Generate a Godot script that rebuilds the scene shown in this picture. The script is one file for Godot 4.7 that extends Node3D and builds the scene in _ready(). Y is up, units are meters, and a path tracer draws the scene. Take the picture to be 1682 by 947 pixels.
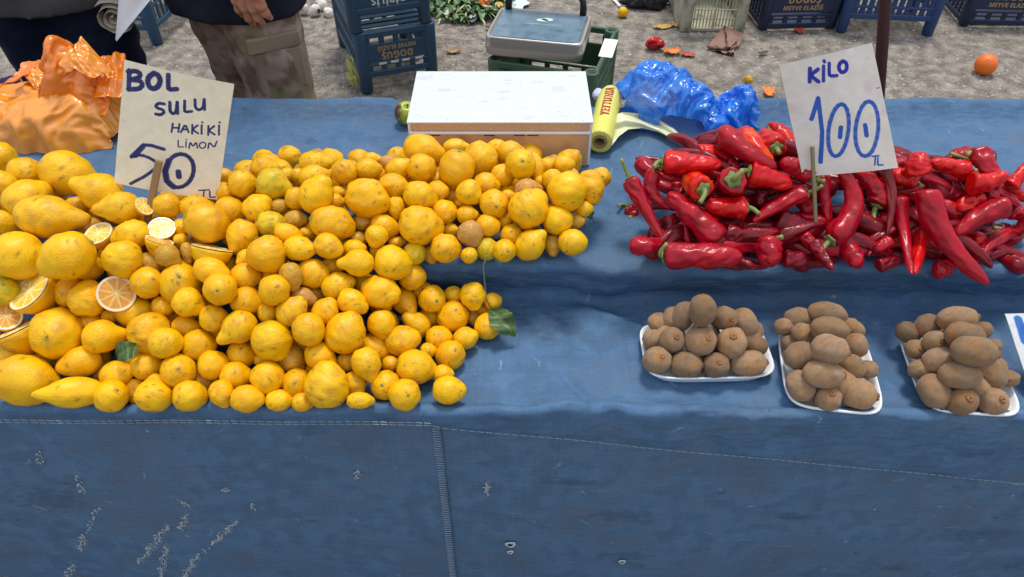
extends Node3D
# A fruit stall at a street market: lemons, peppers and kiwis on a stepped table under a blue canvas.

const LENS := 1220.0      # focal length of the photograph, in its pixels
const EYE_H := 1.45       # height of the eye above the ground
const TILT := 43.0        # how far the camera looks down, degrees
const TABLE_H := 0.656    # cloth on the back table
const SHELF_H := 0.556    # cloth on the front shelf

var used := {}
var M := {}
var nz := FastNoiseLite.new()
var nz2 := FastNoiseLite.new()
var ridge := FastNoiseLite.new()
var rng := RandomNumberGenerator.new()
var t0 := 0

func _ready():
	t0 = Time.get_ticks_msec()
	rng.seed = 7
	setup_camera_and_light()
	setup_noise()
	setup_materials()
	build_ground()
	lap("ground")
	build_cloth()
	lap("cloth")
	build_people()
	lap("people")
	build_crates()
	build_pole()
	lap("crates")
	build_bench_scale()
	build_digital_scale()
	build_bag_roll()
	build_bags()
	lap("bags")
	build_lemons()
	lap("lemons")
	build_peppers()
	lap("peppers")
	build_kiwis()
	build_signs()
	lap("signs")
	build_litter()
	lap("litter")

func lap(s):
	print(s, " ", Time.get_ticks_msec() - t0)

func setup_camera_and_light():
	var cam := Camera3D.new()
	cam.name = "camera"
	cam.position = Vector3(0, EYE_H, 0)
	cam.rotation_degrees = Vector3(-TILT, 0, 0)
	cam.fov = 2.0 * rad_to_deg(atan(473.5 / LENS))
	cam.near = 0.05
	cam.far = 2000.0
	add_child(cam)
	cam.current = true
	var env := Environment.new()
	env.background_mode = Environment.BG_SKY
	var sky_mat := ProceduralSkyMaterial.new()
	sky_mat.sky_top_color = Color(0.86, 0.89, 0.94)
	sky_mat.sky_horizon_color = Color(0.62, 0.65, 0.69)
	sky_mat.sky_curve = 0.35
	sky_mat.ground_bottom_color = Color(0.30, 0.29, 0.28)
	sky_mat.ground_horizon_color = Color(0.6, 0.6, 0.6)
	sky_mat.sky_energy_multiplier = 0.92
	var sky := Sky.new()
	sky.sky_material = sky_mat
	env.sky = sky
	env.ambient_light_source = Environment.AMBIENT_SOURCE_SKY
	env.tonemap_mode = Environment.TONE_MAPPER_LINEAR
	env.tonemap_exposure = 1.56
	env.sdfgi_enabled = true
	env.ssao_enabled = true
	env.ssil_enabled = true
	var we := WorldEnvironment.new()
	we.name = "world_environment"
	we.environment = env
	add_child(we)
	var sun := DirectionalLight3D.new()
	sun.name = "overcast_sun"
	sun.light_energy = 0.5
	sun.light_angular_distance = 14.0
	sun.light_color = Color(1.0, 0.97, 0.93)
	sun.shadow_enabled = true
	sun.rotation_degrees = Vector3(-72, 165, 0)
	add_child(sun)

func setup_noise():
	nz.noise_type = FastNoiseLite.TYPE_SIMPLEX_SMOOTH
	nz.seed = 11
	nz.frequency = 1.0
	nz.fractal_type = FastNoiseLite.FRACTAL_NONE
	nz2.noise_type = FastNoiseLite.TYPE_SIMPLEX_SMOOTH
	nz2.seed = 29
	nz2.frequency = 1.0
	nz2.fractal_octaves = 3
	ridge.noise_type = FastNoiseLite.TYPE_SIMPLEX_SMOOTH
	ridge.seed = 5
	ridge.frequency = 1.0
	ridge.fractal_type = FastNoiseLite.FRACTAL_RIDGED
	ridge.fractal_octaves = 3

# ---------------------------------------------------------------- where things stand
func sight(px: float, py: float) -> Vector3:
	var a := deg_to_rad(TILT)
	var f := Vector3(0, -sin(a), -cos(a))
	var u := Vector3(0, cos(a), -sin(a))
	return f + Vector3.RIGHT * ((px - 841.0) / LENS) - u * ((py - 473.5) / LENS)

func eye() -> Vector3:
	return Vector3(0, EYE_H, 0)

func on_h(px: float, py: float, h: float) -> Vector3:       # the point at height h
	var d := sight(px, py)
	return eye() + d * ((h - EYE_H) / d.y)

func on_z(px: float, py: float, z: float) -> Vector3:       # the point at distance z in front
	var d := sight(px, py)
	return eye() + d * (absf(z) / -d.z)

func on_surface(px: float, py: float, f: Callable) -> float: # how far along the sight line the height field f lies
	var d := sight(px, py)
	var t := 0.75
	while t < 3.2:
		var p := eye() + d * t
		if p.y <= f.call(p.x, -p.z):
			return t
		t += 0.004
	return t

# ---------------------------------------------------------------- naming
func numbered(called: String) -> String:
	if not used.has(called):
		used[called] = 0
		return called
	used[called] += 1
	return "%s_%03d" % [called, used[called]]

func tag(o: Node, label := "", category := "", group := "", kind := ""):
	if label: o.set_meta("label", label)
	if category: o.set_meta("category", category)
	if group: o.set_meta("group", group)
	if kind: o.set_meta("kind", kind)
	return o

func thing(called: String, label: String, category: String, at := Vector3.ZERO, group := "") -> Node3D:
	var o := Node3D.new()
	o.name = numbered(called)
	add_child(o)
	o.position = at
	tag(o, label, category, group)
	return o

func part(called: String, mesh: Mesh, m: Material, parent: Node) -> MeshInstance3D:
	var o := MeshInstance3D.new()
	o.name = numbered(called) if parent == self else sibling(called, parent)
	o.mesh = mesh
	o.material_override = m
	parent.add_child(o, true)
	return o

func sibling(called: String, parent: Node) -> String:
	var k := 0
	var s := called
	while parent.has_node(NodePath(s)):
		k += 1
		s = "%s_%03d" % [called, k]
	return s

# ---------------------------------------------------------------- colours and materials
func lin(r: float, g: float, b: float) -> Color:            # sRGB 0..255 to the linear value of a vertex colour
	return Color(r / 255.0, g / 255.0, b / 255.0).srgb_to_linear()

func rgb8(r: float, g: float, b: float) -> Color:
	return Color(r / 255.0, g / 255.0, b / 255.0)

func mat(c: Color, rough := 0.6, metal := 0.0, spec := 0.5) -> StandardMaterial3D:
	var m := StandardMaterial3D.new()
	m.albedo_color = c
	m.roughness = rough
	m.metallic = metal
	m.metallic_specular = spec
	return m

func vmat(rough := 0.6, spec := 0.5) -> StandardMaterial3D:
	var m := mat(Color.WHITE, rough, 0.0, spec)
	m.vertex_color_use_as_albedo = true
	return m

func noise_tex(freq: float, size: int, octaves := 3, type := FastNoiseLite.TYPE_SIMPLEX_SMOOTH, bump := 0.0, ramp: Array = [], sd := 3) -> NoiseTexture2D:
	var n := FastNoiseLite.new()
	n.noise_type = type
	n.frequency = freq
	n.fractal_octaves = octaves
	n.seed = sd
	var t := NoiseTexture2D.new()
	t.noise = n
	t.width = size
	t.height = size
	t.seamless = true
	if bump > 0.0:
		t.as_normal_map = true
		t.bump_strength = bump
	if ramp:
		var g := Gradient.new()
		g.offsets = PackedFloat32Array(ramp[0])
		g.colors = PackedColorArray(ramp[1])
		t.color_ramp = g
	return t

func triplanar(m: StandardMaterial3D, scale: float, world := false) -> StandardMaterial3D:
	m.uv1_triplanar = true
	m.uv1_world_triplanar = world
	m.uv1_scale = Vector3(scale, scale, scale)
	return m

func bumpy(m: StandardMaterial3D, t: Texture2D, strength: float) -> StandardMaterial3D:
	m.normal_enabled = true
	m.normal_texture = t
	m.normal_scale = strength
	return m

func setup_materials():
	var pores := noise_tex(0.09, 256, 2, FastNoiseLite.TYPE_SIMPLEX_SMOOTH, 5.0)
	var grain := noise_tex(0.25, 256, 3, FastNoiseLite.TYPE_SIMPLEX, 6.0)
	M.peel = bumpy(triplanar(vmat(0.40, 0.45), 13.0), pores, 0.5)
	M.flesh = vmat(0.22, 0.5)
	M.pepper = bumpy(triplanar(vmat(0.34, 0.38), 12.0), noise_tex(0.03, 256, 3, FastNoiseLite.TYPE_SIMPLEX_SMOOTH, 4.0), 0.45)
	M.pepper.clearcoat_enabled = true
	M.pepper.clearcoat = 0.2
	M.pepper.clearcoat_roughness = 0.12
	M.stem = vmat(0.55)
	M.kiwi = bumpy(triplanar(vmat(0.95, 0.2), 26.0), grain, 0.8)
	M.kiwi.rim_enabled = true
	M.kiwi.rim = 0.25
	M.leaf = vmat(0.45)
	M.leaf.backlight_enabled = true
	M.leaf.backlight = Color(0.05, 0.09, 0.02)
	M.foam = bumpy(triplanar(mat(rgb8(236, 240, 244), 0.5), 30.0), grain, 0.12)
	M.navy_plastic = bumpy(triplanar(mat(rgb8(36, 70, 96), 0.5), 9.0), pores, 0.15)
	M.dark_navy = bumpy(triplanar(mat(rgb8(25, 39, 70), 0.5), 9.0), pores, 0.15)
	M.teal_plastic = bumpy(triplanar(mat(rgb8(34, 74, 104), 0.48), 9.0), pores, 0.15)
	M.blue_plastic = bumpy(triplanar(mat(rgb8(38, 64, 112), 0.5), 9.0), pores, 0.15)
	M.green_plastic = bumpy(triplanar(mat(rgb8(62, 92, 70), 0.5), 9.0), pores, 0.15)
	M.lettering_white = mat(rgb8(205, 212, 215), 0.6)
	M.lettering_gold = mat(rgb8(170, 140, 95), 0.6)
	M.skin = bumpy(triplanar(vmat(0.55, 0.4), 20.0), grain, 0.25)
	M.skin.subsurf_scatter_enabled = true
	M.skin.subsurf_scatter_strength = 0.05
	M.cloth_dark = bumpy(triplanar(vmat(0.85, 0.3), 22.0), grain, 0.4)
	M.steel = bumpy(triplanar(mat(rgb8(186, 182, 176), 0.34, 0.65), 6.0), noise_tex(0.02, 256, 4, FastNoiseLite.TYPE_SIMPLEX, 3.0), 0.1)
	M.black = mat(rgb8(20, 21, 25), 0.45)
	M.wood = triplanar(mat(rgb8(150, 118, 82), 0.75), 6.0)
	M.thread = mat(rgb8(150, 165, 180), 0.9)
	M.fray = mat(rgb8(186, 196, 202), 0.95)
	M.rust_paint = bumpy(triplanar(mat(rgb8(74, 36, 32), 0.55), 5.0), grain, 0.2)
	M.tissue = mat(rgb8(238, 238, 236), 0.9)

# ---------------------------------------------------------------- mesh building
func tool() -> SurfaceTool:
	var st := SurfaceTool.new()
	st.begin(Mesh.PRIMITIVE_TRIANGLES)
	st.set_smooth_group(0)
	return st

func tri(st: SurfaceTool, a: Vector3, b: Vector3, c: Vector3):
	st.add_vertex(a); st.add_vertex(b); st.add_vertex(c)

func quad(st: SurfaceTool, a: Vector3, b: Vector3, c: Vector3, d: Vector3):  # clockwise seen from in front
	tri(st, a, b, c); tri(st, a, c, d)

func done(st: SurfaceTool) -> ArrayMesh:
	st.generate_normals()
	return st.commit()

# a box with chamfered edges, flat shaded
func box(st: SurfaceTool, xf: Transform3D, size: Vector3, ch := 0.002):
	st.set_smooth_group(-1)
	var h := size * 0.5
	ch = minf(ch, minf(h.x, minf(h.y, h.z)) * 0.6)
	var faces := [[0, 1, 2], [1, 2, 0], [2, 0, 1]]
	for f in faces:
		for s in [-1.0, 1.0]:
			var q := []
			for c in [[-1, -1], [-1, 1], [1, 1], [1, -1]]:
				var v := Vector3.ZERO
				v[f[0]] = h[f[0]] * s
				v[f[1]] = (h[f[1]] - ch) * c[0]
				v[f[2]] = (h[f[2]] - ch) * c[1]
				q.append(xf * v)
			if s > 0: quad(st, q[0], q[1], q[2], q[3])
			else: quad(st, q[3], q[2], q[1], q[0])
	for f in faces:                                             # the chamfers along axis f[0]
		for s1 in [-1.0, 1.0]:
			for s2 in [-1.0, 1.0]:
				var q := []
				for e in [[-1, 0], [1, 0], [1, 1], [-1, 1]]:
					var v := Vector3.ZERO
					v[f[0]] = (h[f[0]] - ch) * e[0]
					v[f[1]] = (h[f[1]] - (ch if e[1] == 1 else 0.0)) * s1
					v[f[2]] = (h[f[2]] - (ch if e[1] == 0 else 0.0)) * s2
					q.append(xf * v)
				if s1 * s2 > 0: quad(st, q[0], q[1], q[2], q[3])
				else: quad(st, q[3], q[2], q[1], q[0])
	for sx in [-1.0, 1.0]:
		for sy in [-1.0, 1.0]:
			for sz in [-1.0, 1.0]:
				var a := xf * Vector3(h.x * sx, (h.y - ch) * sy, (h.z - ch) * sz)
				var b := xf * Vector3((h.x - ch) * sx, h.y * sy, (h.z - ch) * sz)
				var c := xf * Vector3((h.x - ch) * sx, (h.y - ch) * sy, h.z * sz)
				if sx * sy * sz > 0: tri(st, a, c, b)
				else: tri(st, a, b, c)

func box_mesh(size: Vector3, ch := 0.002) -> ArrayMesh:
	var st := tool()
	box(st, Transform3D(), size, ch)
	return done(st)

# a sheet of nu x nv points; flip turns its front
func sheet(nu: int, nv: int, P: PackedVector3Array, C := PackedColorArray(), U := PackedVector2Array(), flip := false) -> ArrayMesh:
	var I := PackedInt32Array()
	I.resize((nu - 1) * (nv - 1) * 6)
	var k := 0
	for i in nu - 1:
		for j in nv - 1:
			var a := i * nv + j
			var b := a + 1
			var c := a + nv
			var d := c + 1
			if flip:
				I[k] = a; I[k + 1] = c; I[k + 2] = b; I[k + 3] = b; I[k + 4] = c; I[k + 5] = d
			else:
				I[k] = a; I[k + 1] = b; I[k + 2] = c; I[k + 3] = b; I[k + 4] = d; I[k + 5] = c
			k += 6
	var A := []
	A.resize(Mesh.ARRAY_MAX)
	A[Mesh.ARRAY_VERTEX] = P
	A[Mesh.ARRAY_INDEX] = I
	if C.size(): A[Mesh.ARRAY_COLOR] = C
	if U.size(): A[Mesh.ARRAY_TEX_UV] = U
	var st := SurfaceTool.new()
	st.create_from_arrays(A)
	st.generate_normals()
	return st.commit()

# a tube along points with a radius at each, ends closed
func tube_mesh(pts: Array, radii: Array, sides := 8, colours: Array = []) -> ArrayMesh:
	var P := PackedVector3Array()
	var C := PackedColorArray()
	var n := pts.size()
	var up := Vector3.UP
	var d0: Vector3 = (pts[1] - pts[0]).normalized()
	if absf(d0.dot(up)) > 0.9: up = Vector3.RIGHT
	for i in n + 2:
		var k := clampi(i - 1, 0, n - 1)
		var d: Vector3 = (pts[mini(k + 1, n - 1)] - pts[maxi(k - 1, 0)]).normalized()
		var x := up.cross(d).normalized()
		up = d.cross(x).normalized()
		var r: float = radii[k] if i > 0 and i < n + 1 else 0.0
		for j in sides + 1:
			var a := TAU * j / sides
			P.append(pts[k] + (x * cos(a) + up * sin(a)) * r)
			if colours: C.append(colours[k])
	return sheet(n + 2, sides + 1, P, C)

# a body turned round the y axis: rows of [radius, height]
func lathe(rows: Array, sides := 24, colours: Array = []) -> ArrayMesh:
	var P := PackedVector3Array()
	var C := PackedColorArray()
	for i in rows.size():
		for j in sides + 1:
			var a := TAU * j / sides
			P.append(Vector3(cos(a) * rows[i][0], rows[i][1], sin(a) * rows[i][0]))
			if colours: C.append(colours[i])
	return sheet(rows.size(), sides + 1, P, C, PackedVector2Array(), true)

func smooth(a: float, b: float, x: float) -> float:
	return smoothstep(a, b, x)

func bezier(a: Vector3, m: Vector3, b: Vector3, t: float) -> Vector3:  # through m at t = 0.5
	var c := m * 2.0 - (a + b) * 0.5
	return a.lerp(c, t).lerp(c.lerp(b, t), t)

func basis_to(y: Vector3, hint := Vector3.RIGHT) -> Basis:     # a basis whose y axis points along y
	y = y.normalized()
	if absf(y.dot(hint)) > 0.95: hint = Vector3.FORWARD
	var z := hint.cross(y).normalized()
	return Basis(y.cross(z), y, z)

# ---------------------------------------------------------------- ground
func build_ground():
	var m := mat(Color.WHITE, 0.95, 0.0, 0.3)
	m.albedo_texture = noise_tex(0.012, 1024, 5, FastNoiseLite.TYPE_SIMPLEX, 0.0, [[0.0, 0.35, 0.6, 1.0], [rgb8(112, 105, 97), rgb8(140, 132, 123), rgb8(158, 150, 140), rgb8(184, 176, 164)]], 21)
	triplanar(m, 0.8, true)
	bumpy(m, noise_tex(0.06, 512, 5, FastNoiseLite.TYPE_SIMPLEX, 8.0), 0.8)
	m.detail_enabled = true
	m.detail_blend_mode = BaseMaterial3D.BLEND_MODE_MUL
	m.detail_uv_layer = BaseMaterial3D.DETAIL_UV_2
	m.uv2_triplanar = true
	m.uv2_world_triplanar = true
	m.uv2_scale = Vector3(3.6, 3.6, 3.6)
	m.detail_albedo = noise_tex(0.16, 512, 3, FastNoiseLite.TYPE_SIMPLEX, 0.0, [[0.0, 0.4, 0.6, 1.0], [Color(0.70, 0.69, 0.68), Color(0.90, 0.90, 0.90), Color(0.98, 0.98, 0.98), Color(1, 1, 1)]], 8)
	var P := PackedVector3Array()
	var xs := []
	for i in 81: xs.append(-4.0 + i * 0.1)
	xs = [-400.0, -60.0, -15.0] + xs + [15.0, 60.0, 400.0]
	var zs := []
	for i in 46: zs.append(-4.6 + i * 0.1)
	zs = [-400.0, -60.0, -15.0] + zs + [15.0, 60.0, 400.0]
	for x in xs:
		for z in zs:
			var near: float = 1.0 if absf(x) < 4.01 and z > -4.61 and z < 0.0 else 0.0
			P.append(Vector3(x, (nz.get_noise_2d(x * 1.6, z * 1.6) - 0.6) * 0.006 * near, z))
	var g := part("ground", sheet(xs.size(), zs.size(), P, PackedColorArray(), PackedVector2Array(), true), m, self)
	tag(g, "rough grey beige asphalt of the market yard strewn with grit", "ground", "", "structure")
	# loose grit: nobody could count it
	var st := tool()
	st.set_smooth_group(-1)
	var c := [Vector3(1, 0.1, 0), Vector3(0.3, 0.0, 0.9), Vector3(-0.8, 0.1, 0.5), Vector3(-0.7, 0, -0.6), Vector3(0.4, 0.1, -0.9)]
	var top := Vector3(0.1, 0.75, -0.05)
	for i in 5:
		tri(st, top, c[(i + 1) % 5], c[i])
		tri(st, c[i], c[(i + 1) % 5], c[(i + 1) % 5] + Vector3(0, -0.5, 0))
		tri(st, c[i], c[(i + 1) % 5] + Vector3(0, -0.5, 0), c[i] + Vector3(0, -0.5, 0))
	var mm := MultiMesh.new()
	mm.transform_format = MultiMesh.TRANSFORM_3D
	mm.use_colors = true
	mm.mesh = done(st)
	var n := 26000
	mm.instance_count = n
	for i in n:
		var z := -rng.randf_range(2.2, 4.3)
		var x := rng.randf_range(-1.0, 1.0) * (-z * 0.85)
		var s := 0.0022 + 0.0055 * pow(rng.randf(), 3.0)
		var b := Basis(Vector3.UP, rng.randf() * TAU).scaled(Vector3(s, s * rng.randf_range(0.5, 1.0), s * rng.randf_range(0.6, 1.0)))
		mm.set_instance_transform(i, Transform3D(b, Vector3(x, (nz.get_noise_2d(x * 1.6, z * 1.6) - 0.6) * 0.006, z)))
		var v := rng.randf_range(0.16, 0.48)
		if rng.randf() < 0.12: v = rng.randf_range(0.45, 0.62)
		mm.set_instance_color(i, Color(v * 1.03, v * 0.97, v * rng.randf_range(0.82, 0.95)))
	var mi := MultiMeshInstance3D.new()
	mi.name = "grit"
	mi.multimesh = mm
	mi.material_override = vmat(0.9, 0.3)
	add_child(mi)
	tag(mi, "loose grit and small pale stones scattered on the asphalt", "grit", "", "stuff")

# ---------------------------------------------------------------- cloth
const CLOTH_W := 3.3          # metres of cloth that one texture covers

func canvas_picture(w: int, h: int, base: Color, sd: int, dirt: float) -> Image:
	var a := FastNoiseLite.new()
	a.noise_type = FastNoiseLite.TYPE_SIMPLEX_SMOOTH
	a.fractal_octaves = 5
	a.seed = sd
	a.frequency = 0.006
	var blotch := a.get_image(w, h).get_data()
	a.seed = sd + 1
	a.frequency = 0.03
	var mid := a.get_image(w, h).get_data()
	a.seed = sd + 2
	a.frequency = 0.22
	a.fractal_octaves = 2
	var im := a.get_image(w / 24, h)
	im.resize(w, h, Image.INTERPOLATE_CUBIC)
	var streak := im.get_data()
	im = a.get_image(w, h / 24)
	im.resize(w, h, Image.INTERPOLATE_CUBIC)
	var warp := im.get_data()
	a.seed = sd + 3
	a.frequency = 0.5
	var fine := a.get_image(w, h).get_data()
	var out := PackedByteArray()
	out.resize(w * h * 3)
	var k := 0
	var br := base.r * 255.0
	var bg := base.g * 255.0
	var bb := base.b * 255.0
	for i in w * h:
		var m := mid[i] / 255.0
		var bl := blotch[i] / 255.0
		var v := 1.0 + (bl - 0.5) * 0.26 + (m - 0.5) * 0.30 + (streak[i] / 255.0 - 0.5) * 0.055 + (warp[i] / 255.0 - 0.5) * 0.05 + (fine[i] / 255.0 - 0.5) * 0.20
		var d := clampf((m * 0.5 + bl * 0.7 - 0.60) * 3.2, 0.0, 1.0) * dirt
		var p := clampf((1.0 - bl * 0.6 - m * 0.6 - 0.50) * 3.5, 0.0, 1.0) * 0.35
		var r := (br + (72.0 - br) * d) * v
		var g := (bg + (86.0 - bg) * d) * v
		var b := (bb + (104.0 - bb) * d) * v
		r += (br * 0.7 + 40.0 - r) * p
		g += (bg * 0.75 + 40.0 - g) * p
		b += (bb * 0.8 + 40.0 - b) * p
		out[k] = clampi(int(r), 0, 255)
		out[k + 1] = clampi(int(g), 0, 255)
		out[k + 2] = clampi(int(b), 0, 255)
		k += 3
	return Image.create_from_data(w, h, false, Image.FORMAT_RGB8, out)

# a stroke of a brush with a soft broken edge
func brush(im: Image, pts: Array, width: float, c: Color, rough := 0.3, alpha := 1.0):
	for s in pts.size() - 1:
		var a: Vector2 = pts[s]
		var b: Vector2 = pts[s + 1]
		var r := width * 0.5 + 1.5
		for y in range(maxi(0, int(minf(a.y, b.y) - r)), mini(im.get_height(), int(maxf(a.y, b.y) + r) + 1)):
			for x in range(maxi(0, int(minf(a.x, b.x) - r)), mini(im.get_width(), int(maxf(a.x, b.x) + r) + 1)):
				var p := Vector2(x, y)
				var d := p.distance_to(Geometry2D.get_closest_point_to_segment(p, a, b))
				d += nz.get_noise_2d(x * 0.22, y * 0.22 + width) * rough * width * 0.5
				var k := clampf(width * 0.5 - d + 0.5, 0.0, 1.0) * alpha * (1.0 - 0.55 * rough * clampf(0.3 + 1.2 * nz.get_noise_2d(x * 0.11 + y * 0.05, y * 0.11 - x * 0.09), 0.0, 1.0))
				if k > 0.0:
					im.set_pixel(x, y, im.get_pixel(x, y).lerp(c, k))

func scuffs(im: Image, n: int, sd: int):
	var r := RandomNumberGenerator.new()
	r.seed = sd
	for i in n:
		var p := Vector2(r.randf() * im.get_width(), r.randf() * im.get_height())
		var l := r.randf_range(1.0, 16.0)
		var d := Vector2.from_angle(r.randf() * TAU) * l
		brush(im, [p, p + d * 0.5 + Vector2(r.randf(), r.randf()) * 2.0, p + d], r.randf_range(0.8, 2.2), rgb8(170, 184, 196), 0.6, r.randf_range(0.15, 0.55))
	for i in n / 4:
		var p := Vector2(r.randf() * im.get_width(), r.randf() * im.get_height())
		brush(im, [p, p + Vector2(r.randf_range(-3, 3), r.randf_range(-3, 3))], r.randf_range(1.5, 4.0), rgb8(46, 52, 64), 0.7, r.randf_range(0.2, 0.5))

func smears(im: Image, n: int, sd: int, pale_t := rgb8(128, 140, 152), dark_t := rgb8(48, 58, 74), most := 0.30):                       # soft stains: rubbed pale dust and dark damp patches
	var r := RandomNumberGenerator.new()
	r.seed = sd
	for i in n:
		var c := Vector2(r.randf() * im.get_width(), r.randf() * im.get_height())
		var rx := r.randf_range(8.0, 46.0)
		var ry := rx * r.randf_range(0.25, 0.8)
		var tint := pale_t if r.randf() < 0.4 else dark_t
		var k0 := r.randf_range(0.10, most)
		var o := r.randf() * 90.0
		for y in range(maxi(0, int(c.y - ry)), mini(im.get_height(), int(c.y + ry))):
			for x in range(maxi(0, int(c.x - rx)), mini(im.get_width(), int(c.x + rx))):
				var e := 1.0 - Vector2((x - c.x) / rx, (y - c.y) / ry).length() + 0.55 * nz.get_noise_2d(x * 0.06 + o, y * 0.09) + 0.25 * nz.get_noise_2d(x * 0.25, y * 0.3 + o)
				if e > 0.0: im.set_pixel(x, y, im.get_pixel(x, y).lerp(tint, clampf(e * 1.6, 0.0, 1.0) * k0))

func lip_z(x: float) -> float:
	return 0.684 - 0.007 * (x + 0.2) + 0.003 * nz.get_noise_1d(x * 3.0)

func riser_z(x: float) -> float:
	return 0.919 - 0.013 * smooth(0.06, 0.22, x) + 0.004 * nz.get_noise_1d(x * 2.3 + 9.0)

# where the cloth runs, from hem over lip, shelf, riser and table to the back
func cloth_rows(x: float) -> Array:
	var zl := lip_z(x)
	var zr := riser_z(x)
	var hem := 0.020 if x < -0.115 else 0.024 + 0.112 * (x + 0.115) / 0.75
	var f := zl - 0.011
	var rows := []
	for i in 9:
		rows.append(Vector2(f + 0.0015 * (8 - i) / 8.0, 0.566 - hem * (1.0 - i / 8.0)))
	rows.append_array([Vector2(f + 0.001, 0.5695), Vector2(f + 0.0035, 0.573), Vector2(f + 0.008, 0.5748), Vector2(f + 0.013, 0.5742), Vector2(f + 0.018, 0.571), Vector2(f + 0.022, 0.5665), Vector2(f + 0.027, 0.5625), Vector2(f + 0.033, 0.5592)])
	var z0 := f + 0.040
	for i in 24:
		rows.append(Vector2(lerpf(z0, zr - 0.008, i / 23.0), SHELF_H + 0.0015 * (1.0 - i / 23.0)))
	rows.append_array([Vector2(zr + 0.002, 0.5568), Vector2(zr + 0.012, 0.5605), Vector2(zr + 0.017, 0.567)])
	for i in 12:
		rows.append(Vector2(zr + 0.018 - 0.024 * i / 11.0, lerpf(0.576, 0.640, i / 11.0)))
	rows.append_array([Vector2(zr - 0.0055, 0.6465), Vector2(zr - 0.002, 0.6525), Vector2(zr + 0.005, 0.6562), Vector2(zr + 0.015, 0.6572)])
	for i in 52:
		rows.append(Vector2(lerpf(zr + 0.030, 1.345, i / 51.0), TABLE_H))
	var lift := 0.028 * (1.0 - 0.85 * smooth(-0.26, -0.20, x) * (1.0 - smooth(0.28, 0.40, x)))
	for q in [[1.353, 0.06], [1.362, 0.22], [1.372, 0.48], [1.382, 0.74], [1.390, 0.92], [1.397, 1.0], [1.404, 0.96], [1.409, 0.80], [1.412, 0.50]]:
		rows.append(Vector2(q[0] + 0.003 * nz.get_noise_1d(x * 2.0), TABLE_H + lift * q[1]))
	for i in 8:
		rows.append(Vector2(1.413 + 0.004 * sin(x * 14.0) * i / 7.0, 0.650 - 0.25 * i / 7.0))
	return rows

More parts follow.
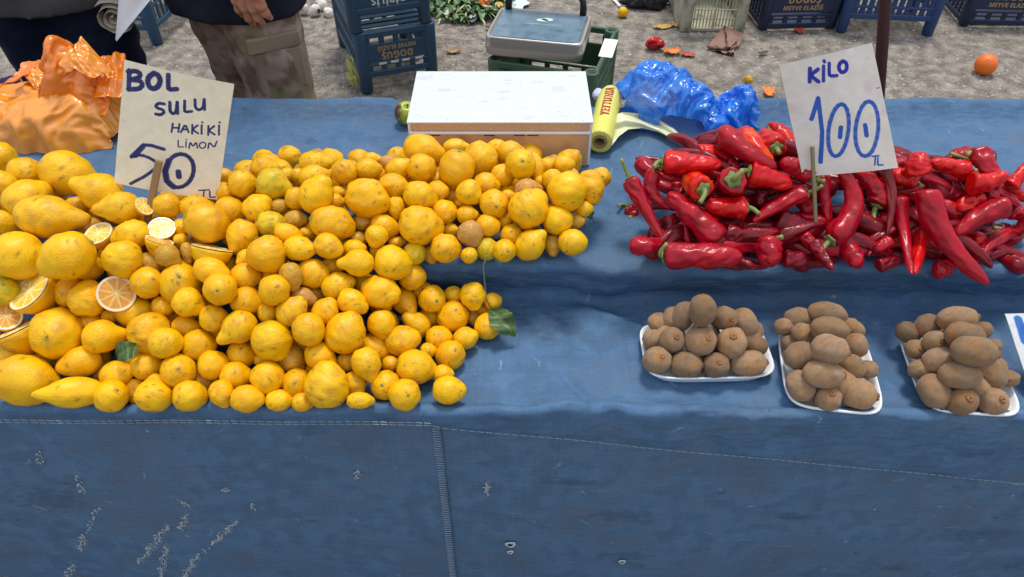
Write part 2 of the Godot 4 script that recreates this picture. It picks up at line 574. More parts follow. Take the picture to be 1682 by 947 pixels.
func build_cloth():
	var weave := noise_tex(0.35, 256, 2, FastNoiseLite.TYPE_SIMPLEX, 4.0)
	# the canvas on top
	var im := canvas_picture(2048, 800, rgb8(77, 110, 145), 100, 0.7)
	scuffs(im, 260, 5)
	smears(im, 90, 6)
	var px := 2048.0 / CLOTH_W
	# scuffs that have a place of their own, in metres from the left end and along the cloth
	for s in [[2.34, 0.235, 0.012, 0.03], [2.25, 0.80, 0.05, 0.01], [2.02, 0.66, 0.06, 0.004], [2.05, 0.63, 0.05, -0.02], [1.48, 0.165, 0.03, 0.006]]:
		brush(im, [Vector2(s[0] * px, s[1] * px), Vector2((s[0] + s[2] * 0.5) * px, (s[1] + s[3] * 0.3) * px), Vector2((s[0] + s[2]) * px, (s[1] + s[3]) * px)], 6.0, rgb8(150, 168, 190), 1.0, 0.5)
	var m := mat(Color.WHITE, 0.72, 0.0, 0.35)
	m.albedo_texture = ImageTexture.create_from_image(im)
	m.normal_enabled = true
	m.normal_texture = weave
	m.normal_scale = 0.12
	var nu := 460
	var P := PackedVector3Array()
	var U := PackedVector2Array()
	var nv := 0
	for i in nu:
		var x := -2.0 + 4.0 * i / (nu - 1)
		var rows := cloth_rows(x)
		nv = rows.size()
		var s := 0.05
		var prev: Vector2 = rows[8]
		for j in nv:
			var r: Vector2 = rows[j]
			s += prev.distance_to(r) if j > 8 else 0.0
			var sv: float = s if j > 8 else 0.05 - (rows[8].y - r.y)
			prev = r
			var w := 0.0030 * nz2.get_noise_2d(x * 5.0, sv * 7.0) + 0.0014 * nz2.get_noise_2d(x * 19.0, sv * 16.0)
			w += 0.0016 * (ridge.get_noise_2d(x * 3.3 + 4.0, sv * 4.2) - 0.2)
			var up := 0.0
			var out := 0.0
			if j > 16 and j < 41: up = w * 1.5 + 0.0035 * (ridge.get_noise_2d(x * 2.1 + sv * 1.2, sv * 3.0 - x) - 0.1)
			elif j > 59: up = w * 1.1
			elif j >= 41 and j <= 59: out = w * 2.6 + 0.006 * (ridge.get_noise_2d(x * 1.7 + 2.0, sv * 2.5 + x) - 0.2)
			else: out = w * 1.6 + 0.003 * sin(x * 23.0 + 4.0 * nz.get_noise_1d(x * 3.0))
			# the hump and creases where the two halves of the shelf meet, right of the lemons
			var q := Vector2(x - 0.10, r.x - 0.70)
			var hump := exp(-pow(q.x / 0.055, 2) - pow((r.x - 0.70) / 0.035, 2)) * 0.015
			var crease := -0.010 * exp(-pow((q.x - 0.012 + 0.5 * (r.x - 0.70)) / 0.010, 2)) * smooth(0.66, 0.70, r.x) * (1.0 - smooth(0.74, 0.79, r.x))
			if r.y < 0.60 and j > 8: up += hump + crease
			if j <= 12: out += 0.005 * exp(-pow((x - 0.115) / 0.03, 2)) - 0.005 * exp(-pow((x - 0.15) / 0.02, 2))
			# the fold that runs off the foot of the riser towards the first tray
			var line := 0.885 - 0.55 * maxf(0.0, x - 0.13)
			if x > 0.06 and x < 0.30 and r.y < 0.63 and j > 17:
				var k := smooth(0.06, 0.13, x) * (1.0 - smooth(0.20, 0.30, x))
				up += k * (0.012 * exp(-pow((r.x - line - 0.014) / 0.014, 2)) - 0.003 * exp(-pow((r.x - line + 0.006) / 0.005, 2)))
			# dip of the cloth between the two heaps
			if j >= 41:
				up -= 0.010 * exp(-pow((x - 0.16) / 0.05, 2)) * (1.0 - smooth(0.95, 1.15, r.x))
				# long soft wrinkles beside the roll
				up += 0.0035 * sin((x * 0.6 + r.x) * 90.0 + 3.0 * nz.get_noise_2d(x * 6.0, r.x * 6.0)) * exp(-pow((x - 0.20) / 0.07, 2) - pow((r.x - 1.12) / 0.10, 2))
			if j <= 9: out += 0.0025 * sin(x * 37.0 + 2.0 * nz.get_noise_1d(x * 4.0)) * (1.0 - j / 9.0) * smooth(-0.2, 0.2, x)
			P.append(Vector3(x, r.y + up, -(r.x - out)))
			U.append(Vector2((x + CLOTH_W * 0.5) / CLOTH_W, sv / (CLOTH_W * 800.0 / 2048.0)))
	var cloth := thing("table_canvas", "worn blue canvas spread over the stepped market table, two sewn panels hanging in front", "tablecloth")
	part("top_sheet", sheet(nu, nv, P, PackedColorArray(), U), m, cloth)
	# the two panels in front
	var pm := mat(Color.WHITE, 0.78, 0.0, 0.3)
	var pim := canvas_picture(2048, 384, rgb8(84, 114, 146), 300, 0.75)
	scuffs(pim, 130, 9)
	smears(pim, 60, 4)
	var pp := 384.0 / 0.60
	# worn whitish spots, as [x, h, dx, dh, width] in metres on the panel
	for q in tears():
		var a := Vector2((q[0] + CLOTH_W * 0.5) * px, (0.575 - q[1]) * pp)
		var b := Vector2((q[2] + CLOTH_W * 0.5) * px, (0.575 - q[3]) * pp)
		brush(pim, [a, a.lerp(b, 0.5) + Vector2(1, 1), b], q[4] * 2.2 * px, rgb8(142, 156, 170), 1.2, 0.6)
	pm.albedo_texture = ImageTexture.create_from_image(pim)
	pm.normal_enabled = true
	pm.normal_texture = weave
	pm.normal_scale = 0.08
	for side in 2:
		var x0: float = [-2.0, -0.118][side]
		var x1: float = [-0.108, 2.0][side]
		var n: int = [200, 220][side]
		var PP := PackedVector3Array()
		var UU := PackedVector2Array()
		for i in n:
			var x := lerpf(x0, x1, i / float(n - 1))
			for j in 46:
				var h := lerpf(0.566, 0.03, j / 45.0)
				PP.append(panel_point(x, h, 0.0 if side == 0 else 0.0025))
				UU.append(Vector2((x + CLOTH_W * 0.5) / CLOTH_W, (0.575 - h) / 0.60))
		part(["left_panel", "right_panel"][side], sheet(n, 46, PP, PackedColorArray(), UU, true), pm, cloth)
	# the upright seam: a doubled band with bar stitches
	var BP := PackedVector3Array()
	var BU := PackedVector2Array()
	for i in 90:
		var h := lerpf(0.549, 0.03, i / 89.0)
		for j in 5:
			var x: float = -0.1145 + (j - 2) * 0.0032 + 0.0012 * nz.get_noise_1d(h * 60.0 + j)
			BP.append(panel_point(x, h, [0.0, -0.0022, -0.0026, -0.0022, 0.0][j]))
			BU.append(Vector2((x + 0.4 + CLOTH_W * 0.5) / CLOTH_W, h / 0.6))
	part("seam_band", sheet(90, 5, BP, PackedColorArray(), BU), pm, cloth)
	var st := tool()
	for i in 78:
		var h := 0.545 - i * 0.0066
		bar(st, panel_point(-0.1205, h, -0.0036), panel_point(-0.1085, h + 0.0014 * nz.get_noise_1d(i * 3.7), -0.0036), 0.0010)
	part("bar_stitching", done(st), M.thread, cloth)
	st = tool()
	for i in 300:                                               # running stitch along the hem
		var x := -1.95 + i * 0.013
		for k in ([0.0, 0.006] if x < -0.12 else [0.0]):
			var a := hem_point(x, k)
			bar(st, a, hem_point(x + 0.0105, k), 0.0008)
	part("hem_stitching", done(st), M.thread, cloth)
	# frayed tears and holes
	var slit := mat(rgb8(30, 38, 52), 0.95)
	for q in tears():
		st = tool()
		var dark := tool()
		var n: int = q[5]
		for i in n:
			var t := i / float(n - 1)
			var w: float = sin(PI * clampf(t * 0.9 + 0.05, 0, 1)) * q[4]
			var c := Vector2(lerpf(q[0], q[2], t) + 0.0035 * sin(t * 17.0 + q[0] * 50.0), lerpf(q[1], q[3], t))
			for k in 3:
				var s := c + Vector2(rng.randf_range(-1, 1) * w, rng.randf_range(-0.002, 0.002))
				var d := Vector2(rng.randf_range(-1, 1) * 0.0045, rng.randf_range(-0.0045, 0.003))
				bar(st, panel_point(s.x, s.y, -0.0012), panel_point(s.x + d.x, s.y + d.y, -rng.randf_range(0.001, 0.0045)), 0.0007)
			if i > 1 and i < n - 2 and q[4] > 0.002 and i % 5 < 3:
				bar(dark, panel_point(c.x, c.y + 0.002, -0.0014), panel_point(c.x - 0.001, c.y - 0.002, -0.0014), 0.0008)
		var tear := part("frayed_tear", done(st), M.fray, cloth)
		if q[4] > 0.002: part("slit", done(dark), slit, tear)
	for s in [[-0.0028, 0.180, 0.0052], [-0.0028, 0.150, 0.0032], [0.208, 0.118, 0.0036]]:
		var HP := PackedVector3Array()
		for i in 3:
			for j in 15:
				var a := TAU * j / 14.0
				var r: float = s[2] * [1.9, 1.25, 0.9][i] * (1.0 + 0.35 * nz.get_noise_1d(a * 0.0 + cos(a) * 2.0 + sin(a) * 3.0 + i))
				HP.append(panel_point(s[0] + cos(a) * r, s[1] + sin(a) * r, [-0.0006, -0.0028, 0.0012][i]))
		var ring := part("hole_rim", sheet(3, 15, HP), M.fray, cloth)
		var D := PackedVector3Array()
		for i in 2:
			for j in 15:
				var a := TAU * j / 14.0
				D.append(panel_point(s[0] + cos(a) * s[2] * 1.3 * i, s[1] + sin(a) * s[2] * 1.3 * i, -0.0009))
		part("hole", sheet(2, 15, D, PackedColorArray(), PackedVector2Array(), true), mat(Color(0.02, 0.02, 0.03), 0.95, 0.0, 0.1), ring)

# frayed places on the left panel: two ends in metres (across, height), half width, threads
func tears() -> Array:
	var out := []
	for q in [[277, 857, 233, 916, 0.0048, 46], [275, 892, 264, 944, 0.0042, 36], [325, 907, 299, 950, 0.0048, 36], [387, 855, 354, 885, 0.0042, 30], [308, 839, 299, 863, 0.0034, 18], [136, 882, 132, 902, 0.0055, 18], [119, 928, 108, 950, 0.0050, 18], [162, 832, 138, 882, 0.0010, 12], [354, 885, 322, 910, 0.0008, 8], [128, 778, 140, 806, 0.0012, 10], [588, 770, 586, 784, 0.0016, 8], [801, 788, 799, 804, 0.0020, 10], [304, 818, 308, 824, 0.0016, 6], [372, 800, 374, 804, 0.0022, 6], [414, 826, 416, 834, 0.0014, 6], [66, 738, 70, 756, 0.0010, 6]]:
		var a := on_z(q[0], q[1], lip_z(-0.5) - 0.0055)
		var b := on_z(q[2], q[3], lip_z(-0.5) - 0.0055)
		out.append([a.x, a.y, b.x, b.y, q[4], q[5]])
	return out

func hem_point(x: float, k: float) -> Vector3:
	var hem := 0.020 if x < -0.115 else 0.024 + 0.112 * (x + 0.115) / 0.75
	var z := lip_z(x) - 0.011 + 0.0015
	return Vector3(x, 0.566 - hem + 0.004 + k * (1.0 + 0.1 * nz.get_noise_1d(x * 30.0)), -z + 0.0068)

func panel_point(x: float, h: float, back: float) -> Vector3:
	var low := (0.566 - h) / 0.55
	var w := 0.006 * nz2.get_noise_2d(x * 3.0, h * 2.0) + 0.002 * nz2.get_noise_2d(x * 11.0 + 5.0, h * 9.0)
	w += 0.004 * sin(x * 9.0 + 1.3 * nz.get_noise_1d(x * 2.0)) * low
	return Vector3(x, h, -(lip_z(x) - 0.0055 + back) + w * smooth(0.0, 0.15, low) * 1.0)

func bar(st: SurfaceTool, a: Vector3, b: Vector3, r: float):    # a thin three-sided thread
	var d := (b - a).normalized()
	var x := d.cross(Vector3(0.31, 0.2, 0.93)).normalized() * r
	var y := d.cross(x).normalized() * r
	var c := [x, x * -0.5 + y * 0.87, x * -0.5 - y * 0.87]
	for i in 3:
		quad(st, a + c[i], b + c[i], b + c[(i + 1) % 3], a + c[(i + 1) % 3])

# ---------------------------------------------------------------- people
# bones: [a, b, radius at a, radius at b]; joined with a smooth minimum of width k and meshed as surface nets
func nets(st: SurfaceTool, bones: Array, cell: float, k: float, colour: Callable, floor_y := -1e9, wobble := 0.0, freq := 10.0, ceil_y := 1e9):
	var lo := Vector3.ONE * 1e9
	var hi := Vector3.ONE * -1e9
	for b in bones:
		for e in 2:
			var r: float = b[2 + e] + k * 0.5 + cell * 3.0 + wobble
			lo = lo.min(b[e] - Vector3.ONE * r)
			hi = hi.max(b[e] + Vector3.ONE * r)
	var n := Vector3i(((hi - lo) / cell).ceil()) + Vector3i.ONE
	var F := PackedFloat32Array()
	F.resize(n.x * n.y * n.z)
	F.fill(1.0)
	var sy := n.x
	var sz := n.x * n.y
	for b in bones:
		var a: Vector3 = b[0]
		var ab: Vector3 = b[1] - a
		var L2 := maxf(ab.length_squared(), 1e-9)
		var rm: float = maxf(b[2], b[3]) + k + cell * 2.0 + wobble
		var l: Vector3i = Vector3i(((a.min(b[1]) - Vector3.ONE * rm - lo) / cell).floor()).clamp(Vector3i.ZERO, n - Vector3i.ONE)
		var h: Vector3i = Vector3i(((a.max(b[1]) + Vector3.ONE * rm - lo) / cell).ceil()).clamp(Vector3i.ZERO, n - Vector3i.ONE)
		for z in range(l.z, h.z + 1):
			for y in range(l.y, h.y + 1):
				var i := z * sz + y * sy + l.x
				for x in range(l.x, h.x + 1):
					var p := lo + Vector3(x, y, z) * cell - a
					var t := clampf(p.dot(ab) / L2, 0.0, 1.0)
					var d := (p - ab * t).length() - lerpf(b[2], b[3], t)
					var f := F[i]
					var m := maxf(k - absf(f - d), 0.0) / k
					F[i] = minf(f, d) - m * m * k * 0.25
					i += 1
	for z in n.z:
		for y in n.y:
			var wy := lo.y + y * cell
			for x in n.x:
				var i := z * sz + y * sy + x
				var f := F[i]
				if f > 0.08: continue
				if wobble > 0.0 and absf(f) < 0.06:
					var q := Vector3(lo.x + x * cell, wy, lo.z + z * cell)
					f -= wobble * (ridge.get_noise_3d(q.x * freq, q.y * freq * 1.6, q.z * freq) - 0.2)
				F[i] = maxf(f, maxf(floor_y - wy, wy - ceil_y))
	var ids := PackedInt32Array()
	ids.resize(F.size())
	ids.fill(-1)
	var V := PackedVector3Array()
	var co := [0, 1, sy, sy + 1, sz, sz + 1, sz + sy, sz + sy + 1]
	var cv := [Vector3(0, 0, 0), Vector3(1, 0, 0), Vector3(0, 1, 0), Vector3(1, 1, 0), Vector3(0, 0, 1), Vector3(1, 0, 1), Vector3(0, 1, 1), Vector3(1, 1, 1)]
	var ed := [[0, 1], [2, 3], [4, 5], [6, 7], [0, 2], [1, 3], [4, 6], [5, 7], [0, 4], [1, 5], [2, 6], [3, 7]]
	for z in n.z - 1:
		for y in n.y - 1:
			for x in n.x - 1:
				var i := z * sz + y * sy + x
				if absf(F[i]) > cell * 2.5: continue
				var inside := 0
				for c in 8:
					if F[i + co[c]] < 0.0: inside += 1
				if inside == 0 or inside == 8: continue
				var s := Vector3.ZERO
				var m := 0
				for e in ed:
					var fa := F[i + co[e[0]]]
					var fb := F[i + co[e[1]]]
					if (fa < 0.0) != (fb < 0.0):
						s += cv[e[0]].lerp(cv[e[1]], fa / (fa - fb))
						m += 1
				ids[i] = V.size()
				V.append(lo + (Vector3(x, y, z) + s / m) * cell)
	var steps := [1, sy, sz]
	st.set_smooth_group(0)
	for z in range(1, n.z - 1):
		for y in range(1, n.y - 1):
			for x in range(1, n.x - 1):
				var i := z * sz + y * sy + x
				if ids[i] < 0: continue
				for ax in 3:
					var fa := F[i] < 0.0
					if fa == (F[i + steps[ax]] < 0.0): continue
					var u: int = steps[(ax + 1) % 3]
					var w: int = steps[(ax + 2) % 3]
					var q := [ids[i], ids[i - u], ids[i - u - w], ids[i - w]]
					if q.min() < 0: continue
					if fa: q.reverse()
					for t in [q[0], q[1], q[2], q[0], q[2], q[3]]:
						st.set_color(colour.call(V[t]))
						st.add_vertex(V[t])

func hand_bones(wrist: Vector3, down: Vector3, thumb: Vector3, back: Vector3, curl: float) -> Array:
	# down: from wrist to fingertips; thumb: towards the thumb's side; back: out of the back of the hand
	down = down.normalized()
	thumb = (thumb - down * thumb.dot(down)).normalized()
	back = (back - down * back.dot(down)).normalized()
	var B := []
	B.append([wrist - down * 0.03, wrist, 0.026, 0.025])
	for k in 4:
		var side := (1.5 - k) * 0.0195
		var knuckle := wrist + down * (0.088 - 0.004 * absf(k - 1.2)) + thumb * side + back * (0.004 - 0.002 * absf(k - 1.5))
		B.append([wrist + down * 0.012 + thumb * side * 0.55, knuckle, 0.015, 0.0115])
		var ln: float = [0.042, 0.047, 0.043, 0.034][k]
		var ang := curl * (0.55 + 0.1 * k)
		var p := knuckle
		var spread := thumb * (1.5 - k) * 0.06
		for s in 3:
			var d := (down * cos(ang) - back * sin(ang) + spread).normalized()
			var q: Vector3 = p + d * ln * [1.0, 0.66, 0.52][s]
			B.append([p, q, [0.0102, 0.0092, 0.0083][s], [0.0094, 0.0084, 0.0070][s]])
			p = q
			ang += curl * 0.75
	var t0p := wrist + down * 0.022 + thumb * 0.022 - back * 0.006
	var t1 := t0p + (down * 0.75 + thumb * 0.6 - back * 0.25).normalized() * 0.042
	var t2 := t1 + (down * 0.95 + thumb * 0.15 - back * 0.35).normalized() * 0.032
	B.append([t0p, t1, 0.0145, 0.0115])
	B.append([t1, t2, 0.0112, 0.0088])
	return B

func skin_tone(p: Vector3) -> Color:
	return lin(172, 118, 92).lerp(lin(196, 138, 108), 0.5 + 0.5 * nz.get_noise_3dv(p * 30.0)).lerp(lin(150, 86, 68), smooth(0.2, 0.6, nz.get_noise_3dv(p * 55.0)) * 0.5)

func head_bones(c: Vector3, f: Vector3, l: Vector3) -> Array:  # c: middle of the head
	var up := Vector3.UP
	var B := [[c + up * 0.035 - f * 0.012, c + up * 0.03 + f * 0.02, 0.083, 0.078], [c - up * 0.03 + f * 0.028, c - up * 0.075 + f * 0.05, 0.062, 0.038], [c - up * 0.06 - f * 0.01, c - up * 0.17 - f * 0.03, 0.055, 0.058]]
	B.append([c + up * 0.012 + f * 0.092, c - up * 0.026 + f * 0.108, 0.009, 0.014])                     # nose
	B.append([c - up * 0.058 + f * 0.082 - l * 0.016, c - up * 0.058 + f * 0.082 + l * 0.016, 0.008, 0.008])  # lips
	for s in [-1.0, 1.0]:
		B.append([c + up * 0.020 + f * 0.082 + l * s * 0.018, c + up * 0.020 + f * 0.074 + l * s * 0.045, 0.010, 0.009])   # brow
		B.append([c + up * 0.01 + l * s * 0.080 - f * 0.005, c - up * 0.03 + l * s * 0.078, 0.016, 0.010])               # ear
	return B

func one_color(c: Color, spread := 0.12, freq := 14.0) -> Callable:
	return func(p: Vector3) -> Color: return c * (1.0 + spread * nz.get_noise_3dv(p * freq))

func build_people():
	# the seller in faded patterned trousers
	var f := Vector3(-0.42, 0, 0.91).normalized()
	var l := Vector3.UP.cross(f).normalized()                   # the person's left
	var hip := Vector3(-0.650, 0.86, -1.745)
	var hl := hip + l * 0.062
	var hr := hip - l * 0.088 - f * 0.02
	var kl := Vector3(hl.x + 0.012, 0.47, hl.z + 0.02)
	var kr := Vector3(hr.x + 0.03, 0.47, hr.z - 0.03)
	var al := Vector3(kl.x + 0.01, 0.10, kl.z - 0.05)
	var ar := Vector3(kr.x - 0.01, 0.10, kr.z - 0.06)
	var chest := hip + Vector3.UP * 0.46
	var head := hip + Vector3.UP * 0.80 + f * 0.03
	var wl := on_z(402, -88, -1.565)                             # left wrist, hand hanging in front of the coat
	var el := chest + l * 0.27 - Vector3.UP * 0.22 - f * 0.02
	var wr := hip - l * 0.10 + Vector3.UP * 0.10 - f * 0.20
	var er := chest - l * 0.24 - Vector3.UP * 0.22 - f * 0.17
	var camo := func(p: Vector3) -> Color:
		var c := lin(152, 130, 116)
		c = c.lerp(lin(170, 150, 136), smooth(0.0, 0.4, nz2.get_noise_3dv(p * 9.0)))
		c = c.lerp(lin(118, 96, 84), smooth(0.02, 0.30, nz2.get_noise_3dv(p * 13.0 + Vector3(7, 3, 1))))
		c = c.lerp(lin(140, 128, 100), smooth(0.15, 0.3, nz2.get_noise_3dv(p * 10.0 + Vector3(1, 8, 4))))
		return c.lerp(lin(98, 80, 70), smooth(0.25, 0.4, nz.get_noise_3dv(p * 40.0)) * 0.5)
	var P := person("person in a dark navy coat and faded brown camouflage trousers, one hand hanging in front", hip, f, l, hl, hr, kl, kr, al, ar, chest, head, wl, el, wr, er, camo, one_color(lin(34, 36, 50), 0.2), on_z(404, -30, -1.565) - wl, 0.745)
	# cargo pocket on the thigh: flap, bag and seam
	var st := tool()
	for q in [[hl + Vector3(0.045, -0.235, 0.072), Vector3(0.115, 0.105, 0.016), 0.006], [hl + Vector3(0.045, -0.163, 0.080), Vector3(0.122, 0.038, 0.014), 0.004]]:
		var d: Vector3 = (f * 0.55 + l * 0.75).normalized()
		var bs := Basis(d.cross(Vector3.UP) * -1.0, Vector3.UP, d) * Basis(Vector3.RIGHT, 0.05)
		st = tool()
		box(st, Transform3D(bs, q[0]), q[1], q[2])
		part("cargo_pocket" if q[1].y > 0.05 else "pocket_flap", tint(done(st), camo), M.cloth_dark, P)
	# the person in jeans on the left
	f = Vector3(0.12, 0, 0.99).normalized()
	l = Vector3.UP.cross(f).normalized()
	hip = Vector3(-1.085, 0.86, -1.74)
	hl = hip + l * 0.085
	hr = hip - l * 0.088
	kl = Vector3(hl.x - 0.005, 0.47, hl.z + 0.02)
	kr = Vector3(hr.x + 0.045, 0.47, hr.z - 0.02)
	al = Vector3(kl.x + 0.01, 0.10, kl.z - 0.05)
	ar = Vector3(kr.x - 0.02, 0.10, kr.z - 0.06)
	chest = hip + Vector3.UP * 0.46
	head = hip + Vector3.UP * 0.80 + f * 0.03
	wl = on_z(160, -30, -1.675)
	el = chest + l * 0.30 - Vector3.UP * 0.22 - f * 0.10
	wr = hip - l * 0.24 - Vector3.UP * 0.02 + f * 0.05
	er = chest - l * 0.27 - Vector3.UP * 0.24 - f * 0.05
	var denim := func(p: Vector3) -> Color: return lin(20, 26, 46).lerp(lin(44, 54, 84), smooth(0.0, 0.5, nz2.get_noise_3dv(p * 6.0)) * 0.6)
	var P2 := person("person in dark blue jeans and a grey jacket, left hand in the jeans pocket", hip, f, l, hl, hr, kl, kr, al, ar, chest, head, wl, el, wr, er, denim, one_color(lin(74, 74, 78), 0.15), on_z(116, 24, -1.695) - wl, 0.762)
	st = tool()
	nets(st, [[wl - (on_z(116, 24, -1.695) - wl).normalized() * 0.035, wl - (on_z(116, 24, -1.695) - wl).normalized() * 0.012, 0.034, 0.034]], 0.006, 0.01, one_color(lin(18, 18, 22)))
	part("wrist_band", done(st), M.cloth_dark, P2)
	# the paper roll under that person's arm
	var a := on_z(187, 32, -1.64)
	var bdir := (on_z(238, -60, -1.95) - a).normalized()
	var roll := thing("paper_roll", "rolled bundle of white paper with a spiral end, held beside the jeans", "paper roll", a)
	var bs := basis_to(bdir, Vector3.UP)
	for w in 3:
		var RP := PackedVector3Array()
		for i in 90:
			var th := i * 0.22
			var r := 0.005 + 0.0018 * th
			for j in 8:
				var y := lerpf(0.0 + 0.003 * w, 0.34, j / 7.0)
				RP.append(bs * Vector3(cos(th + w * 0.7) * r, y + 0.004 * nz.get_noise_1d(th), sin(th + w * 0.7) * r * 1.15))
		if w == 0: part("rolled_sheets", sheet(90, 8, RP), mat(rgb8(206, 196, 178), 0.85), roll)
	var g := PackedVector3Array()
	for i in 14:
		for j in 14:
			var u := i / 13.0
			var v := j / 13.0
			var p0 := on_z(lerpf(196, 190, v), lerpf(-5, 64, v), -1.625).lerp(on_z(lerpf(262, 192, v), lerpf(-18, 68, v), -1.60), u)
			g.append(p0 - a + Vector3(0, 0, 0.006 * sin(u * 5.0) * (1.0 - v)))
	part("outer_sheet", sheet(14, 14, g), M.foam, roll)

func tint(m: ArrayMesh, colour: Callable) -> ArrayMesh:
	var A := m.surface_get_arrays(0)
	var C := PackedColorArray()
	for v in A[Mesh.ARRAY_VERTEX]: C.append(colour.call(v))
	A[Mesh.ARRAY_COLOR] = C
	var out := ArrayMesh.new()
	out.add_surface_from_arrays(Mesh.PRIMITIVE_TRIANGLES, A)
	return out

func person(label: String, hip: Vector3, f: Vector3, l: Vector3, hl: Vector3, hr: Vector3, kl: Vector3, kr: Vector3, al: Vector3, ar: Vector3, chest: Vector3, head: Vector3, wl: Vector3, el: Vector3, wr: Vector3, er: Vector3, legs: Callable, coat: Callable, hand_dir: Vector3, hem: float) -> Node3D:
	var o := thing("person", label, "person")
	var up := Vector3.UP
	var sl := chest + l * 0.185 + up * 0.06
	var sr := chest - l * 0.185 + up * 0.06
	# the body, one surface: trunk, limbs and head, then finer hands
	var B := [[hip + l * 0.05, hip - l * 0.05, 0.10, 0.10], [hip, chest, 0.11, 0.12], [sl, sr, 0.06, 0.06], [chest, head - up * 0.12, 0.07, 0.055],
		[hl, kl, 0.078, 0.055], [kl, al, 0.052, 0.038], [hr, kr, 0.078, 0.055], [kr, ar, 0.052, 0.038], [al - up * 0.05, al - up * 0.06 + f * 0.13, 0.034, 0.03], [ar - up * 0.05, ar - up * 0.06 + f * 0.13, 0.034, 0.03],
		[sl, el, 0.048, 0.038], [el, wl, 0.036, 0.026], [sr, er, 0.048, 0.038], [er, wr, 0.036, 0.026]]
	var st := tool()
	nets(st, B, 0.016, 0.03, skin_tone)
	nets(st, head_bones(head, f, l), 0.0065, 0.018, skin_tone)
	nets(st, hand_bones(wl, hand_dir, -l, f, 0.32), 0.0032, 0.008, skin_tone)
	nets(st, hand_bones(wr, Vector3.DOWN + f * 0.15, f, -l, 0.35), 0.0045, 0.008, skin_tone)
	part("body", done(st), M.skin, o)
	# eyes and hair
	for s in [-1.0, 1.0]:
		st = tool()
		nets(st, [[head + up * 0.004 + f * 0.076 + l * s * 0.032, head + up * 0.004 + f * 0.0765 + l * s * 0.032, 0.0125, 0.0125]], 0.004, 0.004, func(p: Vector3) -> Color: return lin(30, 22, 18) if (p - head - f * 0.088 - l * s * 0.032 - up * 0.004).length() < 0.006 else lin(225, 220, 212))
		part("eye", done(st), M.flesh, o)
	st = tool()
	nets(st, [[head + up * 0.055 - f * 0.02, head + up * 0.05 + f * 0.015, 0.085, 0.075], [head + up * 0.03 - f * 0.04, head - up * 0.05 - f * 0.045, 0.075, 0.05]], 0.009, 0.02, one_color(lin(44, 36, 32), 0.4, 60.0), -1e9, 0.004, 40.0)
	part("hair", done(st), M.cloth_dark, o)
	# trousers with folds, coat above them
	st = tool()
	nets(st, [[hip + l * 0.06 - f * 0.01, hip - l * 0.06 - f * 0.01, 0.118, 0.118], [hl, kl, 0.090, 0.080], [kl, al - up * 0.02, 0.079, 0.070], [hr, kr, 0.090, 0.080], [kr, ar - up * 0.02, 0.079, 0.070]], 0.011, 0.03, legs, 0.07, 0.010, 6.0)
	part("trousers", done(st), M.cloth_dark, o)
	st = tool()
	nets(st, [[hip + l * 0.055 - up * 0.2, chest + l * 0.075, 0.112, 0.120], [hip - l * 0.055 - up * 0.2, chest - l * 0.075, 0.112, 0.120], [hip - up * 0.2, chest + f * 0.02, 0.118, 0.12], [sl, sr, 0.085, 0.085], [chest + up * 0.1, chest + up * 0.16, 0.08, 0.07]], 0.013, 0.05, coat, hem, 0.012, 6.0)
	nets(st, [[sl, el, 0.078, 0.066], [el, wl.lerp(el, 0.12), 0.066, 0.044]], 0.012, 0.03, coat, -1e9, 0.010, 9.0)
	nets(st, [[sr, er, 0.078, 0.066], [er, wr.lerp(er, 0.12), 0.066, 0.048]], 0.012, 0.03, coat, -1e9, 0.010, 9.0)
	part("coat", done(st), M.cloth_dark, o)
	for q in [al, ar]:
		st = tool()
		nets(st, [[q - up * 0.045 - f * 0.03, q - up * 0.055 + f * 0.15, 0.045, 0.042], [q, q - up * 0.04, 0.05, 0.048]], 0.010, 0.02, one_color(lin(40, 34, 30)), 0.004)
		part("shoe", done(st), M.cloth_dark, o)
	return o

# ---------------------------------------------------------------- crates and pole
func words(text: String, size: float, parent: Node, m: Material, xf: Transform3D, called := "lettering") -> MeshInstance3D:
	var t := TextMesh.new()
	var fnt := SystemFont.new()
	fnt.font_names = PackedStringArray(["Droid Sans"])
	fnt.font_weight = 700
	t.font = fnt
	t.text = text
	t.font_size = 64
	t.pixel_size = size / 64.0
	t.depth = 0.001
	var o := part(called, t, m, parent)
	o.transform = xf
	return o

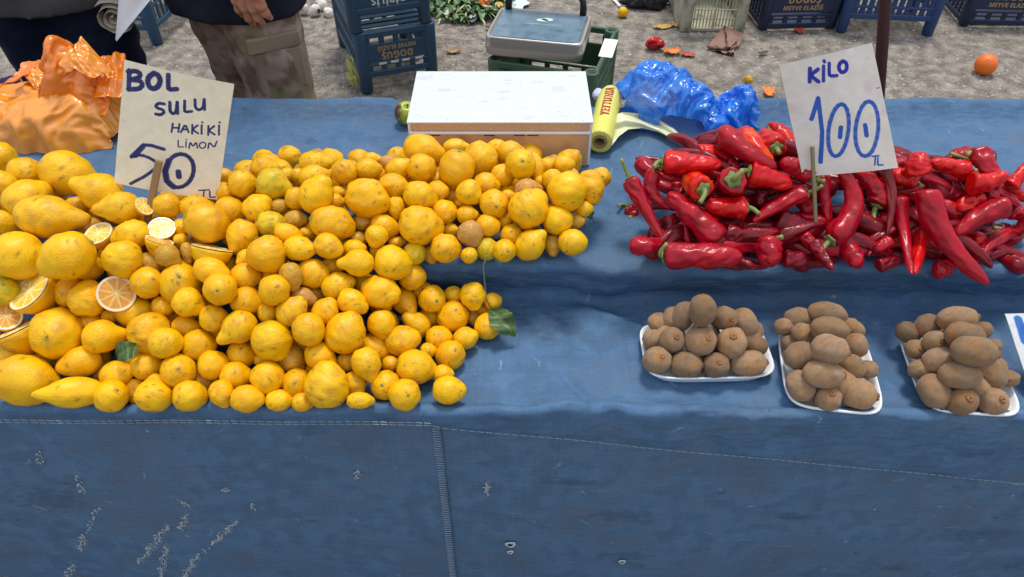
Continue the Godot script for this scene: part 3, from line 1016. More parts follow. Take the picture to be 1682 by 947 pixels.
# a slatted plastic crate; its printed end looks along +z. flipped: it stands upside down on its corner posts
func crate(label: String, at: Vector3, yaw: float, w: float, d: float, h: float, flipped: bool, m: Material, line1: String, line2: String, ink: Material, group := "plastic crates in the yard", wide_slats := false, board_y := 0.52) -> Node3D:
	var o := thing("plastic_crate", label, "crate", at, group)
	o.rotation_degrees.y = yaw
	var lift := 0.062 if flipped else 0.004
	var ph := h + (0.062 if flipped else 0.004)
	var post := lathe([[0.001, 0.0], [0.022, 0.0], [0.0245, 0.004], [0.027, ph - 0.004], [0.025, ph], [0.017, ph], [0.016, ph - 0.03], [0.001, ph - 0.03]], 12)
	for sx in [-1.0, 1.0]:
		for sz in [-1.0, 1.0]:
			var p := part("corner_post", post, m, o)
			p.position = Vector3(sx * (w * 0.5 - 0.022), 0.0, sz * (d * 0.5 - 0.022))
	var rail_w := box_mesh(Vector3(w - 0.05, 0.024, 0.014), 0.003)
	var rail_d := box_mesh(Vector3(0.014, 0.024, d - 0.05), 0.003)
	var thin_w := box_mesh(Vector3(w - 0.05, 0.010, 0.010), 0.002)
	for y in [lift + 0.014, lift + h - 0.014]:
		for s in [-1.0, 1.0]:
			part("rail", rail_w, m, o).position = Vector3(0, y, s * (d * 0.5 - 0.009))
			part("rail", rail_d, m, o).position = Vector3(s * (w * 0.5 - 0.009), y, 0)
	# ends: a printed board with a row of slots above and below
	var board := box_mesh(Vector3(w - 0.062, h * 0.40, 0.007), 0.002)
	var stub := box_mesh(Vector3(0.022, h * 0.16, 0.008), 0.002)
	for s in [-1.0, 1.0]:
		part("end_board", board, m, o).position = Vector3(0, lift + h * board_y, s * (d * 0.5 - 0.010))
		part("rail", thin_w, m, o).position = Vector3(0, lift + h * (0.27 if board_y > 0.4 else 0.62), s * (d * 0.5 - 0.0085))
		for k in 5:
			var x := (k - 2) * (w - 0.09) / 4.0
			part("slat", stub, m, o).position = Vector3(x, lift + h * 0.80, s * (d * 0.5 - 0.011))
			part("slat", stub, m, o).position = Vector3(x, lift + h * (0.185 if board_y > 0.4 else 0.70), s * (d * 0.5 - 0.011))
	# long sides: upright slats and a middle rail
	var n := 11
	var up := box_mesh(Vector3(0.008, h - 0.045, 0.016 if not wide_slats else 0.022), 0.002)
	var mid := box_mesh(Vector3(0.010, 0.012, d - 0.06), 0.002)
	for s in [-1.0, 1.0]:
		for k in n:
			part("slat", up, m, o).position = Vector3(s * (w * 0.5 - 0.012), lift + h * 0.5, lerpf(-0.5, 0.5, (k + 0.5) / n) * (d - 0.07))
		for y in ([0.5] if not wide_slats else [0.28, 0.5, 0.72]):
			part("rail", mid, m, o).position = Vector3(s * (w * 0.5 - 0.0085), lift + h * y, 0)
	var fl := box_mesh(Vector3(w - 0.045, 0.006, 0.026), 0.002)
	for k in 10:
		part("floor_slat", fl, m, o).position = Vector3(0, lift + (h - 0.016 if flipped else 0.012), lerpf(-0.5, 0.5, (k + 0.5) / 10.0) * (d - 0.05))
	if line1:
		var turn := Basis(Vector3.BACK, PI if flipped else 0.0)
		var sgn := -1.0 if flipped else 1.0
		var z := d * 0.5 - 0.0062
		words(line1, h * 0.20, o, ink, Transform3D(turn, Vector3(0, lift + h * board_y + sgn * h * 0.07, z)))
		words(line2, h * 0.12, o, ink, Transform3D(turn, Vector3(0, lift + h * board_y - sgn * h * 0.10, z)))
	return o

func build_crates():
	var G := "plastic crates in the yard"
	# the leaning stack in the middle
	var a := on_h(606, 156, 0.0)
	var b := on_h(713, 137, 0.0)
	var yaw := rad_to_deg(atan2(-(b.z - a.z), b.x - a.x))
	var r := Vector3(b.x - a.x, 0, b.z - a.z).normalized()
	var back := Vector3(r.z, 0, -r.x)
	if back.z > 0: back = -back
	var c := (a + b) * 0.5 + back * 0.245
	c.y = 0.003
	var w := a.distance_to(b) + 0.045
	var low := crate("navy crate upside down on its posts, lower one of the leaning stack", c, yaw, w, 0.49, 0.185, true, M.navy_plastic, "DOĞUŞ", "MEYVE ELAZIĞ", M.lettering_gold, G)
	for k in [[-0.062, 0.0], [-0.015, 0.0], [0.030, 0.0], [0.083, 0.0], [0.083, 0.022]]:
		part("slot", box_mesh(Vector3(0.030, 0.009, 0.002), 0.0005), M.lettering_white, low).position = Vector3(k[0], 0.062 + 0.056 - k[1], 0.245 - 0.0015)
	c.y = 0.003 + 0.062 + 0.185 + 0.002
	var top := crate("navy crate upside down with white lettering, upper one of the leaning stack", c + back * 0.0 - r * 0.012, yaw, w, 0.49, 0.185, true, M.navy_plastic, "DİRİLİŞ", "ELAZIĞ", M.lettering_white, G, false, 0.33)
	top.position.y = c.y
	# behind the paper roll
	a = on_h(268, 76, 0.0)
	crate("blue green crate upside down behind the paper roll, left of the camouflage trousers", a + Vector3(-0.14, 0.003, -0.26), -6.0, 0.31, 0.49, 0.19, true, M.teal_plastic, "DOĞUŞ", "MEYVE ELAZIĞ", M.lettering_gold, G)
	# the row at the back right
	a = on_h(1240, 53, 0.0)
	b = on_h(1356, 46, 0.0)
	crate("dark navy crate with faint gold lettering right of the pale crate", (a + b) * 0.5 + Vector3(0.02, 0.003, -0.245), 3.0, a.distance_to(b) + 0.02, 0.49, 0.22, false, M.dark_navy, "DOĞUŞ", "MEYVE ELAZIĞ", M.lettering_gold, G)
	a = on_h(1377, 52, 0.0)
	b = on_h(1518, 62, 0.0)
	crate("blue crate upside down with its long slatted side to the viewer, behind the pole", (a + b) * 0.5 + Vector3(0.03, 0.003, -0.15), 84.0, 0.31, a.distance_to(b) + 0.05, 0.20, true, M.blue_plastic, "", "", M.lettering_gold, G, true)
	a = on_h(1588, 45, 0.0)
	crate("navy crate with gold lettering at the upper right corner of the photo", a + Vector3(0.17, 0.003, -0.245), -4.0, 0.36, 0.49, 0.22, false, M.dark_navy, "DOĞUŞ", "MEYVE ELAZIĞ", M.lettering_gold, G)
	# pale crate with a grated end
	a = on_h(1116, 54, 0.0)
	b = on_h(1222, 54, 0.0)
	var pale := mat(rgb8(190, 188, 172), 0.6)
	bumpy(triplanar(pale, 3.0), noise_tex(0.03, 256, 4, FastNoiseLite.TYPE_SIMPLEX, 2.0), 0.2)
	pale.albedo_texture = noise_tex(0.008, 256, 4, FastNoiseLite.TYPE_SIMPLEX, 0.0, [[0.0, 0.45, 1.0], [rgb8(120, 112, 96), rgb8(226, 224, 214), rgb8(250, 250, 244)]], 14)
	var o := thing("pale_crate", "dirty white plastic crate with a grated opening, behind the folded cardboard", "crate", (a + b) * 0.5 + Vector3(0, 0.003, -0.20), G)
	w = a.distance_to(b)
	var side := box_mesh(Vector3(w * 0.17, 0.36, 0.014), 0.003)
	for s in [-1.0, 1.0]:
		part("end_upright", side, pale, o).position = Vector3(s * w * 0.413, 0.18, 0.19)
		part("side_wall", box_mesh(Vector3(0.012, 0.36, 0.37), 0.003), pale, o).position = Vector3(s * (w * 0.5 - 0.006), 0.18, -0.005)
	part("back_wall", box_mesh(Vector3(w - 0.026, 0.36, 0.012), 0.003), pale, o).position = Vector3(0, 0.18, -0.185)
	part("end_board", box_mesh(Vector3(w * 0.65, 0.20, 0.012), 0.003), pale, o).position = Vector3(0, 0.26, 0.189)
	part("sill", box_mesh(Vector3(w * 0.65, 0.016, 0.012), 0.003), pale, o).position = Vector3(0, 0.010, 0.189)
	part("floor", box_mesh(Vector3(w - 0.03, 0.006, 0.36), 0.002), pale, o).position = Vector3(0, 0.006, 0)
	for k in 13:
		part("bar", box_mesh(Vector3(0.0045, 0.142, 0.006), 0.001), pale, o).position = Vector3((k - 6) * w * 0.65 / 13.0, 0.089, 0.185)
	for y in [0.060, 0.100]:
		part("cross_bar", box_mesh(Vector3(w * 0.65, 0.005, 0.005), 0.001), pale, o).position = Vector3(0, y, 0.1925)
	part("upright_bar", box_mesh(Vector3(0.008, 0.142, 0.006), 0.001), pale, o).position = Vector3(0, 0.089, 0.1930)
	# green crate that carries the steel scale
	a = on_h(803, 112, 0.235)
	b = on_h(978, 118, 0.235)
	var gw := a.distance_to(b) + 0.02
	crate("green lattice crate carrying the steel scale, behind the table", Vector3((a.x + b.x) * 0.5 + 0.055, 0.003, (a.z + b.z) * 0.5 - 0.19), -17.0, gw, 0.40, 0.238, false, M.green_plastic, "", "", M.lettering_gold, G, true)

func build_pole():
	var p := on_z(1446, 112, -1.51)
	var q := on_z(1454, -2, -1.535)
	var d := (q - p).normalized()
	var foot := p - d * (p.y / d.y)
	var o := thing("stall_pole", "dark red brown painted metal pole rising behind the card that says KILO 100", "pole", foot)
	part("shaft", tube_mesh([Vector3.ZERO, d * 1.2, d * 2.6], [0.0125, 0.0125, 0.0125], 16), M.rust_paint, o)
	part("foot_plate", box_mesh(Vector3(0.09, 0.006, 0.09), 0.002), M.rust_paint, o).position.y = 0.004

# ---------------------------------------------------------------- the white topped box and the steel scale
func build_bench_scale():
	var fr := on_h(968, 274, TABLE_H)
	var fl := Vector3(on_h(668, 207, 0.750).x, TABLE_H, fr.z)
	var w := fr.x - fl.x
	var dep := 0.195
	var o := thing("bench_scale", "low wooden box with a scuffed white laminate top, behind the heap of lemons", "box", Vector3((fr.x + fl.x) * 0.5, TABLE_H + 0.002, fr.z - dep * 0.5))
	var beige := mat(Color.WHITE, 0.6)
	beige.albedo_texture = noise_tex(0.01, 256, 4, FastNoiseLite.TYPE_SIMPLEX, 0.0, [[0.0, 0.4, 1.0], [rgb8(186, 140, 96), rgb8(208, 168, 122), rgb8(218, 182, 138)]], 4)
	triplanar(beige, 4.0)
	var chip := mat(Color.WHITE, 0.85)
	chip.albedo_texture = noise_tex(0.06, 256, 4, FastNoiseLite.TYPE_SIMPLEX, 0.0, [[0.0, 0.4, 0.7, 1.0], [rgb8(190, 152, 118), rgb8(204, 170, 134), rgb8(210, 178, 144), rgb8(218, 190, 158)]], 6)
	triplanar(chip, 9.0)
	var lam := Image.create(700, 420, false, Image.FORMAT_RGB8)
	lam.fill(rgb8(208, 214, 215))
	var r := RandomNumberGenerator.new()
	r.seed = 3
	for i in 90:
		var p := Vector2(r.randf() * 700, r.randf() * 420)
		var d := Vector2.from_angle(r.randf() * TAU) * r.randf_range(2, 40)
		brush(lam, [p, p + d], r.randf_range(1.0, 2.4), rgb8(158, 164, 164), 0.7, r.randf_range(0.2, 0.6))
	smears(lam, 26, 8, rgb8(206, 210, 210), rgb8(140, 136, 128), 0.22)
	for i in 60:
		var p := Vector2(r.randf() * 700, r.randf() * 420)
		brush(lam, [p, p + Vector2(r.randf_range(-4, 4), r.randf_range(-3, 3))], r.randf_range(1.2, 3.6), rgb8(120, 112, 104), 0.9, r.randf_range(0.3, 0.8))
	for i in 14:
		var p := Vector2(r.randf_range(520, 690), r.randf_range(300, 410))
		brush(lam, [p, p + Vector2(4, 1)], 3.5, rgb8(130, 120, 110), 0.9, 0.6)
	var white := mat(Color.WHITE, 0.42)
	white.albedo_texture = ImageTexture.create_from_image(lam)
	part("front_board", box_mesh(Vector3(w - 0.012, 0.068, 0.012), 0.001), beige, o).position = Vector3(0, 0.034, dep * 0.5 - 0.006)
	for s in [-1.0, 1.0]:
		part("side_board", box_mesh(Vector3(0.0055, 0.094, dep - 0.002), 0.0012), M.foam, o).position = Vector3(s * (w * 0.5 - 0.0028), 0.047, -0.001)
	part("back_board", box_mesh(Vector3(w - 0.012, 0.068, 0.010), 0.001), beige, o).position = Vector3(0, 0.034, -dep * 0.5 + 0.006)
	part("white_strip", box_mesh(Vector3(w - 0.008, 0.005, 0.016), 0.001), M.foam, o).position = Vector3(0, 0.0715, dep * 0.5 - 0.006)
	part("lid_core", box_mesh(Vector3(w - 0.0115, 0.017, dep - 0.004), 0.0008), chip, o).position = Vector3(0, 0.0835, 0.001)
	var T := PackedVector3Array()
	var U := PackedVector2Array()
	for i in 5:
		for j in 5:
			T.append(Vector3(lerpf(-0.5, 0.5, i / 4.0) * (w + 0.001), 0.0945, lerpf(-0.5, 0.5, j / 4.0) * (dep + 0.002)))
			U.append(Vector2(i / 4.0, j / 4.0))
	part("laminate_edge", box_mesh(Vector3(w + 0.001, 0.0022, dep + 0.002), 0.0006), M.foam, o).position.y = 0.0931
	part("laminate_top", sheet(5, 5, T, PackedColorArray(), U, true), white, o)
	part("screw", lathe([[0.0, 0.0016], [0.002, 0.0016], [0.0036, 0.0], [0.0036, -0.002]], 14), mat(rgb8(70, 50, 40), 0.4, 0.6), o)
	o.get_node("screw").transform = Transform3D(Basis(Vector3.RIGHT, PI / 2), Vector3(w * 0.5 - 0.022, 0.026, dep * 0.5 + 0.0004))
	# dark scuffs under the strip
	for x in [-0.02, 0.035, 0.06, -0.12]:
		part("chipped_edge", box_mesh(Vector3(0.02, 0.0025, 0.001), 0.0003), mat(rgb8(60, 44, 36), 0.9), o).position = Vector3(x, 0.0672, dep * 0.5 + 0.0001)

func build_digital_scale():
	var a := on_h(806, 64, 0.328)
	var b := on_h(971, 74, 0.328)
	var w := a.distance_to(b)
	var yaw := rad_to_deg(atan2(-(b.z - a.z), b.x - a.x))
	var dep := 0.265
	var o := thing("steel_scale", "flat steel market scale with a blue plate, standing on the green crate", "scale", Vector3((a.x + b.x) * 0.5, 0.262, (a.z + b.z) * 0.5 - dep * 0.5))
	o.rotation_degrees.y = yaw - 4.0
	o.scale = Vector3(1.0, 0.82, 1.0)
	# body: a rounded tray turned upside down
	var rows := [[0.96, 0.0], [0.985, 0.006], [0.990, 0.028], [1.006, 0.033], [1.006, 0.040], [0.991, 0.045], [0.990, 0.072], [0.985, 0.079], [0.970, 0.083], [0.95, 0.084], [0.93, 0.0835], [0.925, 0.080], [0.02, 0.080]]
	var P := PackedVector3Array()
	for q in rows:
		for j in 97:
			var t := TAU * (j % 96) / 96.0
			var e := pow(pow(absf(cos(t)), 14.0) + pow(absf(sin(t)), 14.0), -1.0 / 14.0)
			P.append(Vector3(cos(t) * e * q[0] * w * 0.5, q[1], sin(t) * e * q[0] * dep * 0.5))
	part("steel_cover", sheet(rows.size(), 97, P, PackedColorArray(), PackedVector2Array(), true), M.steel, o)
	var blue := mat(rgb8(112, 136, 150), 0.28)
	blue.albedo_texture = noise_tex(0.01, 256, 4, FastNoiseLite.TYPE_SIMPLEX, 0.0, [[0.0, 0.5, 1.0], [Color(0.75, 0.8, 0.82), Color(0.95, 0.97, 1), Color(1, 1, 1)]], 17)
	triplanar(blue, 5.0)
	part("blue_plate", box_mesh(Vector3(w * 0.885, 0.0022, dep * 0.87), 0.0008), blue, o).position.y = 0.0815
	var st := tool()
	for k in 26:                                              # the pale emblem: a slanting leaf of two lobes
		for q in [[-0.004, 0.0], [0.014, -0.008]]:
			var t := TAU * k / 26.0
			var t2 := TAU * (k + 1) / 26.0
			var c := Vector3(q[0] + 0.006, 0.0831, q[1] - 0.045)
			tri(st, c, c + Vector3(cos(t) * 0.021, 0, sin(t) * 0.012), c + Vector3(cos(t2) * 0.021, 0, sin(t2) * 0.012))
	part("emblem", done(st), mat(rgb8(206, 232, 224), 0.5), o)
	words("süpermarket", 0.021, o, mat(rgb8(150, 172, 190), 0.5), Transform3D(Basis(Vector3.RIGHT, -PI / 2), Vector3(0.012, 0.0834, -0.008)), "faded_print")
	for x in [-0.14, 0.14]:
		for z in [-0.10, 0.10]:
			part("foot", lathe([[0.001, 0.0], [0.014, 0.0], [0.014, -0.008], [0.001, -0.008]], 12), M.black, o).position = Vector3(x, 0.001, z)
	# posts and frame of the display
	for s in [-1.0, 1.0]:
		var x: float = s * w * 0.40
		part("display_post", tube_mesh([Vector3(x, 0.082, -dep * 0.46), Vector3(x, 0.115, -dep * 0.47), Vector3(x * 0.97, 0.14, -dep * 0.50), Vector3(x * 0.80, 0.165, -dep * 0.53)], [0.013, 0.0125, 0.012, 0.012], 10), M.black, o)
	part("display_bar", box_mesh(Vector3(w * 0.66, 0.012, 0.03), 0.003), M.foam, o).position = Vector3(0, 0.150, -dep * 0.53)
	part("display_housing", box_mesh(Vector3(w * 0.80, 0.11, 0.045), 0.008), M.black, o).position = Vector3(0, 0.215, -dep * 0.56)
	var c := on_h(1000, 82, 0.245)
	var note := part("paper_slip", box_mesh(Vector3(0.05, 0.0015, 0.15), 0.0004), M.tissue, self)
	note.position = c + Vector3(0, -0.002, -0.02)
	note.rotation_degrees = Vector3(0, -14, 0)
	tag(note, "white slip of paper between the steel scale and the green crate rim", "paper")

# ---------------------------------------------------------------- the roll of bags
func build_bag_roll():
	var a := on_h(985, 233, TABLE_H + 0.026)
	var b := on_h(1003, 153, TABLE_H + 0.026)
	var d := b - a
	var n := d.length()
	var o := thing("bag_roll", "roll of yellow plastic bags with red print, beside the white topped box", "bag roll", a)
	o.basis = basis_to(d, Vector3.UP)
	var film := mat(rgb8(226, 222, 104), 0.32)
	film.backlight_enabled = true
	film.backlight = Color(0.25, 0.24, 0.06)
	bumpy(triplanar(film, 10.0), noise_tex(0.03, 256, 3, FastNoiseLite.TYPE_SIMPLEX, 6.0), 0.35)
	var rows := []
	for i in 26:
		var s := i / 25.0
		rows.append([0.0235 + 0.0012 * nz.get_noise_1d(s * 9.0) + 0.0015 * sin(s * PI) - 0.004 * smooth(0.93, 1.0, s), s * n])
	rows = [[0.0135, 0.001], [0.016, -0.0012], [0.019, -0.0005], [0.0225, -0.0002]] + rows + [[0.012, n + 0.002], [0.001, n + 0.002]]
	part("wound_film", lathe(rows, 32), film, o)
	part("cardboard_core", lathe([[0.0135, n * 0.6], [0.0095, n * 0.6], [0.0092, -0.002], [0.0105, -0.003], [0.0128, -0.003], [0.0135, 0.0], [0.0135, n * 0.6]], 24), mat(rgb8(150, 122, 82), 0.9), o)
	part("core_end", lathe([[0.0093, n * 0.35], [0.001, n * 0.35]], 24), mat(rgb8(64, 46, 34), 0.95), o)
	# print bent round the roll
	var t := TextMesh.new()
	var fnt := SystemFont.new()
	fnt.font_names = PackedStringArray(["Droid Sans"])
	fnt.font_weight = 700
	t.font = fnt
	t.text = "YETTUNIA"
	t.font_size = 64
	t.pixel_size = 0.024 / 64.0
	t.depth = 0.0005
	var A := t.get_mesh_arrays()
	var V: PackedVector3Array = A[Mesh.ARRAY_VERTEX]
	var up := o.basis.inverse() * Vector3(-0.12, 0.8, 0.58)
	var phi := atan2(up.z, up.x)
	for i in V.size():
		var v := V[i]
		var th := phi + (v.y * 1.0) / 0.0255
		V[i] = Vector3(cos(th) * (0.0262 + v.z), n * 0.60 + v.x * 1.0, sin(th) * (0.0262 + v.z))
	var st := tool()
	var I: PackedInt32Array = A[Mesh.ARRAY_INDEX]
	for i in I: st.add_vertex(V[i])
	part("red_print", done(st), mat(rgb8(186, 66, 66), 0.5), o)
	# the loose end of film that trails to the right
	var F := PackedVector3Array()
	var path := [[1004, 240, 994, 212], [1016, 224, 1002, 192], [1032, 212, 1022, 184], [1054, 210, 1048, 186], [1082, 217, 1076, 193], [1110, 230, 1106, 210], [1136, 247, 1134, 238]]
	for i in 31:
		var s := i / 30.0 * 5.99
		var k := int(s)
		var u := s - k
		for j in 9:
			var v := j / 8.0
			var e1 := Vector2(path[k][0], path[k][1]).lerp(Vector2(path[k + 1][0], path[k + 1][1]), u)
			var e2 := Vector2(path[k][2], path[k][3]).lerp(Vector2(path[k + 1][2], path[k + 1][3]), u)
			var e := e1.lerp(e2, v)
			var h := TABLE_H + 0.014 + 0.024 * exp(-pow((i - 10) / 7.0, 2)) * (0.4 + 0.6 * v) + 0.004 * sin(v * 9.0 + i * 0.3)
			F.append(on_h(e.x, e.y, h) - a)
	var tail := part("loose_film", sheet(31, 9, F), film.duplicate(), o)
	tail.material_override.albedo_color = rgb8(222, 226, 186)
	tail.basis = o.basis.inverse()

# ---------------------------------------------------------------- crumpled plastic bags
var cells := FastNoiseLite.new()

func crumple(p: Vector3) -> float:
	# straight creases: folded waves in several directions, each fading in and out
	var w := nz.get_noise_3dv(p * 0.9) * 0.5
	var f := 0.0
	for k in 8:
		var d := Vector3(sin(k * 2.4) , cos(k * 1.7) * 1.3, sin(k * 3.9 + 1.0)).normalized()
		var q := p.dot(d) * (1.1 + 0.6 * k) + w + k * 0.37
		var fold := absf(fposmod(q, 2.0) - 1.0)
		var here := clampf(0.5 + 1.4 * nz.get_noise_3dv(p * 0.8 + Vector3(k * 7.0, k * 3.0, 0)), 0.0, 1.0)
		f += fold * here * (0.62 / (1.0 + 0.45 * k))
	return f

func crumpled_ball(radii: Vector3, sd: float, amp: float, floor_y: float, freq := 1.6) -> ArrayMesh:
	var nu := 110
	var nv := 190
	var P := PackedVector3Array()
	for i in nu + 1:
		var t := PI * i / nu
		for j in nv + 1:
			var a := TAU * (j % nv) / nv
			var d := Vector3(sin(t) * cos(a), cos(t), sin(t) * sin(a))
			var k := 1.0 + amp * crumple(d * radii * freq * 15.0 + Vector3.ONE * sd) - amp * 0.6 + amp * 0.6 * nz.get_noise_3dv(d * radii * 11.0 + Vector3.ONE * sd)
			var p := d * k * radii
			p.y = maxf(p.y, floor_y + 0.0015 * nz.get_noise_2d(p.x * 40.0, p.z * 40.0))
			P.append(p)
	return sheet(nu + 1, nv + 1, P, PackedColorArray(), PackedVector2Array(), true)

# a sheet of thin film over four corners (each [pixel x, pixel y, distance]), bulged and creased
func film_sheet(c: Array, bulge: float, crease: float, sd: float, at: Vector3, n := 34) -> ArrayMesh:
	var W := []
	for q in c: W.append(on_z(q[0], q[1], -q[2]) - at)
	var P := PackedVector3Array()
	var nm: Vector3 = (W[1] - W[0]).cross(W[3] - W[0]).normalized()
	if nm.z < 0: nm = -nm
	for i in n:
		for j in n:
			var u := i / float(n - 1)
			var v := j / float(n - 1)
			var p: Vector3 = W[0].lerp(W[1], u).lerp(W[3].lerp(W[2], u), v)
			var e := nz.get_noise_2d(u * 4.0 + sd, v * 4.0) * 0.004
			p += nm * (bulge * sin(PI * u) * sin(PI * v) + crease * (crumple(Vector3(u * 2.2, v * 2.2, sd)) - 0.3) + e)
			P.append(p)
	return sheet(n, n, P)

func film(c: Color, rough: float) -> StandardMaterial3D:
	var m := mat(c, rough)
	m.transparency = BaseMaterial3D.TRANSPARENCY_ALPHA
	m.cull_mode = BaseMaterial3D.CULL_DISABLED
	m.metallic_specular = 0.7
	m.clearcoat_enabled = true
	m.clearcoat = 0.35
	m.clearcoat_roughness = 0.15
	return m

func crease_map() -> ImageTexture:                            # straight fine folds for thin film
	var n := 384
	var im := Image.create(n, n, false, Image.FORMAT_L8)
	var r := RandomNumberGenerator.new()
	r.seed = 12
	var waves := []
	for k in 11:
		waves.append([r.randi_range(-5 - k, 5 + k), r.randi_range(-4 - k / 2, 4 + k / 2), r.randf() * 2.0, r.randi_range(-2, 2), r.randi_range(-2, 2), r.randf() * TAU])
	for y in n:
		for x in n:
			var u := x / float(n)
			var v := y / float(n)
			var h := 0.0
			for k in 11:
				var q: Array = waves[k]
				var here := clampf(sin(TAU * (q[3] * u + q[4] * v) + q[5]) * 1.3 + 0.3, 0.0, 1.0)
				h += absf(fposmod(2.0 * (q[0] * u + q[1] * v) + q[2], 2.0) - 1.0) * here * (1.0 / (2.0 + 0.5 * k))
			im.set_pixel(x, y, Color(h * 0.5, h * 0.5, h * 0.5))
	im.bump_map_to_normal_map(10.0)
	return ImageTexture.create_from_image(im)

# thin film heaped over a form: more film than the form needs, so that it buckles into folds (a mass and spring sheet at rest)
func film_heap(form: Callable, nu: int, nv: int, extra: float, sd: int, hold := 1.0) -> ArrayMesh:
	var r := RandomNumberGenerator.new()
	r.seed = sd * 101
	var T := PackedVector3Array()
	for i in nu:
		for j in nv:
			T.append(form.call(2.0 * i / (nu - 1) - 1.0, 2.0 * j / (nv - 1) - 1.0))
	var P := T.duplicate()
	for i in P.size():
		var p := P[i]
		P[i] = p + Vector3(nz.get_noise_3d(p.x * 26.0, p.z * 26.0, sd * 9.0), nz.get_noise_3d(p.x * 24.0, p.z * 24.0, sd * 5.0 + 40.0), nz.get_noise_3d(p.x * 26.0, p.z * 26.0, sd * 3.0 + 80.0)) * 0.022
	var A := PackedInt32Array()
	var B := PackedInt32Array()
	var R := PackedFloat32Array()
	var soft := PackedByteArray()
	for i in nu:
		for j in nv:
			var a := i * nv + j
			for s in [[1, 0, 0], [0, 1, 0], [1, 1, 0], [1, -1, 0], [3, 0, 1], [0, 3, 1], [7, 0, 2], [0, 7, 2], [5, 5, 2]]:
				var x: int = i + s[0]
				var y: int = j + s[1]
				if x >= nu or y >= nv or y < 0: continue
				var b := x * nv + y
				A.append(a)
				B.append(b)
				R.append(T[a].distance_to(T[b]) * extra * [1.0, 0.88, 0.74][s[2]])
				soft.append(s[2])
	for pass_ in 46:
		var pull := 0.05 * hold if pass_ < 30 else 0.012 * hold
		for i in P.size():
			P[i] = P[i].lerp(T[i], pull)
		for k in A.size():
			var d := P[B[k]] - P[A[k]]
			var l := d.length()
			if soft[k] > 0 and l > R[k]: continue                # only keeps folds from getting sharper than the film allows
			var m := d * ((l - R[k]) / maxf(l, 1e-6) * 0.42)
			P[A[k]] += m
			P[B[k]] -= m
		for i in P.size():
			if P[i].y < 0.002: P[i].y = 0.002
	return sheet(nu, nv, P)

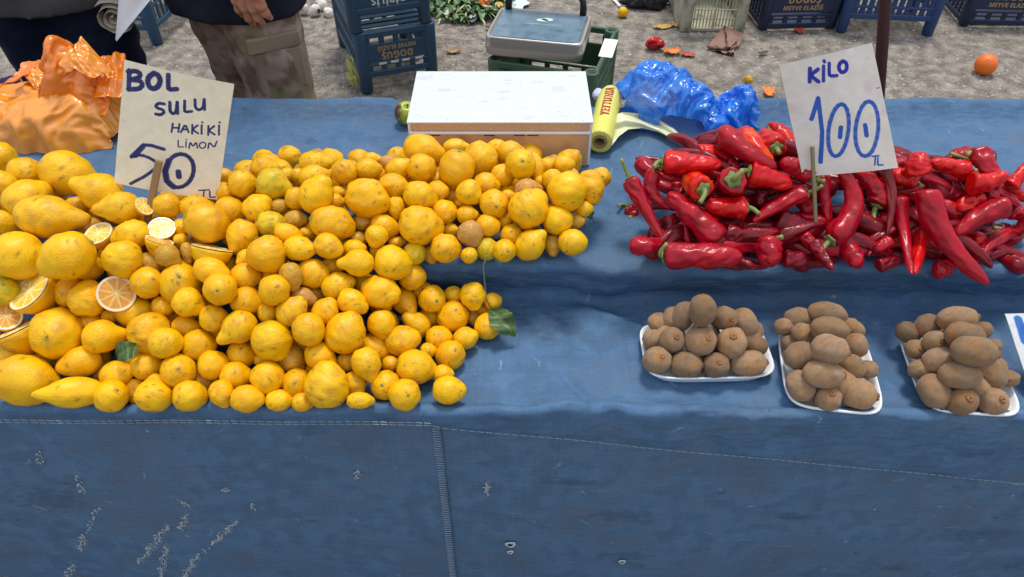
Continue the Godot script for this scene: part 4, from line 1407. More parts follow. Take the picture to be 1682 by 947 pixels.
func build_bags():
	cells.noise_type = FastNoiseLite.TYPE_CELLULAR
	cells.cellular_distance_function = FastNoiseLite.DISTANCE_EUCLIDEAN
	cells.cellular_return_type = FastNoiseLite.RETURN_DISTANCE
	cells.frequency = 1.0
	cells.seed = 3
	var wrinkle := crease_map()
	var orange := film(Color(1.0, 0.55, 0.05, 0.96), 0.3)
	orange.backlight_enabled = true
	orange.backlight = Color(0.5, 0.2, 0.01)
	bumpy(triplanar(orange, 7.0), wrinkle, 0.3)
	var pale := film(Color(1.0, 0.645, 0.20, 0.975), 0.3)
	pale.backlight_enabled = true
	pale.backlight = Color(0.5, 0.25, 0.04)
	bumpy(triplanar(pale, 7.0), wrinkle, 0.3)
	# orange bag
	var at := on_h(72, 212, TABLE_H)
	var o := thing("orange_bag", "crumpled orange plastic bag lying behind the lemons at the left", "plastic bag", at)
	part("lower_bag", film_heap(func(u: float, v: float) -> Vector3:
		var e := (1.0 - pow(absf(v), 2.6)) * (1.0 - 0.8 * pow(absf(u), 6.0))
		return Vector3(u * 0.185 * (1.0 - 0.10 * v * v), 0.085 * pow(maxf(e, 0.0), 0.6) * (1.0 - 0.35 * pow(absf(u), 5.0)) * (1.0 + 0.12 * sin(u * 3.0)) + 0.002, v * 0.094 * (1.0 - 0.35 * pow(absf(u), 3.0)) + 0.014 * u), 84, 56, 1.075, 1, 0.3), pale, o)
	var neck := part("gathered_neck", film_heap(func(u: float, v: float) -> Vector3:
		var e := maxf(0.0, 1.0 - pow(absf(v), 2.2))
		var peak := 0.10 * exp(-pow((u + 0.05) / 0.42, 2)) + 0.035 * exp(-pow((u - 0.55) / 0.25, 2)) + 0.03
		return Vector3(u * 0.082, 0.0 + peak * pow(e, 0.8), v * 0.055 - 0.012), 64, 56, 1.12, 2, 0.3), orange, o)
	neck.position = on_h(126, 168, TABLE_H + 0.058) - at
	part("folded_flap", film_sheet([[70, 106, 1.34], [112, 66, 1.37], [138, 104, 1.32], [84, 140, 1.30]], 0.016, 0.006, 1.0, at), pale, o)
	part("folded_flap", film_sheet([[108, 104, 1.32], [135, 60, 1.37], [188, 120, 1.33], [150, 128, 1.29]], 0.012, 0.006, 4.0, at), pale, o)
	part("folded_flap", film_sheet([[163, 96, 1.38], [206, 88, 1.40], [212, 158, 1.31], [158, 164, 1.29]], 0.012, 0.008, 7.0, at), orange, o)
	part("handle", film_sheet([[-4, 146, 1.30], [38, 100, 1.37], [84, 97, 1.38], [30, 120, 1.36]], 0.010, 0.005, 13.0, at), orange, o)
	part("handle", film_sheet([[34, 116, 1.36], [82, 100, 1.38], [84, 158, 1.30], [62, 150, 1.32]], 0.006, 0.005, 15.0, at), pale, o)
	# violet bag at the very left
	at = on_h(2, 152, TABLE_H + 0.02)
	o = thing("violet_bag", "small dark violet plastic bag at the left edge of the table", "plastic bag", at)
	part("crumpled_film", crumpled_ball(Vector3(0.032, 0.026, 0.05), 11.0, 0.35, -0.02), mat(rgb8(84, 66, 120), 0.25), o)
	# blue bag
	var blue := film(Color(0.08, 0.58, 1.0, 0.74), 0.2)
	blue.backlight_enabled = true
	blue.backlight = Color(0.03, 0.30, 0.70)
	bumpy(triplanar(blue, 9.0), wrinkle, 0.5)
	at = on_h(1094, 187, TABLE_H)
	o = thing("blue_bag", "crumpled bright blue plastic bag between the bag roll and the peppers", "plastic bag", at)
	part("bag_body", film_heap(func(u: float, v: float) -> Vector3:
		var q := Vector2(u, v).length()
		var e := maxf(0.0, 1.0 - pow(q / 1.15, 2.4))
		return Vector3(u * 0.098 + 0.016 * v, 0.098 * pow(e, 0.7) * (1.0 - 0.25 * u) + 0.003, v * 0.072 + 0.04 * maxf(u, 0.0)), 70, 66, 1.26, 3, 0.7), blue, o)
	var m := part("bag_neck", film_heap(func(u: float, v: float) -> Vector3:
		var e := maxf(0.0, 1.0 - pow(absf(v), 2.2))
		return Vector3(u * 0.056, 0.058 * pow(e, 0.7) * (0.8 + 0.35 * sin(u * 4.0)) + 0.003, v * 0.044), 46, 40, 1.32, 4, 0.6), blue, o)
	m.position = on_h(1194, 196, TABLE_H) - at
	part("handle", film_sheet([[1168, 168, 1.37], [1190, 150, 1.40], [1238, 172, 1.38], [1210, 205, 1.34]], 0.012, 0.008, 21.0, at), blue, o)
	# scrap between box and green crate
	at = on_h(983, 156, TABLE_H + 0.015)
	o = thing("film_scrap", "small crumpled bluish white plastic scrap between the white box and the bag roll", "plastic scrap", at)
	part("crumpled_film", crumpled_ball(Vector3(0.012, 0.012, 0.02), 15.0, 0.35, -0.013), mat(rgb8(196, 200, 232), 0.3), o)
	# green apple by the box
	at = on_h(668, 186, TABLE_H + 0.024)
	o = thing("apple", "green apple with a brown side at the left rear corner of the white box", "apple", at)
	var rows := []
	var cols := []
	for i in 25:
		var t := PI * i / 24.0
		rows.append([sin(t) * 0.0245 * (1.0 + 0.06 * cos(t)), cos(t) * 0.0235 - 0.006 * exp(-pow(sin(t) / 0.22, 2)) * signf(cos(t))])
		cols.append(lin(150, 170, 44).lerp(lin(176, 188, 70), i / 24.0))
	var mesh := tint(lathe(rows, 32, cols), func(p: Vector3) -> Color: return lin(146, 168, 40).lerp(lin(176, 184, 62), 0.5 + 0.5 * nz.get_noise_3dv(p * 40.0)).lerp(lin(92, 62, 36), smooth(0.004, 0.016, -p.x + 0.006 * nz.get_noise_3dv(p * 90.0))))
	part("skin", mesh, vmat(0.3), o)
	part("stem", tube_mesh([Vector3(0, 0.013, 0), Vector3(0.001, 0.02, 0), Vector3(0.003, 0.026, 0)], [0.0014, 0.0012, 0.0016], 6), mat(rgb8(84, 62, 40), 0.9), o)
	o.rotation_degrees = Vector3(18, 0, -6)
	# twig with one leaf on the shelf edge
	at = on_h(800, 500, 0.600)
	o = thing("lemon_leaf", "single green leaf on a thin dry twig at the right end of the lemons", "leaf", at)
	var pts := []
	for q in [[800, 420, 0.692, 0.0], [794, 436, 0.672, 0.0], [796, 462, 0.645, 0.0], [799, 488, 0.618, 0.0], [806, 508, 0.604, 0.0]]:
		pts.append(on_h(q[0], q[1], q[2]) - at)
	part("twig", tube_mesh(pts, [0.0016, 0.0011, 0.0010, 0.0010, 0.0013], 6), mat(rgb8(128, 124, 84), 0.85), o)
	part("blade", leaf_mesh(on_h(805, 507, 0.606) - at, on_h(846, 552, 0.580) - at, 0.019, 3), M.leaf, o)
	at = on_h(209, 576, 0.635)
	o = thing("lemon_leaf", "dark green leaf tucked between lemons in the lower left of the heap", "leaf", at)
	part("blade", leaf_mesh(on_h(193, 588, 0.630) - at, on_h(229, 566, 0.640) - at, 0.015, 5), M.leaf, o)
	at = on_h(962, 352, 0.668)
	o = thing("lemon_leaf", "pale backed leaf sticking out at the right end of the upper lemons", "leaf", at)
	part("blade", leaf_mesh(on_h(950, 350, 0.680) - at, on_h(974, 358, 0.664) - at, 0.008, 7), M.leaf, o)

func leaf_mesh(a: Vector3, b: Vector3, half: float, sd: int) -> ArrayMesh:
	var P := PackedVector3Array()
	var C := PackedColorArray()
	var d := b - a
	var side := d.cross(Vector3(0.1, 0.75, 0.65)).normalized()
	var up := side.cross(d).normalized()
	if up.y < 0: up = -up
	for i in 19:
		var s := i / 18.0
		var w := half * pow(sin(PI * clampf(s * 0.97 + 0.02, 0, 1)), 0.75) * (1.0 + 0.05 * sin(s * 40.0))
		for j in 9:
			var v := (j - 4) / 4.0
			P.append(a + d * s + side * v * w + up * (0.012 * sin(PI * s) + absf(v) * w * 0.35 + 0.0025 * sin(s * 14.0 + v * 3.0 + sd)))
			var c := lin(52, 82, 40).lerp(lin(78, 104, 52), 0.5 + 0.5 * nz.get_noise_2d(s * 5.0 + sd, v * 2.0))
			if absf(v) < 0.15 or absf(fposmod(s * 8.0 - absf(v) * 2.0, 1.0)) < 0.12: c = c.lerp(lin(120, 140, 84), 0.5)
			C.append(c)
	return sheet(19, 9, P, C)

# ---------------------------------------------------------------- lemons
var ox := 0.0
var oy := 0.0
var os := 1.0
var fruit := []          # every lemon to be, as a dictionary
var marks := []          # things a label can point from: [place in the photo, words]

func zone(x: float, y: float, s: float):
	ox = x; oy = y; os = s

# centre, long and short axis, turn of the long axis, shape, tone, layer, own label, short name for labels of its neighbours
func L(cx, cy, a, b, turn, shape: String, tone: String, layer := 0, label := "", short := ""):
	var p := Vector2(ox + cx / os, oy + cy / os)
	fruit.append({"p": p, "a": a / os, "b": b / os, "turn": turn, "shape": shape, "tone": tone, "layer": layer, "label": label})
	if short: marks.append([p, short])

# a cut half: centre and width of the cut face, the way the face looks (right, up, towards the eye)
func H(cx, cy, d, face: Vector3, tone: String, label: String, short := "", deep := 0.55):
	var p := Vector2(ox + cx / os, oy + cy / os)
	fruit.append({"p": p, "a": d / os, "b": d / os, "turn": 0.0, "shape": "half", "tone": tone, "layer": 1, "label": label, "face": face, "deep": deep})
	if short: marks.append([p, short])

func lemon_top(x: float, z: float) -> float:        # height of the middle of the topmost lemons
	var left := 1.0 - smooth(-0.30, -0.13, x)
	if z < 0.86:
		var k := smooth(0.0, 1.0, clampf((z - 0.70) / 0.19, 0, 1)) * 0.35 + clampf((z - 0.70) / 0.19, 0, 1) * 0.65
		var heap := lerpf(0.585, 0.715, k)
		return lerpf(0.584, heap, left)
	var back := lerpf(0.684, 0.738, smooth(0.90, 1.03, z)) - 0.035 * smooth(1.12, 1.26, z)
	var heap := lerpf(0.705, 0.745, smooth(0.86, 1.0, z)) - 0.05 * smooth(1.10, 1.26, z)
	var top := lerpf(back, heap, left)
	return lerpf(lerpf(0.584, 0.71, left), top, smooth(0.86, 0.905, z)) if z < 0.905 else top

func cloth_under(z: float) -> float:
	return SHELF_H if z < 0.90 else TABLE_H

const TONES := {
	"y": [[244, 194, 12], [240, 178, 8]], "o": [[243, 187, 10], [240, 172, 8]],
	"d": [[196, 148, 48], [206, 158, 36]], "n": [[232, 190, 20], [214, 186, 26]], "t": [[196, 150, 84], [210, 150, 60]],
}
const TONE_WORDS := {"y": "bright yellow", "o": "orange yellow", "d": "dull tan", "n": "greenish yellow", "t": "brownish"}

func lemon_mesh(half_len: float, half_wide: float, shape: String, tone: String, sd: int, cut := false) -> ArrayMesh:
	var nu := 26
	var nv := 30
	var P := PackedVector3Array()
	var C := PackedColorArray()
	var c0: Array = TONES[tone][0]
	var c1: Array = TONES[tone][1]
	var base := lin(c0[0], c0[1], c0[2])
	var other := lin(c1[0], c1[1], c1[2])
	var scar := lin(168, 118, 62)
	var dark := lin(96, 66, 38)
	var green := lin(120, 140, 40)
	var r := RandomNumberGenerator.new()
	r.seed = sd * 7919 + 13
	var o := Vector3(r.randf(), r.randf(), r.randf()) * 90.0
	var rough: float = {"s": 0.016, "p": 0.02, "r": 0.018, "b": 0.040, "g": 0.030, "e": 0.022, "half": 0.02, "c": 0.05}[shape]
	var nip: float = {"s": 0.17, "p": 0.25, "r": 0.09, "b": 0.13, "g": 0.10, "e": 0.07, "half": 0.16, "c": 0.16}[shape]
	var taper: float = {"s": 0.14, "p": 0.34, "r": 0.06, "b": 0.12, "g": 0.08, "e": 0.04, "half": 0.22, "c": 0.22}[shape]
	var tint_k := r.randf_range(0.92, 1.05)
	base *= tint_k
	other *= tint_k * r.randf_range(0.92, 1.02)
	nip *= r.randf_range(0.7, 1.35)
	var lobes := 5.0 + r.randi() % 3
	var lobe: float = {"g": 0.050, "c": 0.03, "e": 0.022, "b": 0.012}.get(shape, 0.006)
	var bend := r.randf_range(-0.10, 0.10)
	var scarred := r.randf_range(0.20, 0.66)
	if tone == "d" or tone == "t": scarred -= 0.15
	for i in nu + 1:
		var t := -cos(PI * i / nu)
		if cut: t = maxf(t, 0.0) if i > nu / 2 else 0.0
		var s := sqrt(maxf(0.0, 1.0 - pow(absf(t), 2.2)))
		if t > 0: s *= 1.0 - taper * t * t
		else: s *= 1.0 - 0.04 * t * t
		var x := t + nip * smooth(0.72, 1.0, t) - 0.07 * smooth(0.90, 1.0, -t) * -1.0
		x = (x - nip * 0.5 * (0.0 if cut else 1.0)) / (1.0 + nip * 0.5)
		for j in nv + 1:
			var th := TAU * (j % nv) / nv
			var d := Vector3(x * 1.2, cos(th) * s, sin(th) * s)
			var n := nz.get_noise_3dv(d * 1.3 + o)
			var f := nz.get_noise_3dv(d * 4.2 + o)
			var g := nz.get_noise_3dv(d * 8.5 - o)
			var k := 1.0 + 0.05 * n + rough * f + rough * 0.6 * g + lobe * cos(lobes * th + 2.5 * n) * (1.0 - t * t * 0.6)
			if shape == "g": k -= 0.045 * maxf(0.0, ridge.get_noise_2d(th * 0.55 + o.x, t * 0.35) - 0.1)
			if shape == "c": k -= 0.20 * exp(-pow((th - 2.2) / 0.5, 2)) * (1.0 - t * t)
			if cut and i <= nu / 2: k = 1.0 if i == nu / 2 else float(i) / (nu / 2)
			P.append(Vector3(x * half_len * (1.0 + 0.03 * n), cos(th) * s * k * half_wide + bend * half_wide * t * t, sin(th) * s * k * half_wide))
			var m := clampf(n * 0.7 + 0.5, 0.0, 1.0)
			var c := base.lerp(other, m)
			c = c.lerp(c * 0.90, clampf(g * 1.2, 0.0, 1.0))
			c = c.lerp(scar, smooth(scarred, scarred + 0.25, nz.get_noise_3dv(d * 1.9 + o * 1.7)) * 0.36)
			c = c.lerp(dark, smooth(0.68, 0.78, nz.get_noise_3dv(d * 5.3 - o * 2.1)) * 0.6)
			if tone == "n": c = c.lerp(green, smooth(0.15, 0.6, n) * 0.35)
			c = c.lerp(green, smooth(0.93, 0.99, -t) * 0.5)
			c = c.lerp(dark, smooth(0.988, 1.0, t) * 0.7)
			C.append(c)
	return sheet(nu + 1, nv + 1, P, C)

func cut_face_mesh(r0: float, dried: bool, sd: int) -> ArrayMesh:
	var rings := [0.0, 0.10, 0.18, 0.32, 0.48, 0.64, 0.78, 0.84, 0.88, 0.95, 1.0]
	var nv := 72
	var P := PackedVector3Array()
	var C := PackedColorArray()
	var pith := lin(238, 230, 205) if not dried else lin(236, 220, 196)
	var pulp := lin(236, 196, 74) if not dried else lin(218, 152, 56)
	var wall := lin(244, 228, 150) if not dried else lin(232, 192, 110)
	for k in rings:
		for j in nv + 1:
			var a := TAU * (j % nv) / nv
			var seg := absf(sin(a * 4.5 + sd))
			var n := nz.get_noise_3d(cos(a) * k * 9.0, sin(a) * k * 9.0, sd * 3.0)
			var c := pulp * (1.0 + 0.22 * n)
			var up := -0.012 + 0.010 * n
			var w := smooth(0.30, 0.06, seg * k)
			c = c.lerp(wall, w)
			up += 0.012 * w
			if k > 0.85 or k < 0.05:
				c = pith
				up = 0.008
			if k > 0.97: c = lin(236, 180, 40)
			P.append(Vector3(up * r0 * 1.6, cos(a) * k * r0, sin(a) * k * r0))
			C.append(c)
	return sheet(rings.size(), nv + 1, P, C, PackedVector2Array(), true)

func star_mesh(r: float, sd: int) -> ArrayMesh:               # the little calyx where a fruit hung, looking along +x
	var P := PackedVector3Array()
	var C := PackedColorArray()
	for k in 5:
		for j in 21:
			var a := TAU * (j % 20) / 20.0
			var q: float = [0.0, 0.25, 0.55, 0.85, 1.0][k]
			var w := 1.0 + (0.35 * cos(a * 5.0 + sd) if k > 2 else 0.0)
			P.append(Vector3([0.35, 0.42, 0.22, 0.14, -0.05][k] * r, cos(a) * q * r * w, sin(a) * q * r * w))
			C.append([lin(120, 96, 50), lin(108, 116, 52), lin(116, 128, 46), lin(126, 138, 52), lin(140, 140, 50)][k])
	return sheet(5, 21, P, C, PackedVector2Array(), true)

func build_lemons():
	lemon_list()
	var n := fruit.size()
	for i in n:
		var f: Dictionary = fruit[i]
		f.dir = sight(f.p.x, f.p.y)
		f.t = on_surface(f.p.x, f.p.y, lemon_top)
		f.r = (f.a + f.b) * 0.25 / LENS * 0.98                 # radius for each metre of distance
		if f.shape == "half": f.r *= 0.8
		f.t -= 0.012 * f.layer
		f.key = f.layer * 1000.0 + f.p.y
	# settle: neighbours that would overlap give way along the line of sight, the upper one towards the front
	var pairs := []
	for i in n:
		for j in range(i + 1, n):
			if fruit[i].p.distance_to(fruit[j].p) < (fruit[i].r + fruit[j].r) * LENS * 0.96: pairs.append([i, j])
	for pass_ in 40:
		for q in pairs:
			var a: Dictionary = fruit[q[0]]
			var b: Dictionary = fruit[q[1]]
			var R: float = (a.r * a.t + b.r * b.t) * 0.90
			var pa: Vector3 = eye() + a.dir * a.t
			var pb: Vector3 = eye() + b.dir * b.t
			var d := pa.distance_to(pb)
			if d >= R: continue
			var push := (R - d) * 0.35
			if a.key > b.key: a.t -= push; b.t += push
			else: a.t += push; b.t -= push
		for f in fruit:
			var tb := table_hit(f.dir, f.r)
			f.t = clampf(f.t, tb - 0.16, tb)
	# more lemons underneath, seen only in the gaps
	var under := []
	var z := 0.72
	while z < 1.22:
		var x := -1.25
		while x < 0.13:
			var c := Vector3(x + rng.randf_range(-0.012, 0.012), 0, -(z + rng.randf_range(-0.012, 0.012)))
			c.y = lemon_top(c.x, -c.z) - 0.040
			var rr := rng.randf_range(0.020, 0.027)
			var fl := cloth_under(-c.z) + rr * 0.9
			if c.y > fl - 0.004:
				var v := c - eye()
				var dep := v.dot(sight(841, 473.5))
				var right := v.x / dep * LENS + 841.0
				var down := 473.5 - v.dot(Vector3(0, cos(deg_to_rad(TILT)), -sin(deg_to_rad(TILT)))) / dep * LENS
				var pp := Vector2(right, down)
				var near := 0
				for f in fruit:
					if f.p.distance_to(pp) < 52: near += 1
				if near >= 4 or (right < 5 and near >= 2):
					var free := true
					for tries in 8:
						free = true
						for f in fruit:
							var o: Vector3 = eye() + f.dir * f.t
							if o.distance_to(c) < (rr + f.r * f.t) * 0.86:
								free = false
								c += v.normalized() * 0.006
								break
						if free: break
					for u in under:
						if u[0].distance_to(c) < (rr + u[1]) * 0.8: free = false
					if c.y < cloth_under(-c.z) + rr * 0.7: free = false
					if free: under.append([c, rr, pp])
			x += 0.040
		z += 0.038
	print("lemons ", n, " under ", under.size())
	var items := []
	for i in n:
		var f: Dictionary = fruit[i]
		var at: Vector3 = eye() + f.dir * f.t
		var o: Node3D
		var k: float = f.t / LENS * (1.05 if f.shape != "half" else 1.0)
		var cam_b: Vector3 = -f.dir.normalized()
		var cam_r := (Vector3.RIGHT - cam_b * cam_b.x).normalized()
		var cam_u := cam_b.cross(cam_r)
		var r := RandomNumberGenerator.new()
		r.seed = i * 31 + 5
		if f.shape == "half":
			o = thing("lemon_half", f.label, "lemon half", at, "cut lemons shown on the heap")
			var ax: Vector3 = -(cam_r * f.face.x + cam_u * f.face.y + cam_b * f.face.z).normalized()
			var basis := Basis(ax, ax.cross(Vector3(0.2, 1, 0.1)).normalized(), ax.cross(ax.cross(Vector3(0.2, 1, 0.1))).normalized())
			if basis.determinant() < 0: basis.z = -basis.z
			o.basis = basis
			var hw: float = f.a * 0.5 * k
			part("rind", lemon_mesh(f.a * f.deep * k * 1.15, hw, "half", f.tone if f.tone != "t" else "o", i, true), M.peel, o)
			var face := part("cut_face", cut_face_mesh(hw * 1.0, f.tone == "t", i), M.flesh, o)
			face.basis = Basis(Vector3(-1, 0, 0), Vector3(0, 1, 0), Vector3(0, 0, -1))
			face.position.x = -0.0012
			continue
		var tone: String = f.tone
		var mesh_shape: String = f.shape
		var hl: float = f.a * 0.5 * k
		var hw: float = f.b * 0.5 * k
		if f.a > f.b * 1.4: hl *= 0.94
		var ax: Vector3
		var turn: float = deg_to_rad(f.turn)
		if f.shape == "e":                                     # seen from its end
			ax = (cam_b + cam_r * r.randf_range(-0.35, 0.35) + cam_u * r.randf_range(-0.15, 0.5)).normalized()
			hl = (f.a + f.b) * 0.25 * k
			hw = hl
			hl *= 1.08
		else:
			ax = (cam_r * cos(turn) - cam_u * sin(turn) + cam_b * r.randf_range(-0.25, 0.4)).normalized()
		o = Node3D.new()
		o.name = numbered("lemon")
		add_child(o)
		o.position = at
		var side := ax.cross(cam_b if f.shape != "e" else cam_u).normalized()
		o.basis = Basis(ax, side, ax.cross(side)) * Basis(Vector3.RIGHT, r.randf() * TAU)
		part("peel", lemon_mesh(hl, hw, mesh_shape, tone, i), M.peel, o)
		if f.shape in ["e", "s", "b", "g"] and (f.shape == "e" or r.randf() < 0.8):
			var star := part("calyx", star_mesh(hw * (0.085 if f.shape == "e" else 0.11), i), M.stem, o)
			if f.shape == "e":
				star.position = Vector3(hl * 0.99, 0, 0)
			else:
				star.basis = Basis(Vector3.UP, PI)
				star.position = Vector3(-hl * 0.985, 0, 0)
		tag(o, "", "lemon", "lemons heaped on the stall")
		var size: String = "small" if f.a < 42 else ("large" if f.a > 62 else "medium")
		var form: String = {"s": "oval", "p": "pointed", "r": "round", "b": "bumpy", "g": "furrowed", "e": "round", "c": "creased"}[f.shape]
		items.append([o, f.p, "%s %s %s lemon" % [size, TONE_WORDS[tone], form], f.label])
	marks.append([Vector2(250, 300), "the price card stick"])
	marks.append([Vector2(825, 530), "the single green leaf"])
	marks.append([Vector2(950, 253), "the screw in the wooden box"])
	marks.append([Vector2(40, 250), "the orange bag"])
	label_all(items, marks)
	var proto := []
	for v in 4:
		proto.append(lemon_mesh(0.030, 0.0255, ["s", "r", "b", "p"][v], ["o", "d", "o", "y"][v], 900 + v))
	for i in under.size():
		var o := part("lemon_below", proto[i % 4], M.peel, self)
		o.position = under[i][0]
		o.basis = Basis.from_euler(Vector3(rng.randf() * TAU, rng.randf() * TAU, rng.randf() * TAU)) * Basis.from_scale(Vector3.ONE * under[i][1] / 0.0265)
		tag(o, "lemon of the lower layer, mostly covered by the lemons on top of the heap", "lemon", "lemons buried in the heap")

func table_hit(d: Vector3, r: float) -> float:               # farthest a lemon can sink along its line of sight
	var t := 0.8
	while t < 2.2:
		var p := eye() + d * t
		if p.y - r * t * 0.92 < cloth_under(-p.z): return t
		t += 0.004
	return t

const SECTORS := ["right of", "below and right of", "below", "below and left of", "left of", "above and left of", "above", "above and right of"]

func label_all(items: Array, from: Array):
	var taken := {}
	for it in items:
		if it[3]:
			it[0].set_meta("label", it[3])
			taken[it[3]] = true
	for it in items:
		if it[3]: continue
		var order := from.duplicate()
		order.sort_custom(func(a, b): return a[0].distance_to(it[1]) < b[0].distance_to(it[1]))
		var label := ""
		var tries := []
		for far in ["just ", ""]:
			for k in 5:
				var v: Vector2 = it[1] - order[k][0]
				if v.length() < 4.0: continue
				if far == "just " and v.length() > 75: continue
				if far == "" and v.length() <= 75: continue
				tries.append("%s %s%s %s" % [it[2], far, SECTORS[posmod(roundi(v.angle() / (PI / 4.0)), 8)], order[k][1]])
		for k in 4:
			for q in range(k + 1, 6):
				tries.append("%s between %s and %s" % [it[2], order[k][1], order[q][1]])
		for s in tries:
			if not taken.has(s) and s.split(" ").size() <= 16:
				label = s
				break
		if label == "":
			label = "%s at the %s of the heap near %s" % [it[2], "front" if it[1].y > 560 else "back", order[0][1]]
		taken[label] = true
		it[0].set_meta("label", label)

func lemon_list():
	zone(0, 220, 3.945)                                        # the upper left of the heap
	L(20, 155, 200, 170, 60, "s", "y")
	L(178, 252, 232, 188, 10, "s", "y")
	L(455, 262, 385, 268, 25, "s", "y", 0, "largest smooth lemon, small dark stem at its left end, under the orange bag", "the giant lemon under the bag")
	L(632, 368, 345, 240, 205, "p", "y", 1, "big pointed lemon with its tip aimed up left, left of the price card", "the pear shaped lemon")
	L(30, 322, 200, 150, 30, "s", "y")
	L(180, 412, 325, 225, -30, "s", "y", 0, "large pale ribbed lemon lying above the big lemon with its tip to the right")
	L(15, 420, 150, 130, 0, "s", "y", -1)
	L(345, 543, 465, 268, 6, "p", "y", 1, "very large lemon whose long tip points right, at the left of the heap", "the long tipped lemon")
	L(40, 575, 215, 150, 15, "s", "y")
	L(763, 480, 300, 200, 174, "p", "y", 1, "smooth lemon with its blunt tip to the left, directly left of the stick")
	H(937, 468, 125, Vector3(0.5, 0.45, 0.75), "y", "pale cut lemon half standing behind the stick of the price card")
	L(130, 790, 315, 300, 10, "r", "y", 1, "huge round smooth lemon at the left edge of the photo", "the huge round lemon")
	L(432, 800, 355, 290, 145, "s", "y", 1, "large plump lemon with a dark navel at its lower left", "the plump navel lemon")
	H(640, 645, 185, Vector3(-0.45, 0.62, 0.60), "y", "half lemon with its pale cut face turned up left beside a creased lemon", "the tilted half lemon")
	L(850, 655, 240, 185, 160, "c", "y", 1, "misshapen lemon with a deep curled crease below the stick", "the creased lemon")
	H(1050, 610, 165, Vector3(-0.1, 0.55, 0.8), "y", "half lemon facing the viewer just right of the foot of the stick")
	H(1035, 690, 175, Vector3(0.25, 0.9, 0.25), "t", "dried brown lemon half lying below the half lemon at the stick")
	L(1098, 795, 175, 145, 40, "p", "d", 0)
	L(1215, 770, 150, 80, 80, "s", "d", 0)
	H(1378, 742, 260, Vector3(0.18, 0.97, 0.10), "y", "lemon half lying with its pale cut face up, edge on to the viewer", "the half lying face up", 0.5)
	L(797, 812, 242, 238, 80, "r", "y", 1, "round pale yellow lemon below the creased lemon", "the pale round lemon")
	L(582, 865, 168, 150, 0, "e", "o")
	L(1083, 465, 168, 165, 60, "r", "o")
	L(1280, 470, 230, 145, 0, "s", "o", -1)
	L(1345, 580, 290, 240, 20, "g", "o", 1, "big orange yellow lemon with deep furrows under the price card", "the furrowed lemon under the card")
	L(1490, 500, 185, 182, 0, "r", "o")
	L(1568, 668, 225, 190, 110, "s", "o")
	L(1180, 605, 120, 105, 0, "e", "o", -1)
	L(990, 840, 170, 150, 0, "r", "d", -1)
	L(660, 830, 120, 120, 0, "r", "d", -1)
	L(505, 465, 150, 110, 0, "s", "y", -1)
	L(1180, 690, 110, 90, 0, "s", "y", -1)
	L(600, 590, 110, 100, 0, "r", "d", -1)

	zone(0, 420, 3.507)                                        # the lower left
	L(25, 205, 170, 150, 0, "e", "n", 0, "greenish lemon with a dark green stem spot at the left edge", "the greenish edge lemon")
	L(150, 165, 150, 110, 0, "s", "o", -1)
	H(172, 203, 262, Vector3(-0.66, 0.52, 0.42), "o", "large orange skinned half lemon with a bright white cut rim", "the big bright half", 0.6)
	H(38, 350, 165, Vector3(-0.1, 0.35, 0.9), "t", "dried brown half lemon behind another half at the left edge")
	H(95, 430, 225, Vector3(-0.5, 0.85, 0.1), "o", "half lemon lying with its thin cut edge up at the left edge", "", 0.6)
	L(335, 447, 305, 262, 0, "e", "y", 1, "broad yellow lemon seen end on with a star shaped calyx", "the star calyx lemon")
	L(60, 572, 175, 135, 0, "s", "y")
	L(412, 215, 172, 175, 0, "r", "o", -1)
	L(500, 245, 215, 190, -85, "b", "o", 1, "knobbly lemon end standing upright on its cut side", "the knobbly upright piece")
	H(672, 218, 208, Vector3(0.05, 0.12, 1.0), "t", "half lemon with its round cut face straight at the viewer", "the half facing the viewer")
	L(637, 345, 100, 80, 0, "r", "o", -1)
	L(793, 327, 248, 182, 20, "s", "y")
	L(607, 460, 240, 186, -10, "p", "o", 1)
	L(535, 385, 140, 100, 0, "s", "o", -1)
	L(462, 612, 252, 172, 160, "s", "o", 1, "orange lemon with a sunken navel and dark spot, tilted down left", "the navel lemon")
	L(163, 718, 362, 272, 15, "s", "y", 1, "very large lemon in the front left corner of the heap", "the front corner lemon")
	L(405, 787, 380, 170, 176, "p", "y", 1, "long lemon lying along the front edge with its sharp tip left", "the long front lemon")
	L(258, 600, 200, 125, 0, "s", "o", -1)
	L(645, 806, 202, 150, 0, "e", "y", 1)
	L(677, 680, 190, 150, -20, "s", "y")
	L(610, 665, 130, 120, 0, "r", "d", -1)
	L(868, 447, 242, 225, 60, "g", "o")
	L(955, 500, 192, 170, 0, "r", "y", 1, "two toned lemon, tan with a pale cream right end", "the two toned lemon")
	L(848, 153, 176, 166, 0, "e", "o", 1)
	L(1040, 162, 240, 222, 0, "e", "y", 0, "large yellow lemon with a bright green calyx on top", "the green calyx lemon")
	L(1090, 270, 178, 166, 30, "s", "y", 1)
	L(1222, 88, 205, 150, 20, "s", "o", 1)
	L(1270, 190, 186, 176, 60, "e", "o", 1)
	L(945, 290, 130, 118, 0, "r", "o", -1)
	L(1230, 360, 156, 150, 0, "r", "o", 1)
	L(1075, 410, 156, 130, 0, "s", "o", -1)
	L(1148, 512, 186, 174, 0, "r", "o")
	L(1362, 420, 245, 178, 143, "p", "y", 1, "smooth lemon with its tip aimed down left in the middle of the heap", "the slanting lemon")
	L(1395, 565, 165, 150, 0, "e", "o")
	L(1230, 628, 172, 162, 0, "r", "o")
	L(852, 637, 172, 150, 0, "r", "o")
	L(1030, 662, 202, 175, 0, "e", "o", 1, "orange lemon with a purple brown bruise in the front rows", "the bruised lemon")
	L(1362, 688, 176, 156, 0, "r", "o")
	L(780, 780, 150, 110, 90, "s", "o", -1)
	L(890, 790, 215, 202, -90, "p", "y", 1, "yellow lemon standing with its nipple up at the front edge", "the upright front lemon")
